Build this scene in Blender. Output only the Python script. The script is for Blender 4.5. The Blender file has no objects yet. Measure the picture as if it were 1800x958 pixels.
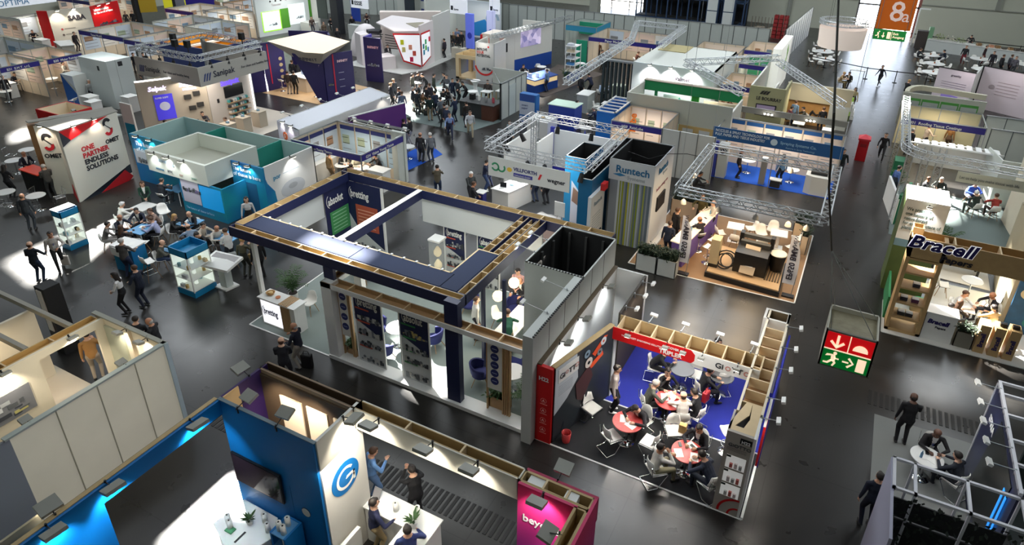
import bpy,bmesh,math,random
import numpy as np
from mathutils import Vector,Matrix
from mathutils.geometry import delaunay_2d_cdt
random.seed(7)
C=bpy.context.scene.collection
PI=math.pi
# -- camera (photo frame 1800 x 958)
CAM_H=14.0
FPX,CXP,CYP=1169.2,929.0,375.0
RM=np.array([[0.88924091,0.45703858,0.01913999],[0.21726097,-0.38515441,-0.89691346],[-0.4025522,0.80173051,-0.4417917]])
cam_data=bpy.data.cameras.new('camera');cam=bpy.data.objects.new('camera',cam_data);C.objects.link(cam)
cam_data.sensor_width=36.0;cam_data.lens=FPX/1800*36.0
cam_data.shift_x=(900-CXP)/1800;cam_data.shift_y=-(479-CYP)/1800
cam_data.clip_end=400
_r,_u,_b=RM[0],-RM[1],-RM[2]
cam.matrix_world=Matrix(((_r[0],_u[0],_b[0],0),(_r[1],_u[1],_b[1],0),(_r[2],_u[2],_b[2],CAM_H),(0,0,0,1)))
bpy.context.scene.camera=cam
# -- light and exposure
sc=bpy.context.scene
sc.view_settings.view_transform='Standard';sc.view_settings.look='None'
sc.view_settings.gamma=1.0;sc.view_settings.use_curve_mapping=False
sc.view_settings.exposure=0.06
try:
 sc.cycles.use_denoising=True;sc.cycles.max_bounces=6;sc.cycles.diffuse_bounces=3;sc.cycles.glossy_bounces=3
 sc.cycles.transparent_max_bounces=8;sc.cycles.use_light_tree=True;sc.cycles.sample_clamp_indirect=6
 sc.cycles.caustics_reflective=False;sc.cycles.caustics_refractive=False
except Exception:pass
W=bpy.data.worlds.new('hall_world');sc.world=W;W.use_nodes=True
W.node_tree.nodes['Background'].inputs[0].default_value=(0.75,0.85,1.0,1)
W.node_tree.nodes['Background'].inputs[1].default_value=6.0
SUN_DIR=Vector((0.9,-0.55,-1.0)).normalized()
sd=bpy.data.lights.new('sun','SUN');sun=bpy.data.objects.new('sun',sd);C.objects.link(sun)
sd.energy=60.0;sd.angle=math.radians(1.6);sd.color=(1.0,0.97,0.9)
sun.rotation_euler=SUN_DIR.to_track_quat('-Z','Y').to_euler();sun.location=(-60,60,60)
CEIL_Z=19.0
def area_light(name,loc,sx,sy,watt,color,rot=(0,0,0)):
 l=bpy.data.lights.new(name,'AREA');l.shape='RECTANGLE';l.size=sx;l.size_y=sy;l.energy=watt;l.color=color
 o=bpy.data.objects.new(name,l);C.objects.link(o);o.location=loc;o.rotation_euler=rot
 return o
for i,lx in enumerate((-62,-44,-26,-8,10)):
 for j,ly in enumerate((8,26,44,62)):
  area_light('hall_skylight_lamp',(lx,ly,CEIL_Z-0.3),3.0,10.0,(400,760,1300,1900)[j],(0.88,0.95,1.0))
# -- helpers
def ray(x,y):return RM.T@np.array([(x-CXP)/FPX,(y-CYP)/FPX,1.0])
def P(x,y,z=0.0):
 "point of the hall at height z seen at photo pixel (x, y)"
 d=ray(x,y);t=(z-CAM_H)/d[2]
 return Vector((d[0]*t,d[1]*t,z))
def lin(c):
 c=c/255.0
 return c/12.92 if c<=0.04045 else((c+0.055)/1.055)**2.4
MATS={}
def mat(name,rgb=None,rough=0.6,metal=0.0,emit=0.0,alpha=1.0,noise=0.0,nscale=4.0,spec=0.5,bump=0.0,trans=0.0):
 if name in MATS:return MATS[name]
 m=bpy.data.materials.new(name);m.use_nodes=True;nt=m.node_tree;b=nt.nodes['Principled BSDF']
 col=tuple(lin(c)for c in rgb)+(1,)
 b.inputs['Base Color'].default_value=col;b.inputs['Roughness'].default_value=rough;b.inputs['Metallic'].default_value=metal
 b.inputs['Specular IOR Level'].default_value=spec
 m.diffuse_color=col
 if emit:b.inputs['Emission Color'].default_value=col;b.inputs['Emission Strength'].default_value=emit
 if alpha<1:b.inputs['Alpha'].default_value=alpha
 if trans:b.inputs['Transmission Weight'].default_value=trans
 if noise or bump:
  tc=nt.nodes.new('ShaderNodeTexCoord');n=nt.nodes.new('ShaderNodeTexNoise');n.inputs['Scale'].default_value=nscale;n.inputs['Detail'].default_value=4
  nt.links.new(tc.outputs['Object'],n.inputs['Vector'])
  if noise:
   mx=nt.nodes.new('ShaderNodeMix');mx.data_type='RGBA'
   mx.inputs[6].default_value=tuple(c*(1-noise)for c in col[:3])+(1,);mx.inputs[7].default_value=tuple(min(1,c*(1+noise))for c in col[:3])+(1,)
   nt.links.new(n.outputs['Fac'],mx.inputs[0]);nt.links.new(mx.outputs[2],b.inputs['Base Color'])
  if bump:
   bp=nt.nodes.new('ShaderNodeBump');bp.inputs['Strength'].default_value=bump;bp.inputs['Distance'].default_value=0.02
   nt.links.new(n.outputs['Fac'],bp.inputs['Height']);nt.links.new(bp.outputs[0],b.inputs['Normal'])
 MATS[name]=m
 return m
def R(h):return(int(h[0:2],16),int(h[2:4],16),int(h[4:6],16))
def K(h,rough=0.6,**k):
 "material by hex colour"
 return mat('paint_%s_%d_%s'%(h,int(rough*100),'_'.join('%s%g'%i for i in sorted(k.items()))),R(h),rough,**k)
WHITE=mat('white_laminate',(232,232,228),0.45,noise=0.03,nscale=2)
OFFWHITE=mat('white_wallboard',(222,220,212),0.6,noise=0.04,nscale=1.5)
GREYP=mat('light_grey_panel',(190,194,190),0.5,noise=0.03)
ALU=mat('aluminium',(176,180,182),0.35,0.85)
CHROME=mat('chrome',(225,228,230),0.12,1.0)
BLACK=mat('black_plastic',(18,18,20),0.45)
DARK=mat('dark_lining',(30,30,30),0.85,noise=0.15)
NAVY=mat('navy_laminate',(22,30,70),0.5,noise=0.04)
PLY=mat('raw_timber',(190,165,120),0.7,noise=0.16,nscale=3.5)
OAK=mat('oak_wood',(176,142,100),0.55,noise=0.14,nscale=6)
SHELLBLUE=mat('fascia_indigo',(46,38,128),0.5)
LAMPGLOW=mat('lamp_glow',(255,248,230),0.5,emit=9.0)
SCREEN_OFF=mat('screen_off',(14,14,18),0.12)
GLASS=mat('clear_glass',(235,245,245),0.03,alpha=0.18)
KIDS={}
class MB:
 "collects shapes into one mesh"
 def __init__(s):s.v=[];s.f=[];s.m=[];s.mats=[];s.sm=[]
 def mi(s,m):
  if m not in s.mats:s.mats.append(m)
  return s.mats.index(m)
 def add(s,vs,fs,m,smooth=False):
  o=len(s.v);s.v+=[tuple(v)for v in vs];k=s.mi(m)
  for f in fs:s.f.append(tuple(i+o for i in f));s.m.append(k);s.sm.append(smooth)
  return s
 def box(s,x0,y0,z0,x1,y1,z1,m):
  x0,x1=min(x0,x1),max(x0,x1);y0,y1=min(y0,y1),max(y0,y1);z0,z1=min(z0,z1),max(z0,z1)
  return s.add([(x0,y0,z0),(x1,y0,z0),(x1,y1,z0),(x0,y1,z0),(x0,y0,z1),(x1,y0,z1),(x1,y1,z1),(x0,y1,z1)],[(0,3,2,1),(4,5,6,7),(0,1,5,4),(1,2,6,5),(2,3,7,6),(3,0,4,7)],m)
 def cb(s,cx,cy,z0,sx,sy,h,m,rz=0.0):
  c,n=math.cos(rz),math.sin(rz)
  vs=[(cx+a*c-b*n,cy+a*n+b*c,z)for z in(z0,z0+h)for a,b in((-sx/2,-sy/2),(sx/2,-sy/2),(sx/2,sy/2),(-sx/2,sy/2))]
  return s.add(vs,[(0,3,2,1),(4,5,6,7),(0,1,5,4),(1,2,6,5),(2,3,7,6),(3,0,4,7)],m)
 def wall(s,a,b,z0,z1,t,m):
  "upright slab from a to b (xy), thickness t centred on the line"
  a=Vector(a[:2]);b=Vector(b[:2]);d=(b-a).normalized();n=Vector((-d.y,d.x))*t/2
  vs=[(p.x,p.y,z)for z in(z0,z1)for p in(a-n,b-n,b+n,a+n)]
  return s.add(vs,[(0,3,2,1),(4,5,6,7),(0,1,5,4),(1,2,6,5),(2,3,7,6),(3,0,4,7)],m)
 def prism(s,poly,z0,z1,m):
  n=len(poly);vs=[(p[0],p[1],z0)for p in poly]+[(p[0],p[1],z1)for p in poly]
  ar=sum(poly[i][0]*poly[(i+1)%n][1]-poly[(i+1)%n][0]*poly[i][1]for i in range(n))
  fs=[tuple(range(n))[::-1],tuple(range(n,2*n))]+[(i,(i+1)%n,n+(i+1)%n,n+i)for i in range(n)]
  if ar<0:fs=[f[::-1]for f in fs]
  return s.add(vs,fs,m)
 def tube(s,a,b,r,m,n=8,r1=None,caps=True,smooth=True):
  a=Vector(a);b=Vector(b);r1=r if r1 is None else r1;d=(b-a)
  if d.length<1e-6:return s
  d.normalize();u=d.orthogonal().normalized();w=d.cross(u)
  vs=[a+(u*math.cos(t)+w*math.sin(t))*r for t in[2*PI*i/n for i in range(n)]]+[b+(u*math.cos(t)+w*math.sin(t))*r1 for t in[2*PI*i/n for i in range(n)]]
  s.add(vs,[(i,(i+1)%n,n+(i+1)%n,n+i)for i in range(n)],m,smooth)
  if caps:s.add(vs,[tuple(range(n))[::-1],tuple(range(n,2*n))],m)
  return s
 def path(s,pts,r,m,n=6):
  for a,b in zip(pts,pts[1:]):s.tube(a,b,r,m,n)
  return s
 def lathe(s,c,prof,m,n=20,smooth=True):
  "prof: list of (radius, z)"
  vs=[];fs=[]
  for r,z in prof:
   for i in range(n):t=2*PI*i/n;vs.append((c[0]+r*math.cos(t),c[1]+r*math.sin(t),c[2]+z))
  for k in range(len(prof)-1):
   for i in range(n):j=(i+1)%n;fs.append((k*n+i,k*n+j,(k+1)*n+j,(k+1)*n+i))
  s.add(vs,fs,m,smooth)
  s.add([vs[i]for i in range(n)],[tuple(range(n))[::-1]],m);s.add([vs[-n+i]for i in range(n)],[tuple(range(n))],m)
  return s
 def ball(s,c,r,m,n=12,sc3=(1,1,1)):
  pr=[]
  vs=[];fs=[];k=n//2
  for a in range(k+1):
   p=PI*a/k
   for i in range(n):
    t=2*PI*i/n;vs.append((c[0]+r*sc3[0]*math.sin(p)*math.cos(t),c[1]+r*sc3[1]*math.sin(p)*math.sin(t),c[2]-r*sc3[2]*math.cos(p)))
  for a in range(k):
   for i in range(n):j=(i+1)%n;fs.append((a*n+i,a*n+j,(a+1)*n+j,(a+1)*n+i))
  return s.add(vs,fs,m,True)
 def leafblob(s,c,r,h,m,k=40,size=0.12,rnd=random):
  "leaves scattered in an upright spray"
  for i in range(k):
   a=rnd.uniform(0,2*PI);q=r*rnd.uniform(0.1,1);z=h*rnd.uniform(0.05,1)
   p=Vector((c[0]+q*math.cos(a),c[1]+q*math.sin(a),c[2]+z));d=Vector((math.cos(a),math.sin(a),rnd.uniform(-.3,1.2))).normalized()
   w=d.cross(Vector((0,0,1))).normalized()*size*0.28;L=size*rnd.uniform(.7,1.4)
   s.add([p,p+d*L*.5+w,p+d*L+Vector((0,0,-L*.2)),p+d*L*.5-w],[(0,1,2,3)],m)
  return s
 def mk(s,name,parent=None,loc=None,label=None):
  o0=Vector((0,0,0))if loc is None else Vector(loc)
  me=bpy.data.meshes.new(name);me.from_pydata([Vector(v)-o0 for v in s.v],[],s.f)
  for m in s.mats:me.materials.append(m)
  me.polygons.foreach_set('material_index',s.m);me.polygons.foreach_set('use_smooth',s.sm);me.update()
  o=bpy.data.objects.new(name,me);C.objects.link(o);o.location=o0
  if parent is not None:
   o.parent=parent;w=parent.get('_w');pw=Vector(w)if w is not None else parent.location
   o.location=o0-pw;o['_w']=tuple(o0);KIDS.setdefault(parent,[]).append(o)
  if label:o['label']=label
  return o
def thing(name,label,cat,loc=(0,0,0),rz=0.0,group=None):
 o=bpy.data.objects.new(name,None);C.objects.link(o);o.empty_display_size=0.2
 o.location=Vector(loc);o.rotation_euler=(0,0,rz);o['label']=label;o['category']=cat
 if group:o['group']=group
 return o
def tag(o,label,cat,group=None):
 o['label']=label;o['category']=cat
 if group:o['group']=group
 return o
def struct(o):o['kind']='structure';return o
def _reg(root,*ch):KIDS[root]=list(ch);return root
def copy_tree(o,parent=None):
 c=o.copy();C.objects.link(c)
 if parent is not None:c.parent=parent
 ch=[copy_tree(k,c)for k in KIDS.get(o,[])]
 if ch:KIDS[c]=ch
 return c
def place(proto,x,y,rz,label,used,z=0.0,group=None):
 "first call moves the first one itself, later calls copy it with its parts"
 if proto in used:o=copy_tree(proto)
 else:o=proto;used.add(proto)
 o.location=(x,y,z);o.rotation_euler=(0,0,rz);o['label']=label
 if group:o['group']=group
 else:o['group']=proto.name.split('.')[0].replace('_',' ')+'s of the hall'
 return o
USED=set()
TEXTS={}
def text(body,loc,right,up,size,m,parent=None,name='lettering',align='LEFT',bold=0.0,shear=0.0,sx=1.0,label=None,extrude=0.004):
 cu=bpy.data.curves.new(name,'FONT');cu.body=body;cu.size=size;cu.align_x=align;cu.offset=bold*size;cu.shear=shear;cu.extrude=extrude;cu.resolution_u=2
 cu.space_line=1.0
 cu.materials.append(m)
 key=(body,size,align,bold,shear,extrude,m.name)
 if key not in TEXTS:
  tmp=bpy.data.objects.new('tmp',cu);C.objects.link(tmp);dg=bpy.context.evaluated_depsgraph_get();me=bpy.data.meshes.new_from_object(tmp.evaluated_get(dg));bpy.data.objects.remove(tmp);me.name=name;TEXTS[key]=me
 bpy.data.curves.remove(cu)
 o=bpy.data.objects.new(name,TEXTS[key]);C.objects.link(o)
 r=Vector(right).normalized();u=Vector(up).normalized();n=r.cross(u)
 mw=Matrix(((r.x*sx,u.x,n.x,loc[0]),(r.y*sx,u.y,n.y,loc[1]),(r.z*sx,u.z,n.z,loc[2]),(0,0,0,1)))
 if parent is not None:
  o.parent=parent;w=parent.get('_w');pw=Vector(w)if w is not None else parent.location
  mw=Matrix.Translation(-pw)@mw;KIDS.setdefault(parent,[]).append(o)
 o.matrix_basis=mw
 if label:o['label']=label
 return o
class Face:
 "an upright surface starting at a, running towards b, seen from its right-hand side when side=1 (u runs left to right for the viewer)"
 def __init__(s,a,b,parent,off=0.03):
  s.a=Vector((a[0],a[1]));s.b=Vector((b[0],b[1]));s.d=(s.b-s.a).normalized();s.L=(s.b-s.a).length;s.n=Vector((s.d.y,-s.d.x));s.p=parent;s.off=off
 def at(s,u,z,o=0.0):
  q=s.a+s.d*u+s.n*(s.off+o);return Vector((q.x,q.y,z))
 def rect(s,u0,u1,z0,z1,m,name='graphic_panel',t=0.012,mb=None,lift=0.0):
  q=MB()if mb is None else mb
  A=s.at(u0,z0,lift);B=s.at(u1,z0,lift);n3=Vector((s.n.x,s.n.y,0))*t
  vs=[A,B,B+Vector((0,0,z1-z0)),A+Vector((0,0,z1-z0))];vs=vs+[v+n3 for v in vs]
  q.add(vs,[(0,3,2,1),(4,5,6,7),(0,1,5,4),(1,2,6,5),(2,3,7,6),(3,0,4,7)],m)
  return q.mk(name,s.p,loc=A)if mb is None else q
 def poly(s,pts,m,name='graphic_panel',t=0.012,mb=None,lift=0.0):
  q=MB()if mb is None else mb;n3=Vector((s.n.x,s.n.y,0))*t
  ar=sum(pts[i][0]*pts[(i+1)%len(pts)][1]-pts[(i+1)%len(pts)][0]*pts[i][1]for i in range(len(pts)))
  if ar<0:pts=pts[::-1]
  vs=[s.at(u,z,lift)for u,z in pts];n=len(vs);vs=vs+[v+n3 for v in vs]
  q.add(vs,[tuple(range(n))[::-1],tuple(range(n,2*n))]+[(i,(i+1)%n,n+(i+1)%n,n+i)for i in range(n)],m)
  return q.mk(name,s.p,loc=s.at(*pts[0]))if mb is None else q
 def disc(s,u,z,ru,rz,m,name='emblem',t=0.012,mb=None,lift=0.0,n=24):
  return s.poly([(u+ru*math.cos(2*PI*i/n),z+rz*math.sin(2*PI*i/n))for i in range(n)],m,name,t,mb,lift)
 def ring(s,u,z,r0,r1,m,name='emblem',a0=0,a1=360,mb=None,lift=0.0,t=0.012,n=28,sq=1.0):
  q=MB()if mb is None else mb;n3=Vector((s.n.x,s.n.y,0))*t
  for i in range(n):
   t0,t1=[math.radians(a0+(a1-a0)*k/n)for k in(i,i+1)]
   pts=[(u+r*math.cos(t_)*sq,z+r*math.sin(t_))for r,t_ in((r0,t0),(r1,t0),(r1,t1),(r0,t1))]
   vs=[s.at(uu,zz,lift+t)for uu,zz in pts];q.add(vs,[(0,1,2,3)],m)
  return q.mk(name,s.p,loc=s.at(u,z))if mb is None else q
 def text(s,body,u,z,size,m,align='LEFT',bold=0.0,shear=0.0,name='lettering',tilt=0.0,lift=0.0,sx=1.0):
  r=Vector((s.d.x*math.cos(tilt),s.d.y*math.cos(tilt),math.sin(tilt)));up=Vector((-s.d.x*math.sin(tilt),-s.d.y*math.sin(tilt),math.cos(tilt)))
  return text(body,s.at(u,z,0.016+lift),r,up,size,m,s.p,name,align,bold,shear,sx)
# -- people
SKINS=[mat('skin_light',(214,168,140),0.55),mat('skin_tan',(180,128,98),0.55),mat('skin_dark',(96,64,48),0.5)]
LIPS=mat('lips',(160,92,84),0.5)
HAIRS={'dark':mat('hair_dark',(34,26,22),0.6),'brown':mat('hair_brown',(78,52,34),0.6),'blond':mat('hair_blond',(176,138,84),0.6),'grey':mat('hair_grey',(176,172,166),0.6),'white':mat('hair_white',(226,224,220),0.6)}
SHOE=mat('shoe_black',(22,20,20),0.4);SHOEW=mat('shoe_white',(225,225,222),0.5)
EYE=mat('eye',(28,22,20),0.3)
def capsule(bm_v,bm_f,a,b,ra,rb,side=None,flat=1.0,n=12,k=3):
 "tapered capsule; cross-section scaled by flat across 'side'"
 a=Vector(a);b=Vector(b);d=b-a;L=d.length
 d=d.normalized()if L>1e-6 else Vector((0,0,1))
 s=Vector(side)if side is not None else d.orthogonal()
 s=(s-d*s.dot(d)).normalized();w=d.cross(s)
 o=len(bm_v);rings=[]
 for i in range(k,-1,-1):t=PI/2*i/k;rings.append((a-d*ra*math.sin(t),ra*max(math.cos(t),0.02)))
 for i in range(0,k+1):t=PI/2*i/k;rings.append((b+d*rb*math.sin(t),rb*max(math.cos(t),0.02)))
 for c,r in rings:
  for j in range(n):
   t=2*PI*j/n;bm_v.append(c+s*r*math.cos(t)+w*r*flat*math.sin(t))
 m=len(rings)
 for i in range(m-1):
  for j in range(n):q=(j+1)%n;bm_f.append((o+i*n+j,o+i*n+q,o+(i+1)*n+q,o+(i+1)*n+j))
 bm_f.append(tuple(o+j for j in range(n))[::-1]);bm_f.append(tuple(o+(m-1)*n+j for j in range(n)))
def ik(a,t,l1,l2,hint):
 a=Vector(a);t=Vector(t);d=t-a;L=min(d.length,(l1+l2)*0.995)
 d.normalize();t=a+d*L
 x=(l1*l1-l2*l2+L*L)/(2*L);h=math.sqrt(max(l1*l1-x*x,1e-6))
 hv=Vector(hint);hv=(hv-d*hv.dot(d)).normalized()
 return a+d*x+hv*h,t
def remesh(vs,fs,voxel,smooth=2):
 me=bpy.data.meshes.new('tmp');me.from_pydata(vs,[],fs);me.update()
 o=bpy.data.objects.new('tmp',me);C.objects.link(o)
 md=o.modifiers.new('r','REMESH');md.mode='VOXEL';md.voxel_size=voxel;md.use_smooth_shade=True
 sm=o.modifiers.new('s','SMOOTH');sm.factor=0.5;sm.iterations=smooth
 dg=bpy.context.evaluated_depsgraph_get();ev=o.evaluated_get(dg);out=bpy.data.meshes.new_from_object(ev)
 bpy.data.objects.remove(o);bpy.data.meshes.remove(me)
 return out
def seg_dist(p,a,b):
 ab=b-a;t=np.clip(((p-a)@ab)/(ab@ab+1e-9),0,1);return np.linalg.norm(p-(a+t[:,None]*ab),axis=1),t
def make_body(name,hip=(0,0,.93),lean=4,twist=0,head=(0,0),LH=(-.25,.06,.82),RH=(.25,.06,.82),LF=(-.1,0,0),RF=(.1,0,0),lelb=(-.25,-1,-.2),relb=(.25,-1,-.2),fem=False,skirt=False,sit=False,fdir=(0,1,0),hold=None):
 hip=Vector(hip);ln=math.radians(lean);tw=math.radians(twist)
 up=Vector((0,math.sin(ln),math.cos(ln)));sd=Vector((math.cos(tw),math.sin(tw),0));fw=up.cross(sd)*-1
 if fw.y<0:fw=-fw
 waist=hip+Vector((0,0,.06))+up*.10;chest=hip+up*.34;neck=hip+up*.525
 shw=.165 if fem else .185;hw=.085
 caps=[]
 def c(a,b,ra,rb,slot,side=None,flat=1.0):caps.append((Vector(a),Vector(b),ra,rb,side,flat,slot))
 c(hip+Vector((0,0,-.02)),waist,.155 if fem else .15,.135 if not fem else .12,2 if not skirt else 1,sd,.74)
 c(waist,chest,.145 if not fem else .12,.168 if not fem else .145,1,sd,.68)
 if not fem:c(hip+Vector((0,0,.0)),waist,.162,.15,1,sd,.74)
 c(chest,neck-up*.08,.165 if not fem else .145,.15 if not fem else .13,1,sd,.62)
 c(neck-up*.07-sd*(shw-.05),neck-up*.07+sd*(shw-.05),.062,.062,1)
 hp,hy=math.radians(head[0]),math.radians(head[1])
 hup=Vector((0,math.sin(ln*.5+hp),math.cos(ln*.5+hp)))
 hs=Vector((math.cos(hy+tw),math.sin(hy+tw),0));hs=(hs-hup*hs.dot(hup)).normalized();hf=hup.cross(hs)
 hc=neck+hup*.165+hf*.015
 c(neck-up*.04,neck+hup*.08,.058,.052,0)
 c(hc-hup*.035+hf*.012,hc+hup*.035-hf*.01,.076,.088,0,hs,1.16)
 c(hc-hup*.088+hf*.045,hc-hup*.05+hf*.03,.038,.06,0)
 c(hc-hup*.005+hf*.095,hc-hup*.04+hf*.112,.010,.017,0)
 for q in(-1,1):c(hc+hs*q*.084+hup*.012,hc+hs*q*.084-hup*.028,.016,.012,0,hf,.6)
 hands=[]
 for q,H,el in((-1,LH,lelb),(1,RH,relb)):
  sh=neck-up*.075+sd*q*shw
  e,w=ik(sh,H,.285,.255,el)
  c(sh,e,.058 if not fem else .048,.046 if not fem else .039,1);c(e,e.lerp(w,.93),.046 if not fem else .038,.034 if not fem else .029,1)
  d=(w-e).normalized();c(e.lerp(w,.9),w+d*.02,.026,.025,0)
  hands.append((q,w,d))
  back=Vector((q,0,0))if abs(d.z)>.6 else Vector((0,0,1));back=(back-d*back.dot(d)).normalized();acr=d.cross(back)
  c(w+d*.02,w+d*.075,.030,.036,0,acr,.5)
 feet=[]
 for q,Fp in((-1,LF),(1,RF)):
  hj=hip+Vector((q*hw,0,-.03));an=Vector(Fp)+Vector((0,0,.09))
  kn,an=ik(hj,an,.445,.42,(q*.08,1,.15)if not sit else(q*.25,1,.6))
  sl=2
  c(hj,kn,.092 if not fem else .09,.062 if not fem else .056,2);c(kn,an+Vector((0,0,.0)),.060 if not fem else .052,.044 if not fem else .038,2 if not skirt else 0)
  fd=Vector(fdir);b=Vector((an.x,an.y,an.z-.045))-fd*.03
  c(b,b+fd*.17+Vector((0,0,-.012)),.046,.036,3,(fd.y,-fd.x,0),.8)
 if skirt:
  k=(Vector(LF)+Vector(RF))/2;c(hip,Vector((k.x*.5,k.y*.5,.42 if not sit else .45)),.16,.2,1,sd,.8)
 vs,fs=[],[]
 for a,b,ra,rb,s_,fl,sl in caps:capsule(vs,fs,a,b,ra,rb,s_,fl)
 me=remesh(vs,fs,.0135,2);me.name=name
 nf=len(me.polygons);cen=np.zeros(nf*3);me.polygons.foreach_get('center',cen);cen=cen.reshape(-1,3)
 best=np.full(nf,9.);slot=np.zeros(nf,int)
 for a,b,ra,rb,s_,fl,sl in caps:
  dd,t=seg_dist(cen,np.array(a),np.array(b));dd=dd-(ra+(rb-ra)*t)*(fl if fl<1 else 1)
  if sl==0:dd+=.004
  k=dd<best;best[k]=dd[k];slot[k]=sl
 rel=cen-np.array(neck);u_=rel@np.array(up);s2=rel@np.array(sd);f2=rel@np.array(fw)
 slot[(slot==1)&(f2>.03)&(u_<.04)&(u_>-.36)&(np.abs(s2)<.018+.05*(u_+.36)/.4)]=4
 rh=cen-np.array(hc);slot[(slot==0)&(np.abs(rh@np.array(hup)+.062)<.009)&(rh@np.array(hf)>.06)&(np.abs(rh@np.array(hs))<.028)]=5
 fv,ff=[],[]
 for q,w,d in hands:
  back=Vector((q,0,0))if abs(d.z)>.6 else Vector((0,0,1));back=(back-d*back.dot(d)).normalized();acr=d.cross(back)
  thumb=-1 if acr.dot(Vector((0,1,0))if abs(d.z)>.6 else Vector((-q,0,0)))<0 else 1
  for i,(off,L)in enumerate(((-.03,.062),(-.01,.075),(.011,.078),(.031,.07))):
   o_=-off if thumb>0 else off
   p0=w+d*.06-acr*o_*-1*1.0;p1=w+d*(.06+L*.55)+acr*o_-back*.008;p2=p1+(d*.8-back*.6).normalized()*L*.35;p3=p2+(d*.4-back*.9).normalized()*L*.25
   p0=w+d*.06+acr*o_
   capsule(fv,ff,p0,p1,.0095,.0088,n=6,k=1);capsule(fv,ff,p1,p2,.0088,.008,n=6,k=1);capsule(fv,ff,p2,p3,.008,.0065,n=6,k=1)
  t0=w+d*.03+acr*thumb*.022;t1=t0+(d*.6+acr*thumb*.8-back*.2).normalized()*.04;t2=t1+(d*.95+acr*thumb*.2-back*.3).normalized()*.032
  capsule(fv,ff,t0,t1,.012,.0105,n=6,k=1);capsule(fv,ff,t1,t2,.0105,.0085,n=6,k=1)
 me.materials.clear()
 nv=len(me.vertices);co=np.zeros(nv*3);me.vertices.foreach_get('co',co);V=[tuple(x)for x in co.reshape(-1,3)]+[tuple(x)for x in fv]
 Fc=[tuple(p.vertices)for p in me.polygons]+[tuple(i+nv for i in f)for f in ff]
 m2=bpy.data.meshes.new(name);m2.from_pydata(V,[],Fc)
 for k in range(6):m2.materials.append(SKINS[0])
 m2.polygons.foreach_set('material_index',list(slot)+[0]*len(ff));m2.polygons.foreach_set('use_smooth',[True]*len(Fc));m2.update()
 bpy.data.meshes.remove(me)
 def hairmesh(kind):
  v,f=[],[]
  capsule(v,f,hc+hup*.045-hf*.022,hc+hup*.03-hf*.03,.094,.092,hs,1.08)
  capsule(v,f,hc+hup*.085+hf*.045,hc+hup*.08-hf*.03,.045,.06,hs,1.0)
  if kind=='long':
   capsule(v,f,hc-hf*.05,neck-hf*.06-up*.07,.088,.07,hs,.6)
   for q in(-1,1):capsule(v,f,hc+hs*q*.072+hup*.01-hf*.01,neck+hs*q*.085-up*.04-hf*.01,.032,.026)
  if kind=='bun':capsule(v,f,hc-hf*.11+hup*.05,hc-hf*.13+hup*.03,.04,.036)
  if kind=='bald':
   v,f=[],[]
   capsule(v,f,hc-hf*.055-hup*.015,hc-hf*.05-hup*.035,.082,.07,hs,.7)
  h=remesh(v,f,.016,2);h.name='hair';h.materials.clear();h.materials.append(HAIRS['dark'])
  return h
 e=MB()
 for q in(-1,1):e.ball(hc+hs*q*.032+hup*.012+hf*.088,.012,EYE,8)
 for q in(-1,1):e.tube(hc+hs*q*.018+hup*.034+hf*.094,hc+hs*q*.046+hup*.036+hf*.088,.005,EYE,5)
 eo=e.mk('eyes');em=eo.data;bpy.data.objects.remove(eo)
 b=MB()
 LAN=mat('lanyard_blue',(60,90,170),0.6)
 for q in(-1,1):b.tube(neck+sd*q*.06+fw*.045,neck-up*.30+fw*.135,.006,LAN,4)
 b.cb(0,0,0,.001,.001,.001,LAN)
 bd=neck-up*.36+fw*.14;b.add([bd+sd*a*.045+up*k for k,a in((-.06,-1),(-.06,1),(.06,1),(.06,-1))]+[bd+sd*a*.045+up*k-fw*.012 for k,a in((-.06,-1),(-.06,1),(.06,1),(.06,-1))],[(0,1,2,3),(7,6,5,4),(0,4,5,1),(2,6,7,3),(1,5,6,2),(3,7,4,0)],WHITE)
 bo=b.mk('lanyard');bm_=bo.data;bpy.data.objects.remove(bo)
 return dict(body=m2,hair={},hm=hairmesh,eyes=em,lanyard=bm_)
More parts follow.
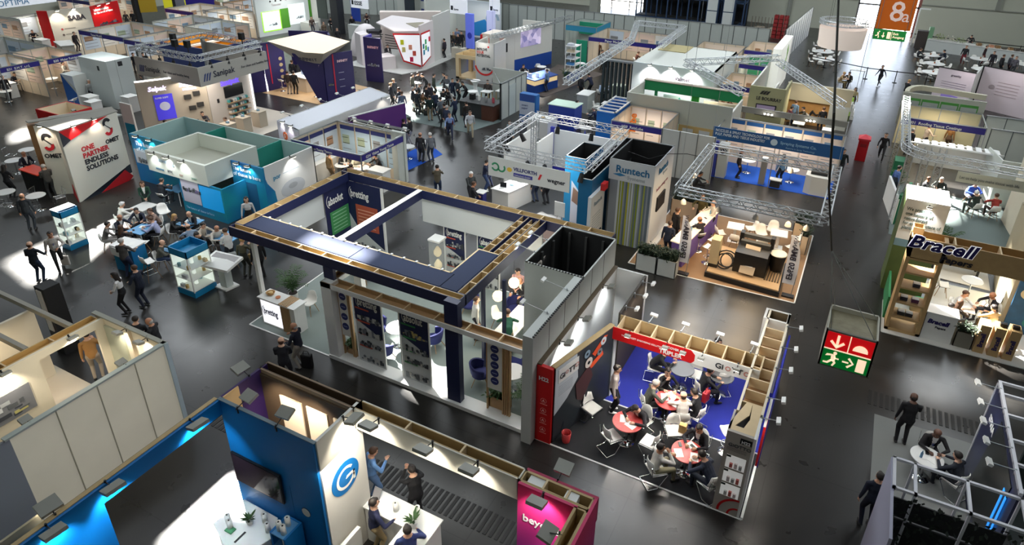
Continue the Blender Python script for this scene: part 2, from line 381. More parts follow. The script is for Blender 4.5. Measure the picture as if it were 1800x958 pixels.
POSES={'stand':dict(LH=(-.27,.05,.80),RH=(.27,.05,.80)),'clasp':dict(LH=(-.05,.27,.98),RH=(.05,.28,.96),lelb=(-1,-.4,-.3),relb=(1,-.4,-.3),lean=3,head=(12,0)),'cross':dict(LH=(.10,.24,1.18),RH=(-.10,.26,1.12),lelb=(-1,.1,-.6),relb=(1,.1,-.6)),'phone':dict(LH=(-.26,.06,.80),RH=(.10,.34,1.28),relb=(.6,-.3,-1),head=(18,0)),'call':dict(LH=(-.26,.06,.80),RH=(.12,.10,1.52),relb=(1,.5,-.8),head=(4,0)),'talk':dict(LH=(-.12,.30,1.05),RH=(.24,.36,1.12),lelb=(-.8,-.5,-.6),relb=(.8,-.5,-.6)),'walk':dict(LF=(-.09,.34,0),RF=(.09,-.32,.05),LH=(-.27,-.18,.86),RH=(.27,.26,.90),hip=(0,0,.89),lean=6),'walkbag':dict(LF=(-.09,-.30,.05),RF=(.09,.32,0),LH=(-.10,.26,1.02),RH=(.28,.02,.80),hip=(0,0,.89),lean=6,lelb=(-1,-.3,-.3)),'bend':dict(lean=48,hip=(0,-.12,.90),LH=(-.2,.62,.92),RH=(.22,.60,.92),head=(0,0),lelb=(-.8,0,-.5),relb=(.8,0,-.5)),'lean':dict(lean=24,hip=(0,-.05,.91),LH=(-.2,.45,1.06),RH=(.2,.47,1.06),head=(10,0),lelb=(-.9,-.3,-.4),relb=(.9,-.3,-.4)),'photo':dict(LH=(-.05,.42,1.35),RH=(.07,.42,1.36),lelb=(-.8,-.2,-1),relb=(.8,-.2,-1),head=(14,0),lean=8),'sit':dict(hip=(0,-.05,.53),sit=True,LF=(-.13,.40,0),RF=(.13,.42,0),lean=16,LH=(-.14,.44,.80),RH=(.14,.46,.80),lelb=(-1,-.2,-.6),relb=(1,-.2,-.6),head=(8,0)),'sitlap':dict(hip=(0,-.05,.53),sit=True,LF=(-.12,.44,0),RF=(.12,.36,0),lean=-6,LH=(-.08,.28,.66),RH=(.08,.30,.66),lelb=(-1,-.3,-.3),relb=(1,-.3,-.3),head=(12,0)),'sittalk':dict(hip=(0,-.05,.53),sit=True,LF=(-.14,.38,0),RF=(.12,.46,0),lean=10,LH=(-.1,.42,.80),RH=(.12,.24,1.08),lelb=(-1,-.2,-.6),relb=(.9,-.2,-1),head=(-2,-14)),'sitwrite':dict(hip=(0,-.05,.53),sit=True,LF=(-.13,.40,0),RF=(.13,.34,0),lean=32,LH=(-.18,.50,.80),RH=(.10,.52,.80),lelb=(-1,-.2,-.4),relb=(1,-.2,-.4),head=(22,8)),'stool':dict(hip=(0,-.05,.80),sit=True,LF=(-.13,.28,.28),RF=(.13,.30,.28),lean=14,LH=(-.14,.42,1.08),RH=(.14,.44,1.08),lelb=(-1,-.2,-.6),relb=(1,-.2,-.6),head=(8,0)),}
BODY={}
def get_body(pose,fem=False,skirt=False):
 k=(pose,fem,skirt)
 if k not in BODY:BODY[k]=make_body('person',fem=fem,skirt=skirt,**POSES[pose])
 return BODY[k]
CLOTH={}
def cloth(h):return K(h,0.8)
HEADZ={'sit':1.24,'sitlap':1.27,'sittalk':1.26,'sitwrite':1.14,'stool':1.52,'bend':1.35,'lean':1.58}
def person(x,y,face,pose,top,legs,label,hair='dark',style='short',skin=0,shirt=None,shoes=None,fem=False,skirt=False,badge=False,z=0.0,s=1.0,grp=None):
 "x, y in the hall; face: point looked towards"
 B=get_body(pose,fem,skirt)
 a=math.atan2(face[1]-y,face[0]-x)-PI/2
 o=bpy.data.objects.new('person',B['body']);C.objects.link(o);o.location=(x,y,z);o.rotation_euler=(0,0,a);o.scale=(s*1.12,s*1.1,s)
 sk=SKINS[skin]
 for i,m in enumerate((sk,cloth(top),cloth(legs),shoes or SHOE,cloth(shirt)if shirt else cloth(top),LIPS)):
  o.material_slots[i].link='OBJECT';o.material_slots[i].material=m
 tag(o,label,'person',grp or'visitors and exhibitors in the hall')
 if style not in B['hair']:B['hair'][style]=B['hm'](style)
 if not(style=='shaved'):
  h=bpy.data.objects.new('hair',B['hair'][style]);C.objects.link(h);h.parent=o;h.material_slots[0].link='OBJECT';h.material_slots[0].material=HAIRS[hair]
 e=bpy.data.objects.new('eyes',B['eyes']);C.objects.link(e);e.parent=o
 if badge:l=bpy.data.objects.new('lanyard',B['lanyard']);C.objects.link(l);l.parent=o
 return o
# -- furniture and fittings, one of each kind
def trs(q,a,b,w=.3,r=.022,m=ALU,seg=None,rb=.010):
 "square lattice truss between a and b"
 a=Vector(a);b=Vector(b);d=(b-a).normalized();up=Vector((0,0,1))if abs(d.z)<.9 else Vector((1,0,0));s=d.cross(up).normalized();u=s.cross(d).normalized()
 c=[(s*i+u*j)*w/2 for i,j in((-1,-1),(1,-1),(1,1),(-1,1))]
 for o in c:q.tube(a+o,b+o,r,m,6)
 L=(b-a).length;n=seg or max(2,int(L/(w*1.6)))
 for k in range(4):
  o1,o2=c[k],c[(k+1)%4]
  for i in range(n):
   p=a+(b-a)*i/n;p2=a+(b-a)*(i+.5)/n;p3=a+(b-a)*(i+1)/n
   q.tube(p+o1,p2+o2,rb,m,4,caps=False);q.tube(p2+o2,p3+o1,rb,m,4,caps=False)
 return q
FLOODM=mat('floodlight_grey',(150,150,142),.5,.2)
def flood(parent,p,out,arm=.45,watt=14,color=(1,.93,.82),kind='box',rise=.12,size=1.0,aim=None,blend=.7,angle=105):
 "floodlight on an arm fixed at p on a wall head, reaching out over the side 'out' and lighting the wall below"
 p=Vector(p);o=Vector((out[0],out[1],0)).normalized();e=p+o*arm+Vector((0,0,rise));s=Vector((-o.y,o.x,0))
 q=MB();am=ALU if kind=='arm' else BLACK
 q.tube(p-o*.05,e,.012,am,6);q.tube(p+Vector((0,0,-.12)),p+Vector((0,0,.05)),.022,am,6)
 w,h=(.15*size,.12*size)if kind!='arm' else(.11,.05)
 up=(Vector((0,0,1))*.8+o*.6).normalized();f=(-o*.8+Vector((0,0,-.6)));f=(f-up*f.dot(up)).normalized()
 a1=o*.75+Vector((0,0,.25));a1.normalize();nrm=s.cross(a1).normalized()
 vs=[e+s*i*w+a1*j*h+nrm*k*.035 for k in(-1,1)for i,j in((-1,-1),(1,-1),(1,1),(-1,1))]
 q.add(vs,[(0,3,2,1),(4,5,6,7),(0,1,5,4),(1,2,6,5),(2,3,7,6),(3,0,4,7)],FLOODM if kind!='arm' else WHITE)
 ob=q.mk('floodlight',parent,loc=p)
 g=MB();zz=-1 if nrm.z>0 else 1
 vs=[e+s*i*w*.85+a1*j*h*.85+nrm*zz*.037 for i,j in((-1,-1),(1,-1),(1,1),(-1,1))]
 g.add(vs+[v+nrm*zz*.006 for v in vs],[(0,1,2,3),(7,6,5,4),(0,4,5,1),(1,5,6,2),(2,6,7,3),(3,7,4,0)],LAMPGLOW);g.mk('lamp_glass',ob,loc=p)
 if watt:
  l=bpy.data.lights.new('flood_spot','SPOT');l.energy=watt*10;l.color=color;l.spot_size=math.radians(angle);l.spot_blend=blend;l.shadow_soft_size=.06
  lo=bpy.data.objects.new('flood_spot',l);C.objects.link(lo);lp=e+nrm*zz*.07;lo.location=lp
  tgt=Vector(aim)if aim else p-o*.05+Vector((0,0,-1.15));lo.rotation_euler=(tgt-lp).to_track_quat('-Z','Y').to_euler()
 return ob
def slt(loc,w,size=1.2,color=(1,.95,.88),sy=None,name='stand_soft_light',rot=(0,0,0)):return area_light(name,loc,size,sy or size,w,color,rot)  # soft area light added to brighten a stand, no lamp body
def legged(t,pts_top,pts_bot,r,m,name='leg'):
 for a,b in zip(pts_top,pts_bot):MB().tube(b,a,r*.8,m,6,r1=r).mk(name,t,loc=b)
def shell_seat(q,m,w=.23,back=.36,z=.45,d=.22,arms=False,curve=.07):
 "one-piece seat and back shell facing +Y, sitters face +Y"
 n=8;prof=[(d,z-.02),(d*.9,z+.015),(d*.3,z-.01),(-d*.55,z),(-d*.95,z+.06),(-d*1.12,z+.18),(-d*1.2,z+back)]
 V=[];th=.016
 for k,(y,zz)in enumerate(prof):
  wk=w*(1,1.02,1.05,1.05,1.03,.98,.74)[k]
  for i in range(n+1):u=-1+2*i/n;V.append((u*wk,y+curve*u*u*(k>3),zz+(curve*.6*u**2 if k<5 else 0)+(-.03*u*u if k==6 else 0)))
 N_=len(V);V+=[(x,y-th*(.3 if i<N_*.6 else 1),zz-th*(1 if i<N_*.6 else .3))for i,(x,y,zz)in enumerate(V)]
 F=[];r=n+1
 for k in range(len(prof)-1):
  for i in range(n):a=k*r+i;F.append((a,a+1,a+r+1,a+r));F.append((a+N_,a+r+N_,a+r+1+N_,a+1+N_))
 for k in range(len(prof)-1):a=k*r;F.append((a,a+r,a+r+N_,a+N_));a+=n;F.append((a,a+N_,a+r+N_,a+r))
 for i in range(n):F.append((i,i+N_,i+1+N_,i+1));a=(len(prof)-1)*r+i;F.append((a,a+1,a+1+N_,a+N_))
 q.add(V,F,m,True);return q
SHELLW=mat('chair_shell_white',(236,234,228),.4);WOODLEG=mat('beech_leg',(150,116,78),.5)
def mk_shell_chair(name,m,lm,z=.45,r=.014):
 t=thing(name,'x','chair');shell_seat(MB(),m,z=z).mk('seat_shell',t)
 MB().box(-.13,-.13,z-.05,.13,.13,z-.02,BLACK).mk('seat_mount',t)
 k=.21 if z<.6 else .26
 legged(t,[(a*.1,b*.1,z-.03)for a in(-1,1)for b in(-1,1)],[(a*k,b*k,0)for a in(-1,1)for b in(-1,1)],r,lm)
 if z>.6:q=MB();q.path([(-.2,-.2,.28),(.2,-.2,.28),(.2,.2,.28),(-.2,.2,.28),(-.2,-.2,.28)],.009,CHROME);q.mk('footrest',t)
 return t
def mk_cantilever():
 t=thing('cantilever_chair','x','chair');w=.22
 q=MB();q.box(-w,-.2,.44,w,.22,.468,SHELLW);q.v=[(x,y,z+.02*(1 if y<0 else 0))for x,y,z in q.v];q.mk('seat',t)
 q=MB();shell_seat(q,SHELLW,w=.22,back=.40,z=.47,d=.2);q.f=[f for f in q.f if min(q.v[i][2]for i in f)>.52];q.m=q.m[:len(q.f)];q.sm=q.sm[:len(q.f)];q.mk('backrest',t)
 q=MB()
 for s in(-1,1):q.path([(s*.24,-.25,.78),(s*.24,-.21,.46),(s*.24,.22,.44),(s*.24,.24,.40),(s*.24,-.02,.012),(s*.24,-.30,.012)],.011,CHROME)
 q.tube((-.24,-.30,.012),(.24,-.30,.012),.011,CHROME,6);q.mk('frame',t);return t
def mk_armchair():
 t=thing('armchair','x','armchair');NB=mat('navy_upholstery',(30,36,92),.8);IN=mat('pale_blue_upholstery',(170,182,214),.8)
 q=MB();n=14;V=[];F=[]
 for k,(r0,z)in enumerate(((.24,.30),(.31,.42),(.345,.60),(.36,.76))):
  for i in range(n+1):a=math.radians(-205+230*i/n);zz=z if k<3 else .62+.14*math.sin(PI*i/n);V.append((r0*math.cos(a),r0*math.sin(a)*.95,zz))
 N_=len(V);V+=[(x*.82,y*.82,z+(.0 if k else 0))for k,(x,y,z)in enumerate(V)];r=n+1
 for k in range(3):
  for i in range(n):a=k*r+i;F.append((a,a+1,a+r+1,a+r))
 FI=[]
 for k in range(3):
  for i in range(n):a=N_+k*r+i;FI.append((a,a+r,a+r+1,a+1))
 for i in range(n):a=3*r+i;F.append((a,a+1,a+1+N_,a+N_))
 for k in range(3):a=k*r;F.append((a,a+r,a+r+N_,a+N_));a+=n;F.append((a,a+N_,a+r+N_,a+r))
 q.add(V,F,NB,True);q.add(V,FI,NB,True);q.mk('shell',t)
 MB().lathe((0,.02,.28),[(.22,0),(.28,.03),(.28,.12),(.2,.15)],NB,20).mk('seat_cushion',t)
 legged(t,[(a*.14,b*.14,.3)for a in(-1,1)for b in(-1,1)],[(a*.27,b*.27,0)for a in(-1,1)for b in(-1,1)],.016,WOODLEG);return t
def mk_wire_chair():
 t=thing('wire_chair','x','chair');q=MB()
 q.path([(-.2,.2,.45),(.2,.2,.45),(.2,-.2,.45),(-.2,-.2,.45),(-.2,.2,.45)],.010,CHROME)
 for i in range(5):x=-.16+i*.08;q.tube((x,.2,.45),(x,-.2,.45),.005,CHROME,4)
 q.mk('seat',t);q=MB();q.path([(-.2,-.2,.45),(-.2,-.26,.85),(.2,-.26,.85),(.2,-.2,.45)],.010,CHROME)
 for i in range(5):x=-.16+i*.08;q.tube((x,-.2,.45),(x,-.26,.85),.005,CHROME,4)
 q.mk('backrest',t);legged(t,[(a*.2,b*.2,.45)for a in(-1,1)for b in(-1,1)],[(a*.22,b*.22,0)for a in(-1,1)for b in(-1,1)],.010,CHROME);return t
def mk_stool():
 t=thing('bar_stool','x','stool');q=MB();shell_seat(q,SHELLW,w=.2,back=.16,z=.76,d=.19,curve=.05);q.mk('seat',t)
 MB().tube((0,0,.02),(0,0,.75),.025,CHROME,10).mk('pole',t);MB().lathe((0,0,0),[(.21,0),(.2,.015),(.05,.03),(.03,.04)],CHROME,20).mk('base',t)
 q=MB();pts=[(.15*math.cos(a),.15*math.sin(a),.3)for a in np.linspace(0,2*PI,13)];q.path(pts,.009,CHROME);q.tube((-.15,0,.3),(.15,0,.3),.008,CHROME,6);q.mk('footrest',t);return t
def mk_round_table(name,m,r=.4,h=.74,pm=None,br=.24):
 t=thing(name,'x','table');pm=pm or CHROME;MB().lathe((0,0,h-.03),[(r*.98,0),(r,.012),(r,.022),(r*.985,.03)],m,32).mk('table_top',t)
 MB().tube((0,0,.02),(0,0,h-.03),.03,pm,10).mk('pole',t);MB().lathe((0,0,0),[(br,0),(br,.012),(.06,.035),(.035,.06)],pm,24).mk('base',t);return t
def mk_square_table(name,m,s=.7,h=.74,sy=None,lm=None,splay=0,ped=False):
 t=thing(name,'x','table');sy=sy or s;lm=lm or WHITE;MB().box(-s/2,-sy/2,h-.035,s/2,sy/2,h,m).mk('table_top',t)
 if ped:MB().box(-.06,-.06,.02,.06,.06,h-.035,lm).mk('pole',t);MB().box(-.25,-.25,0,.25,.25,.02,lm).mk('base',t)
 else:legged(t,[(a*(s/2-.05),b*(sy/2-.05),h-.03)for a in(-1,1)for b in(-1,1)],[(a*(s/2-.05+splay),b*(sy/2-.05+splay),0)for a in(-1,1)for b in(-1,1)],.022,lm)
 return t
LEAF=mat('leaf_green',(52,84,38),.6,noise=.3,nscale=8);LEAF2=mat('leaf_dark_green',(28,48,28),.6,noise=.3,nscale=8);POTW=mat('pot_white',(225,225,220),.4);SOIL=K('2a2018',.9)
def palm(x,y,lab,h=1.4,r=.6,n=14,pot=POTW,seed=1,z=0.0,pr=.17,ph=.34,lm=None):
 rnd=random.Random(seed);t=thing('potted_palm',lab,'plant',(x,y,z));MB().lathe((x,y,z),[(pr*.75,0),(pr,ph*.5),(pr,ph)],pot,18).mk('pot',t,loc=(x,y,z));MB().lathe((x,y,z+ph-.03),[(pr*.95,0),(pr*.95,.035)],SOIL,14).mk('soil',t,loc=(x,y,z))
 q=MB();lm=lm or LEAF
 for i in range(n):
  a=2*PI*i/n+rnd.uniform(-.2,.2);R_=r*rnd.uniform(.6,1.1);H=h*rnd.uniform(.55,1);pts=[]
  for k in range(7):u=k/6;pts.append(Vector((x+R_*u**1.3*math.cos(a),y+R_*u**1.3*math.sin(a),z+ph+(H-ph)*(1.7*u-.9*u*u)/.8*.8)))
  for k in range(6):
   q.tube(pts[k],pts[k+1],.006,lm,4,caps=False)
   if k:
    d=(pts[k+1]-pts[k]).normalized();s=d.cross(Vector((0,0,1))).normalized()
    for g in(-1,1):
     for o_ in(0,.5):b=pts[k].lerp(pts[k+1],o_);L=.20*r/.6*(1.2-k/7);q.add([b,b+s*g*L*.5+d*.05,b+s*g*L+d*.1+Vector((0,0,-.04)),b+s*g*L*.5+d*.005],[(0,1,2,3)],lm)
 q.mk('fronds',t,loc=(x,y,z));return t
def planter(x0,y0,x1,y1,h,lab,m=None,seed=1,k=160,fh=.45,z=0.0,lm=None):
 t=thing('planter',lab,'planter',((x0+x1)/2,(y0+y1)/2,z));m=m or GREYP;q=MB();w=.03
 q.box(x0,y0,z,x1,y0+w,z+h,m);q.box(x0,y1-w,z,x1,y1,z+h,m);q.box(x0,y0,z,x0+w,y1,z+h,m);q.box(x1-w,y0,z,x1,y1,z+h,m);q.box(x0,y0,z,x1,y1,z+.02,m);q.mk('box',t)
 MB().box(x0+w,y0+w,z+.05,x1-w,y1-w,z+h-.05,SOIL).mk('soil',t)
 rnd=random.Random(seed);q=MB();lm=lm or LEAF2
 for i in range(k):
  c=(rnd.uniform(x0+.05,x1-.05),rnd.uniform(y0+.05,y1-.05),z+h-.05);H=rnd.uniform(.15,fh);tp=Vector(c)+Vector((rnd.uniform(-.1,.1),rnd.uniform(-.1,.1),H));q.tube(c,tp,.004,lm,3,caps=False);q.leafblob((tp.x,tp.y,tp.z-H*.5),.09,H*.5,lm,7,.11,rnd)
 o=q.mk('foliage',t);return t
def small_plant(x,y,z,lab,s=1.0,seed=1,pot=POTW):
 rnd=random.Random(seed);t=thing('potted_plant',lab,'plant',(x,y,z));MB().lathe((x,y,z),[(.05*s,0),(.08*s,.12*s)],pot,14).mk('pot',t)
 q=MB()
 for i in range(16):
  a=rnd.uniform(0,6.3);L=rnd.uniform(.14,.26)*s;d=Vector((math.cos(a),math.sin(a),rnd.uniform(.5,1.6))).normalized();b=Vector((x,y,z+.11*s));w=d.cross(Vector((0,0,1))).normalized()*.025*s
  q.add([b,b+d*L*.5+w,b+d*L+Vector((0,0,-.03)),b+d*L*.5-w],[(0,1,2,3)],LEAF)
 q.mk('leaves',t);return t
PAPER=mat('paper',(238,238,232),.7)
def mk_small(name,cat,fn):q=MB();fn(q);o=q.mk(name);o['label']='x';o['category']=cat;return o
PROTO={}
def proto(k):
 if k in PROTO:return PROTO[k]
 f={'shell':lambda:mk_shell_chair('shell_chair',SHELLW,WOODLEG),'greyshell':lambda:mk_shell_chair('shell_chair',K('b8bcba'),WOODLEG),'high':lambda:mk_shell_chair('high_shell_chair',SHELLW,WOODLEG,.74),'canti':mk_cantilever,'arm':mk_armchair,'wire':mk_wire_chair,'stool':mk_stool,'rt_white':lambda:mk_round_table('round_table',WHITE),'rt_big':lambda:mk_round_table('banquet_table',WHITE,.85,.75,BLACK,.3),'rt_red':lambda:mk_round_table('round_table',mat('red_speckled_top',(205,70,66),.4,noise=.35,nscale=14),.42),'rt_high':lambda:mk_round_table('high_table',WHITE,.36,1.08),'rt_steel':lambda:mk_round_table('round_table',mat('brushed_steel',(120,122,126),.4,.6),.38),'sq_white':lambda:mk_square_table('square_table',WHITE,.8,ped=True),'sq_cyan':lambda:mk_square_table('square_table',mat('cyan_printed_top',(108,168,214),.4,noise=.2,nscale=6),.82,.74,splay=.02),'sq_small':lambda:mk_square_table('square_table',WHITE,.7,ped=True),'cloth':lambda:mk_clothtable(),'paper':lambda:mk_small('paper_sheet','paper',lambda q:q.box(-.105,-.148,0,.105,.148,.004,PAPER)),'phone':lambda:mk_small('phone','phone',lambda q:q.box(-.04,-.08,0,.04,.08,.01,BLACK)),'cup':lambda:mk_small('cup','cup',lambda q:q.lathe((0,0,0),[(.028,0),(.04,.09)],WHITE,12)),'bottle':lambda:mk_small('water_bottle','bottle',lambda q:q.lathe((0,0,0),[(.033,0),(.033,.14),(.014,.19),(.014,.22)],mat('bottle_blue',(120,160,190),.15),12)),'laptop':lambda:mk_laptop(),'roll':lambda:mk_roll(),'box':lambda:mk_small('sample_box','box',lambda q:q.box(-.09,-.06,0,.09,.06,.1,mat('box_print',(120,150,170),.5,noise=.5,nscale=12))),}[k]
 PROTO[k]=f();return PROTO[k]
def mk_laptop():
 t=thing('laptop','x','laptop');MB().box(-.16,-.11,0,.16,.11,.016,ALU).mk('keyboard_base',t);q=MB();q.add([(-.16,.11,.01),(.16,.11,.01),(.16,.18,.22),(-.16,.18,.22),(-.16,.12,.01),(.16,.12,.01),(.16,.19,.22),(-.16,.19,.22)],[(0,1,2,3),(7,6,5,4),(0,4,5,1),(1,5,6,2),(2,6,7,3),(3,7,4,0)],SCREEN_OFF);q.mk('screen',t);return t
def mk_roll():
 q=MB();n=16;q.lathe((0,0,0),[(.022,0),(.06,0.001),(.06,.24),(.022,.241)],PAPER,n);q.lathe((0,0,.236),[(.021,0),(.021,.008)],K('2c2620'),10);o=q.mk('paper_roll');o['label']='x';o['category']='paper roll';return o
def mk_clothtable():
 t=thing('high_table','x','table');cm=mat('white_stretch_cloth',(235,234,232),.8);MB().lathe((0,0,1.05),[(.36,0),(.37,.02),(.36,.035)],cm,24).mk('table_top',t);MB().lathe((0,0,0),[(.3,0),(.16,.35),(.12,.6),(.17,.85),(.36,1.05)],cm,20).mk('stretch_cover',t);return t
def put(k,x,y,rz,label,z=0.0,group=None):return place(proto(k),x,y,rz,label,USED,z,group)
def twd(x,y,p):return math.atan2(p[1]-y,p[0]-x)-PI/2
def bag(x,y,z,lab,m,s=(.3,.14,.34),rz=0.0,name='shoulder_bag'):
 t=thing(name,lab,'bag',(x,y,z));q=MB();q.cb(x,y,z,s[0],s[1],s[2],m,rz);o=q.mk('body',t)
 bv=o.modifiers.new('b','BEVEL');bv.width=.03;bv.segments=2
 q=MB();pts=[(x+math.cos(rz)*a*s[0]*.3,y+math.sin(rz)*a*s[0]*.3,z+s[2]+h)for a,h in((-1,0),(-.7,.12),(.7,.12),(1,0))];q.path(pts,.01,m);q.mk('strap',t);return t
def carpet(poly,m,lab,z=.012,name='carpet',edge=None):
 q=MB();q.prism(poly,0.0,z,m);o=q.mk(name,loc=(poly[0][0],poly[0][1],0));tag(o,lab,'carpet')
 if edge is not None:
  e=MB()
  for a,b in zip(poly,list(poly[1:])+[poly[0]]):e.wall(a,b,0,z+.006,.05,edge)
  e.mk('edge_strip',o,loc=(poly[0][0],poly[0][1],0))
 return o
def hbm(t,x0,y0,x1,y1,z0,z1,side,name='header_beam',inner=PLY,rib=.9,th=.03,floor=True,ribm=None):
 "open-topped box beam with timber ribs seen from above"
 q=MB();q.box(x0,y0,z0,x1,y0+th,z1,side);q.box(x0,y1-th,z0,x1,y1,z1,side);q.box(x0,y0,z0,x0+th,y1,z1,side);q.box(x1-th,y0,z0,x1,y1,z1,side)
 if floor:q.box(x0+th,y0+th,z0,x1-th,y1-th,z0+.03,inner)
 o=q.mk(name,t,loc=(x0,y0,z0));r=MB();L=x1-x0;Wd=y1-y0
 if L>Wd:
  n=max(1,int(L/rib))
  for i in range(1,n):x=x0+L*i/n;r.box(x-.02,y0+th,z0+.03,x+.02,y1-th,z1+.005,ribm or mat('timber_rib',(214,190,150),.7,noise=.1))
  for y in(y0+th,y1-th-.02):r.box(x0+th,y,z0+.03,x1-th,y+.02,z1+.004,inner)
 else:
  n=max(1,int(Wd/rib))
  for i in range(1,n):y=y0+Wd*i/n;r.box(x0+th,y-.02,z0+.03,x1-th,y+.02,z1+.005,ribm or mat('timber_rib',(214,190,150),.7,noise=.1))
  for x in(x0+th,x1-th-.02):r.box(x,y0+th,z0+.03,x+.02,y1-th,z1+.004,inner)
 if r.v:r.mk('timber_ribs',o,loc=(x0,y0,z0))
 return o
def obx(t,x0,y0,x1,y1,z0,z1,outer,inner=None,th=.05,name='wall_box',frame=None):
 inner=inner or outer
 for nm,A in(('front_wall',(x0,y0,x1,y0+th)),('back_wall',(x0,y1-th,x1,y1)),('side_wall',(x0,y0+th,x0+th,y1-th)),('side_wall',(x1-th,y0+th,x1,y1-th))):
  q=MB();a,b,c,d=A;q.box(a,b,z0,c,d,z1,outer)
  if inner is not outer:
   e=.008
   if nm=='front_wall':q.box(a+th,d,z0,c-th,d+e,z1-.01,inner)
   elif nm=='back_wall':q.box(a+th,b-e,z0,c-th,b,z1-.01,inner)
   elif a==x0:q.box(c,b,z0,c+e,d,z1-.01,inner)
   else:q.box(a-e,b,z0,a,d,z1-.01,inner)
  q.mk(nm,t,loc=(a,b,z0))
 if frame:q=MB();q.box(x0,y0,z1,x1,y0+th,z1+.02,frame);q.box(x0,y1-th,z1,x1,y1,z1+.02,frame);q.box(x0,y0,z1,x0+th,y1,z1+.02,frame);q.box(x1-th,y0,z1,x1,y1,z1+.02,frame);q.mk('top_rail',t,loc=(x0,y0,z1))
# -- the hall
def floor_mat():
 m=bpy.data.materials.new('polished_dark_concrete');m.use_nodes=True;nt=m.node_tree;N=nt.nodes;L=nt.links;b=N['Principled BSDF']
 tc=N.new('ShaderNodeTexCoord')
 n1=N.new('ShaderNodeTexNoise');n1.inputs['Scale'].default_value=0.18;n1.inputs['Detail'].default_value=6;L.new(tc.outputs['Object'],n1.inputs['Vector'])
 n2=N.new('ShaderNodeTexNoise');n2.inputs['Scale'].default_value=1.6;n2.inputs['Detail'].default_value=3;L.new(tc.outputs['Object'],n2.inputs['Vector'])
 cr=N.new('ShaderNodeValToRGB');cr.color_ramp.elements[0].position=.35;cr.color_ramp.elements[0].color=(.016,.015,.014,1);cr.color_ramp.elements[1].position=.7;cr.color_ramp.elements[1].color=(.040,.037,.034,1)
 L.new(n1.outputs['Fac'],cr.inputs['Fac'])
 br=N.new('ShaderNodeTexBrick');br.inputs['Scale'].default_value=1.0;br.inputs['Brick Width'].default_value=3.0;br.inputs['Row Height'].default_value=3.0;br.inputs['Mortar Size'].default_value=.012;br.offset=0.0
 br.inputs['Color1'].default_value=(1,1,1,1);br.inputs['Color2'].default_value=(.9,.9,.9,1);br.inputs['Mortar'].default_value=(.45,.43,.4,1);L.new(tc.outputs['Object'],br.inputs['Vector'])
 mx=N.new('ShaderNodeMix');mx.data_type='RGBA';mx.blend_type='MULTIPLY';mx.inputs[0].default_value=1;L.new(cr.outputs[0],mx.inputs[6]);L.new(br.outputs['Color'],mx.inputs[7])
 L.new(mx.outputs[2],b.inputs['Base Color'])
 mr=N.new('ShaderNodeMapRange');mr.inputs['To Min'].default_value=.24;mr.inputs['To Max'].default_value=.34;L.new(n2.outputs['Fac'],mr.inputs['Value']);L.new(mr.outputs[0],b.inputs['Roughness'])
 bp=N.new('ShaderNodeBump');bp.inputs['Strength'].default_value=.03;bp.inputs['Distance'].default_value=.01;L.new(n2.outputs['Fac'],bp.inputs['Height']);L.new(bp.outputs[0],b.inputs['Normal'])
 return m
X0,X1,Y0,Y1=-78.0,26.0,-6.0,84.3
struct(MB().box(X0,Y0,-.3,X1,Y1+14,0,floor_mat()).mk('floor'))
HW=mat('hall_wall_grey_green',(188,190,174),0.7,noise=.05,nscale=.5)
HWT=mat('hall_wall_beam',(140,142,132),0.7)
m=MB()
DOORX=(-2.2,3.9)
WINX=(-33.5,-26.6)
for a,b_ in((X0,WINX[0]),(WINX[1],DOORX[0]),(DOORX[1],X1)):m.box(a,Y1,0,b_,Y1+.4,CEIL_Z,HW)
m.box(DOORX[0],Y1,9,DOORX[1],Y1+.4,CEIL_Z,HW);m.box(WINX[0],Y1,6,WINX[1],Y1+.4,CEIL_Z,HW)
for z in(3.4,6.6):m.box(WINX[1],Y1-.12,z,DOORX[0],Y1,z+.1,HWT);m.box(DOORX[1],Y1-.12,z,X1,Y1,z+.1,HWT)
for x in(-20,-9.5,10.5,18):m.box(x,Y1-.25,0 if x<0 else 3.5,x+.5,Y1,CEIL_Z,HWT)
struct(m.mk('wall_back'))
struct(MB().box(X0-.4,Y0,0,X0,Y1,CEIL_Z,HW).mk('wall_left'));struct(MB().box(X1,Y0,0,X1+.4,Y1,CEIL_Z,HW).mk('wall_right'));struct(MB().box(X0,Y0-.4,0,X1,Y0,CEIL_Z,HW).mk('wall_front'))
FR=mat('door_frame_grey',(96,92,90),.5);RFR=mat('red_brown_frame',(150,92,84),.6)
d=MB()
for x in(DOORX[0],-.1,2.9):d.box(x,Y1,0,x+.16,Y1+.14,9,FR)
d.box(3.6,Y1,0,3.9,Y1+.2,9,RFR)
for z in(3.0,5.8,8.9):d.box(DOORX[0],Y1,z,DOORX[1],Y1+.14,z+.16,FR)
do=struct(d.mk('door_1'));do['label']='glazed hall doorway with bright daylight behind it'
w=MB()
for x in(WINX[0],-31,-28.6,WINX[1]-.1):w.box(x,Y1,0,x+.12,Y1+.12,6,FR)
for z in(.9,3.4,5.9):w.box(WINX[0],Y1,z,WINX[1],Y1+.12,z+.12,FR)
struct(w.mk('window_1'))
pav=mat('sunlit_paving_outside',(200,198,190),.8,noise=.1)
struct(MB().box(X0,Y1+.4,0,X1,Y1+13,.01,pav).mk('ground_outside'))
def sunshift(p,z=0.0):k=(CEIL_Z-z)/-SUN_DIR.z;return(p.x-SUN_DIR.x*k,p.y-SUN_DIR.y*k)
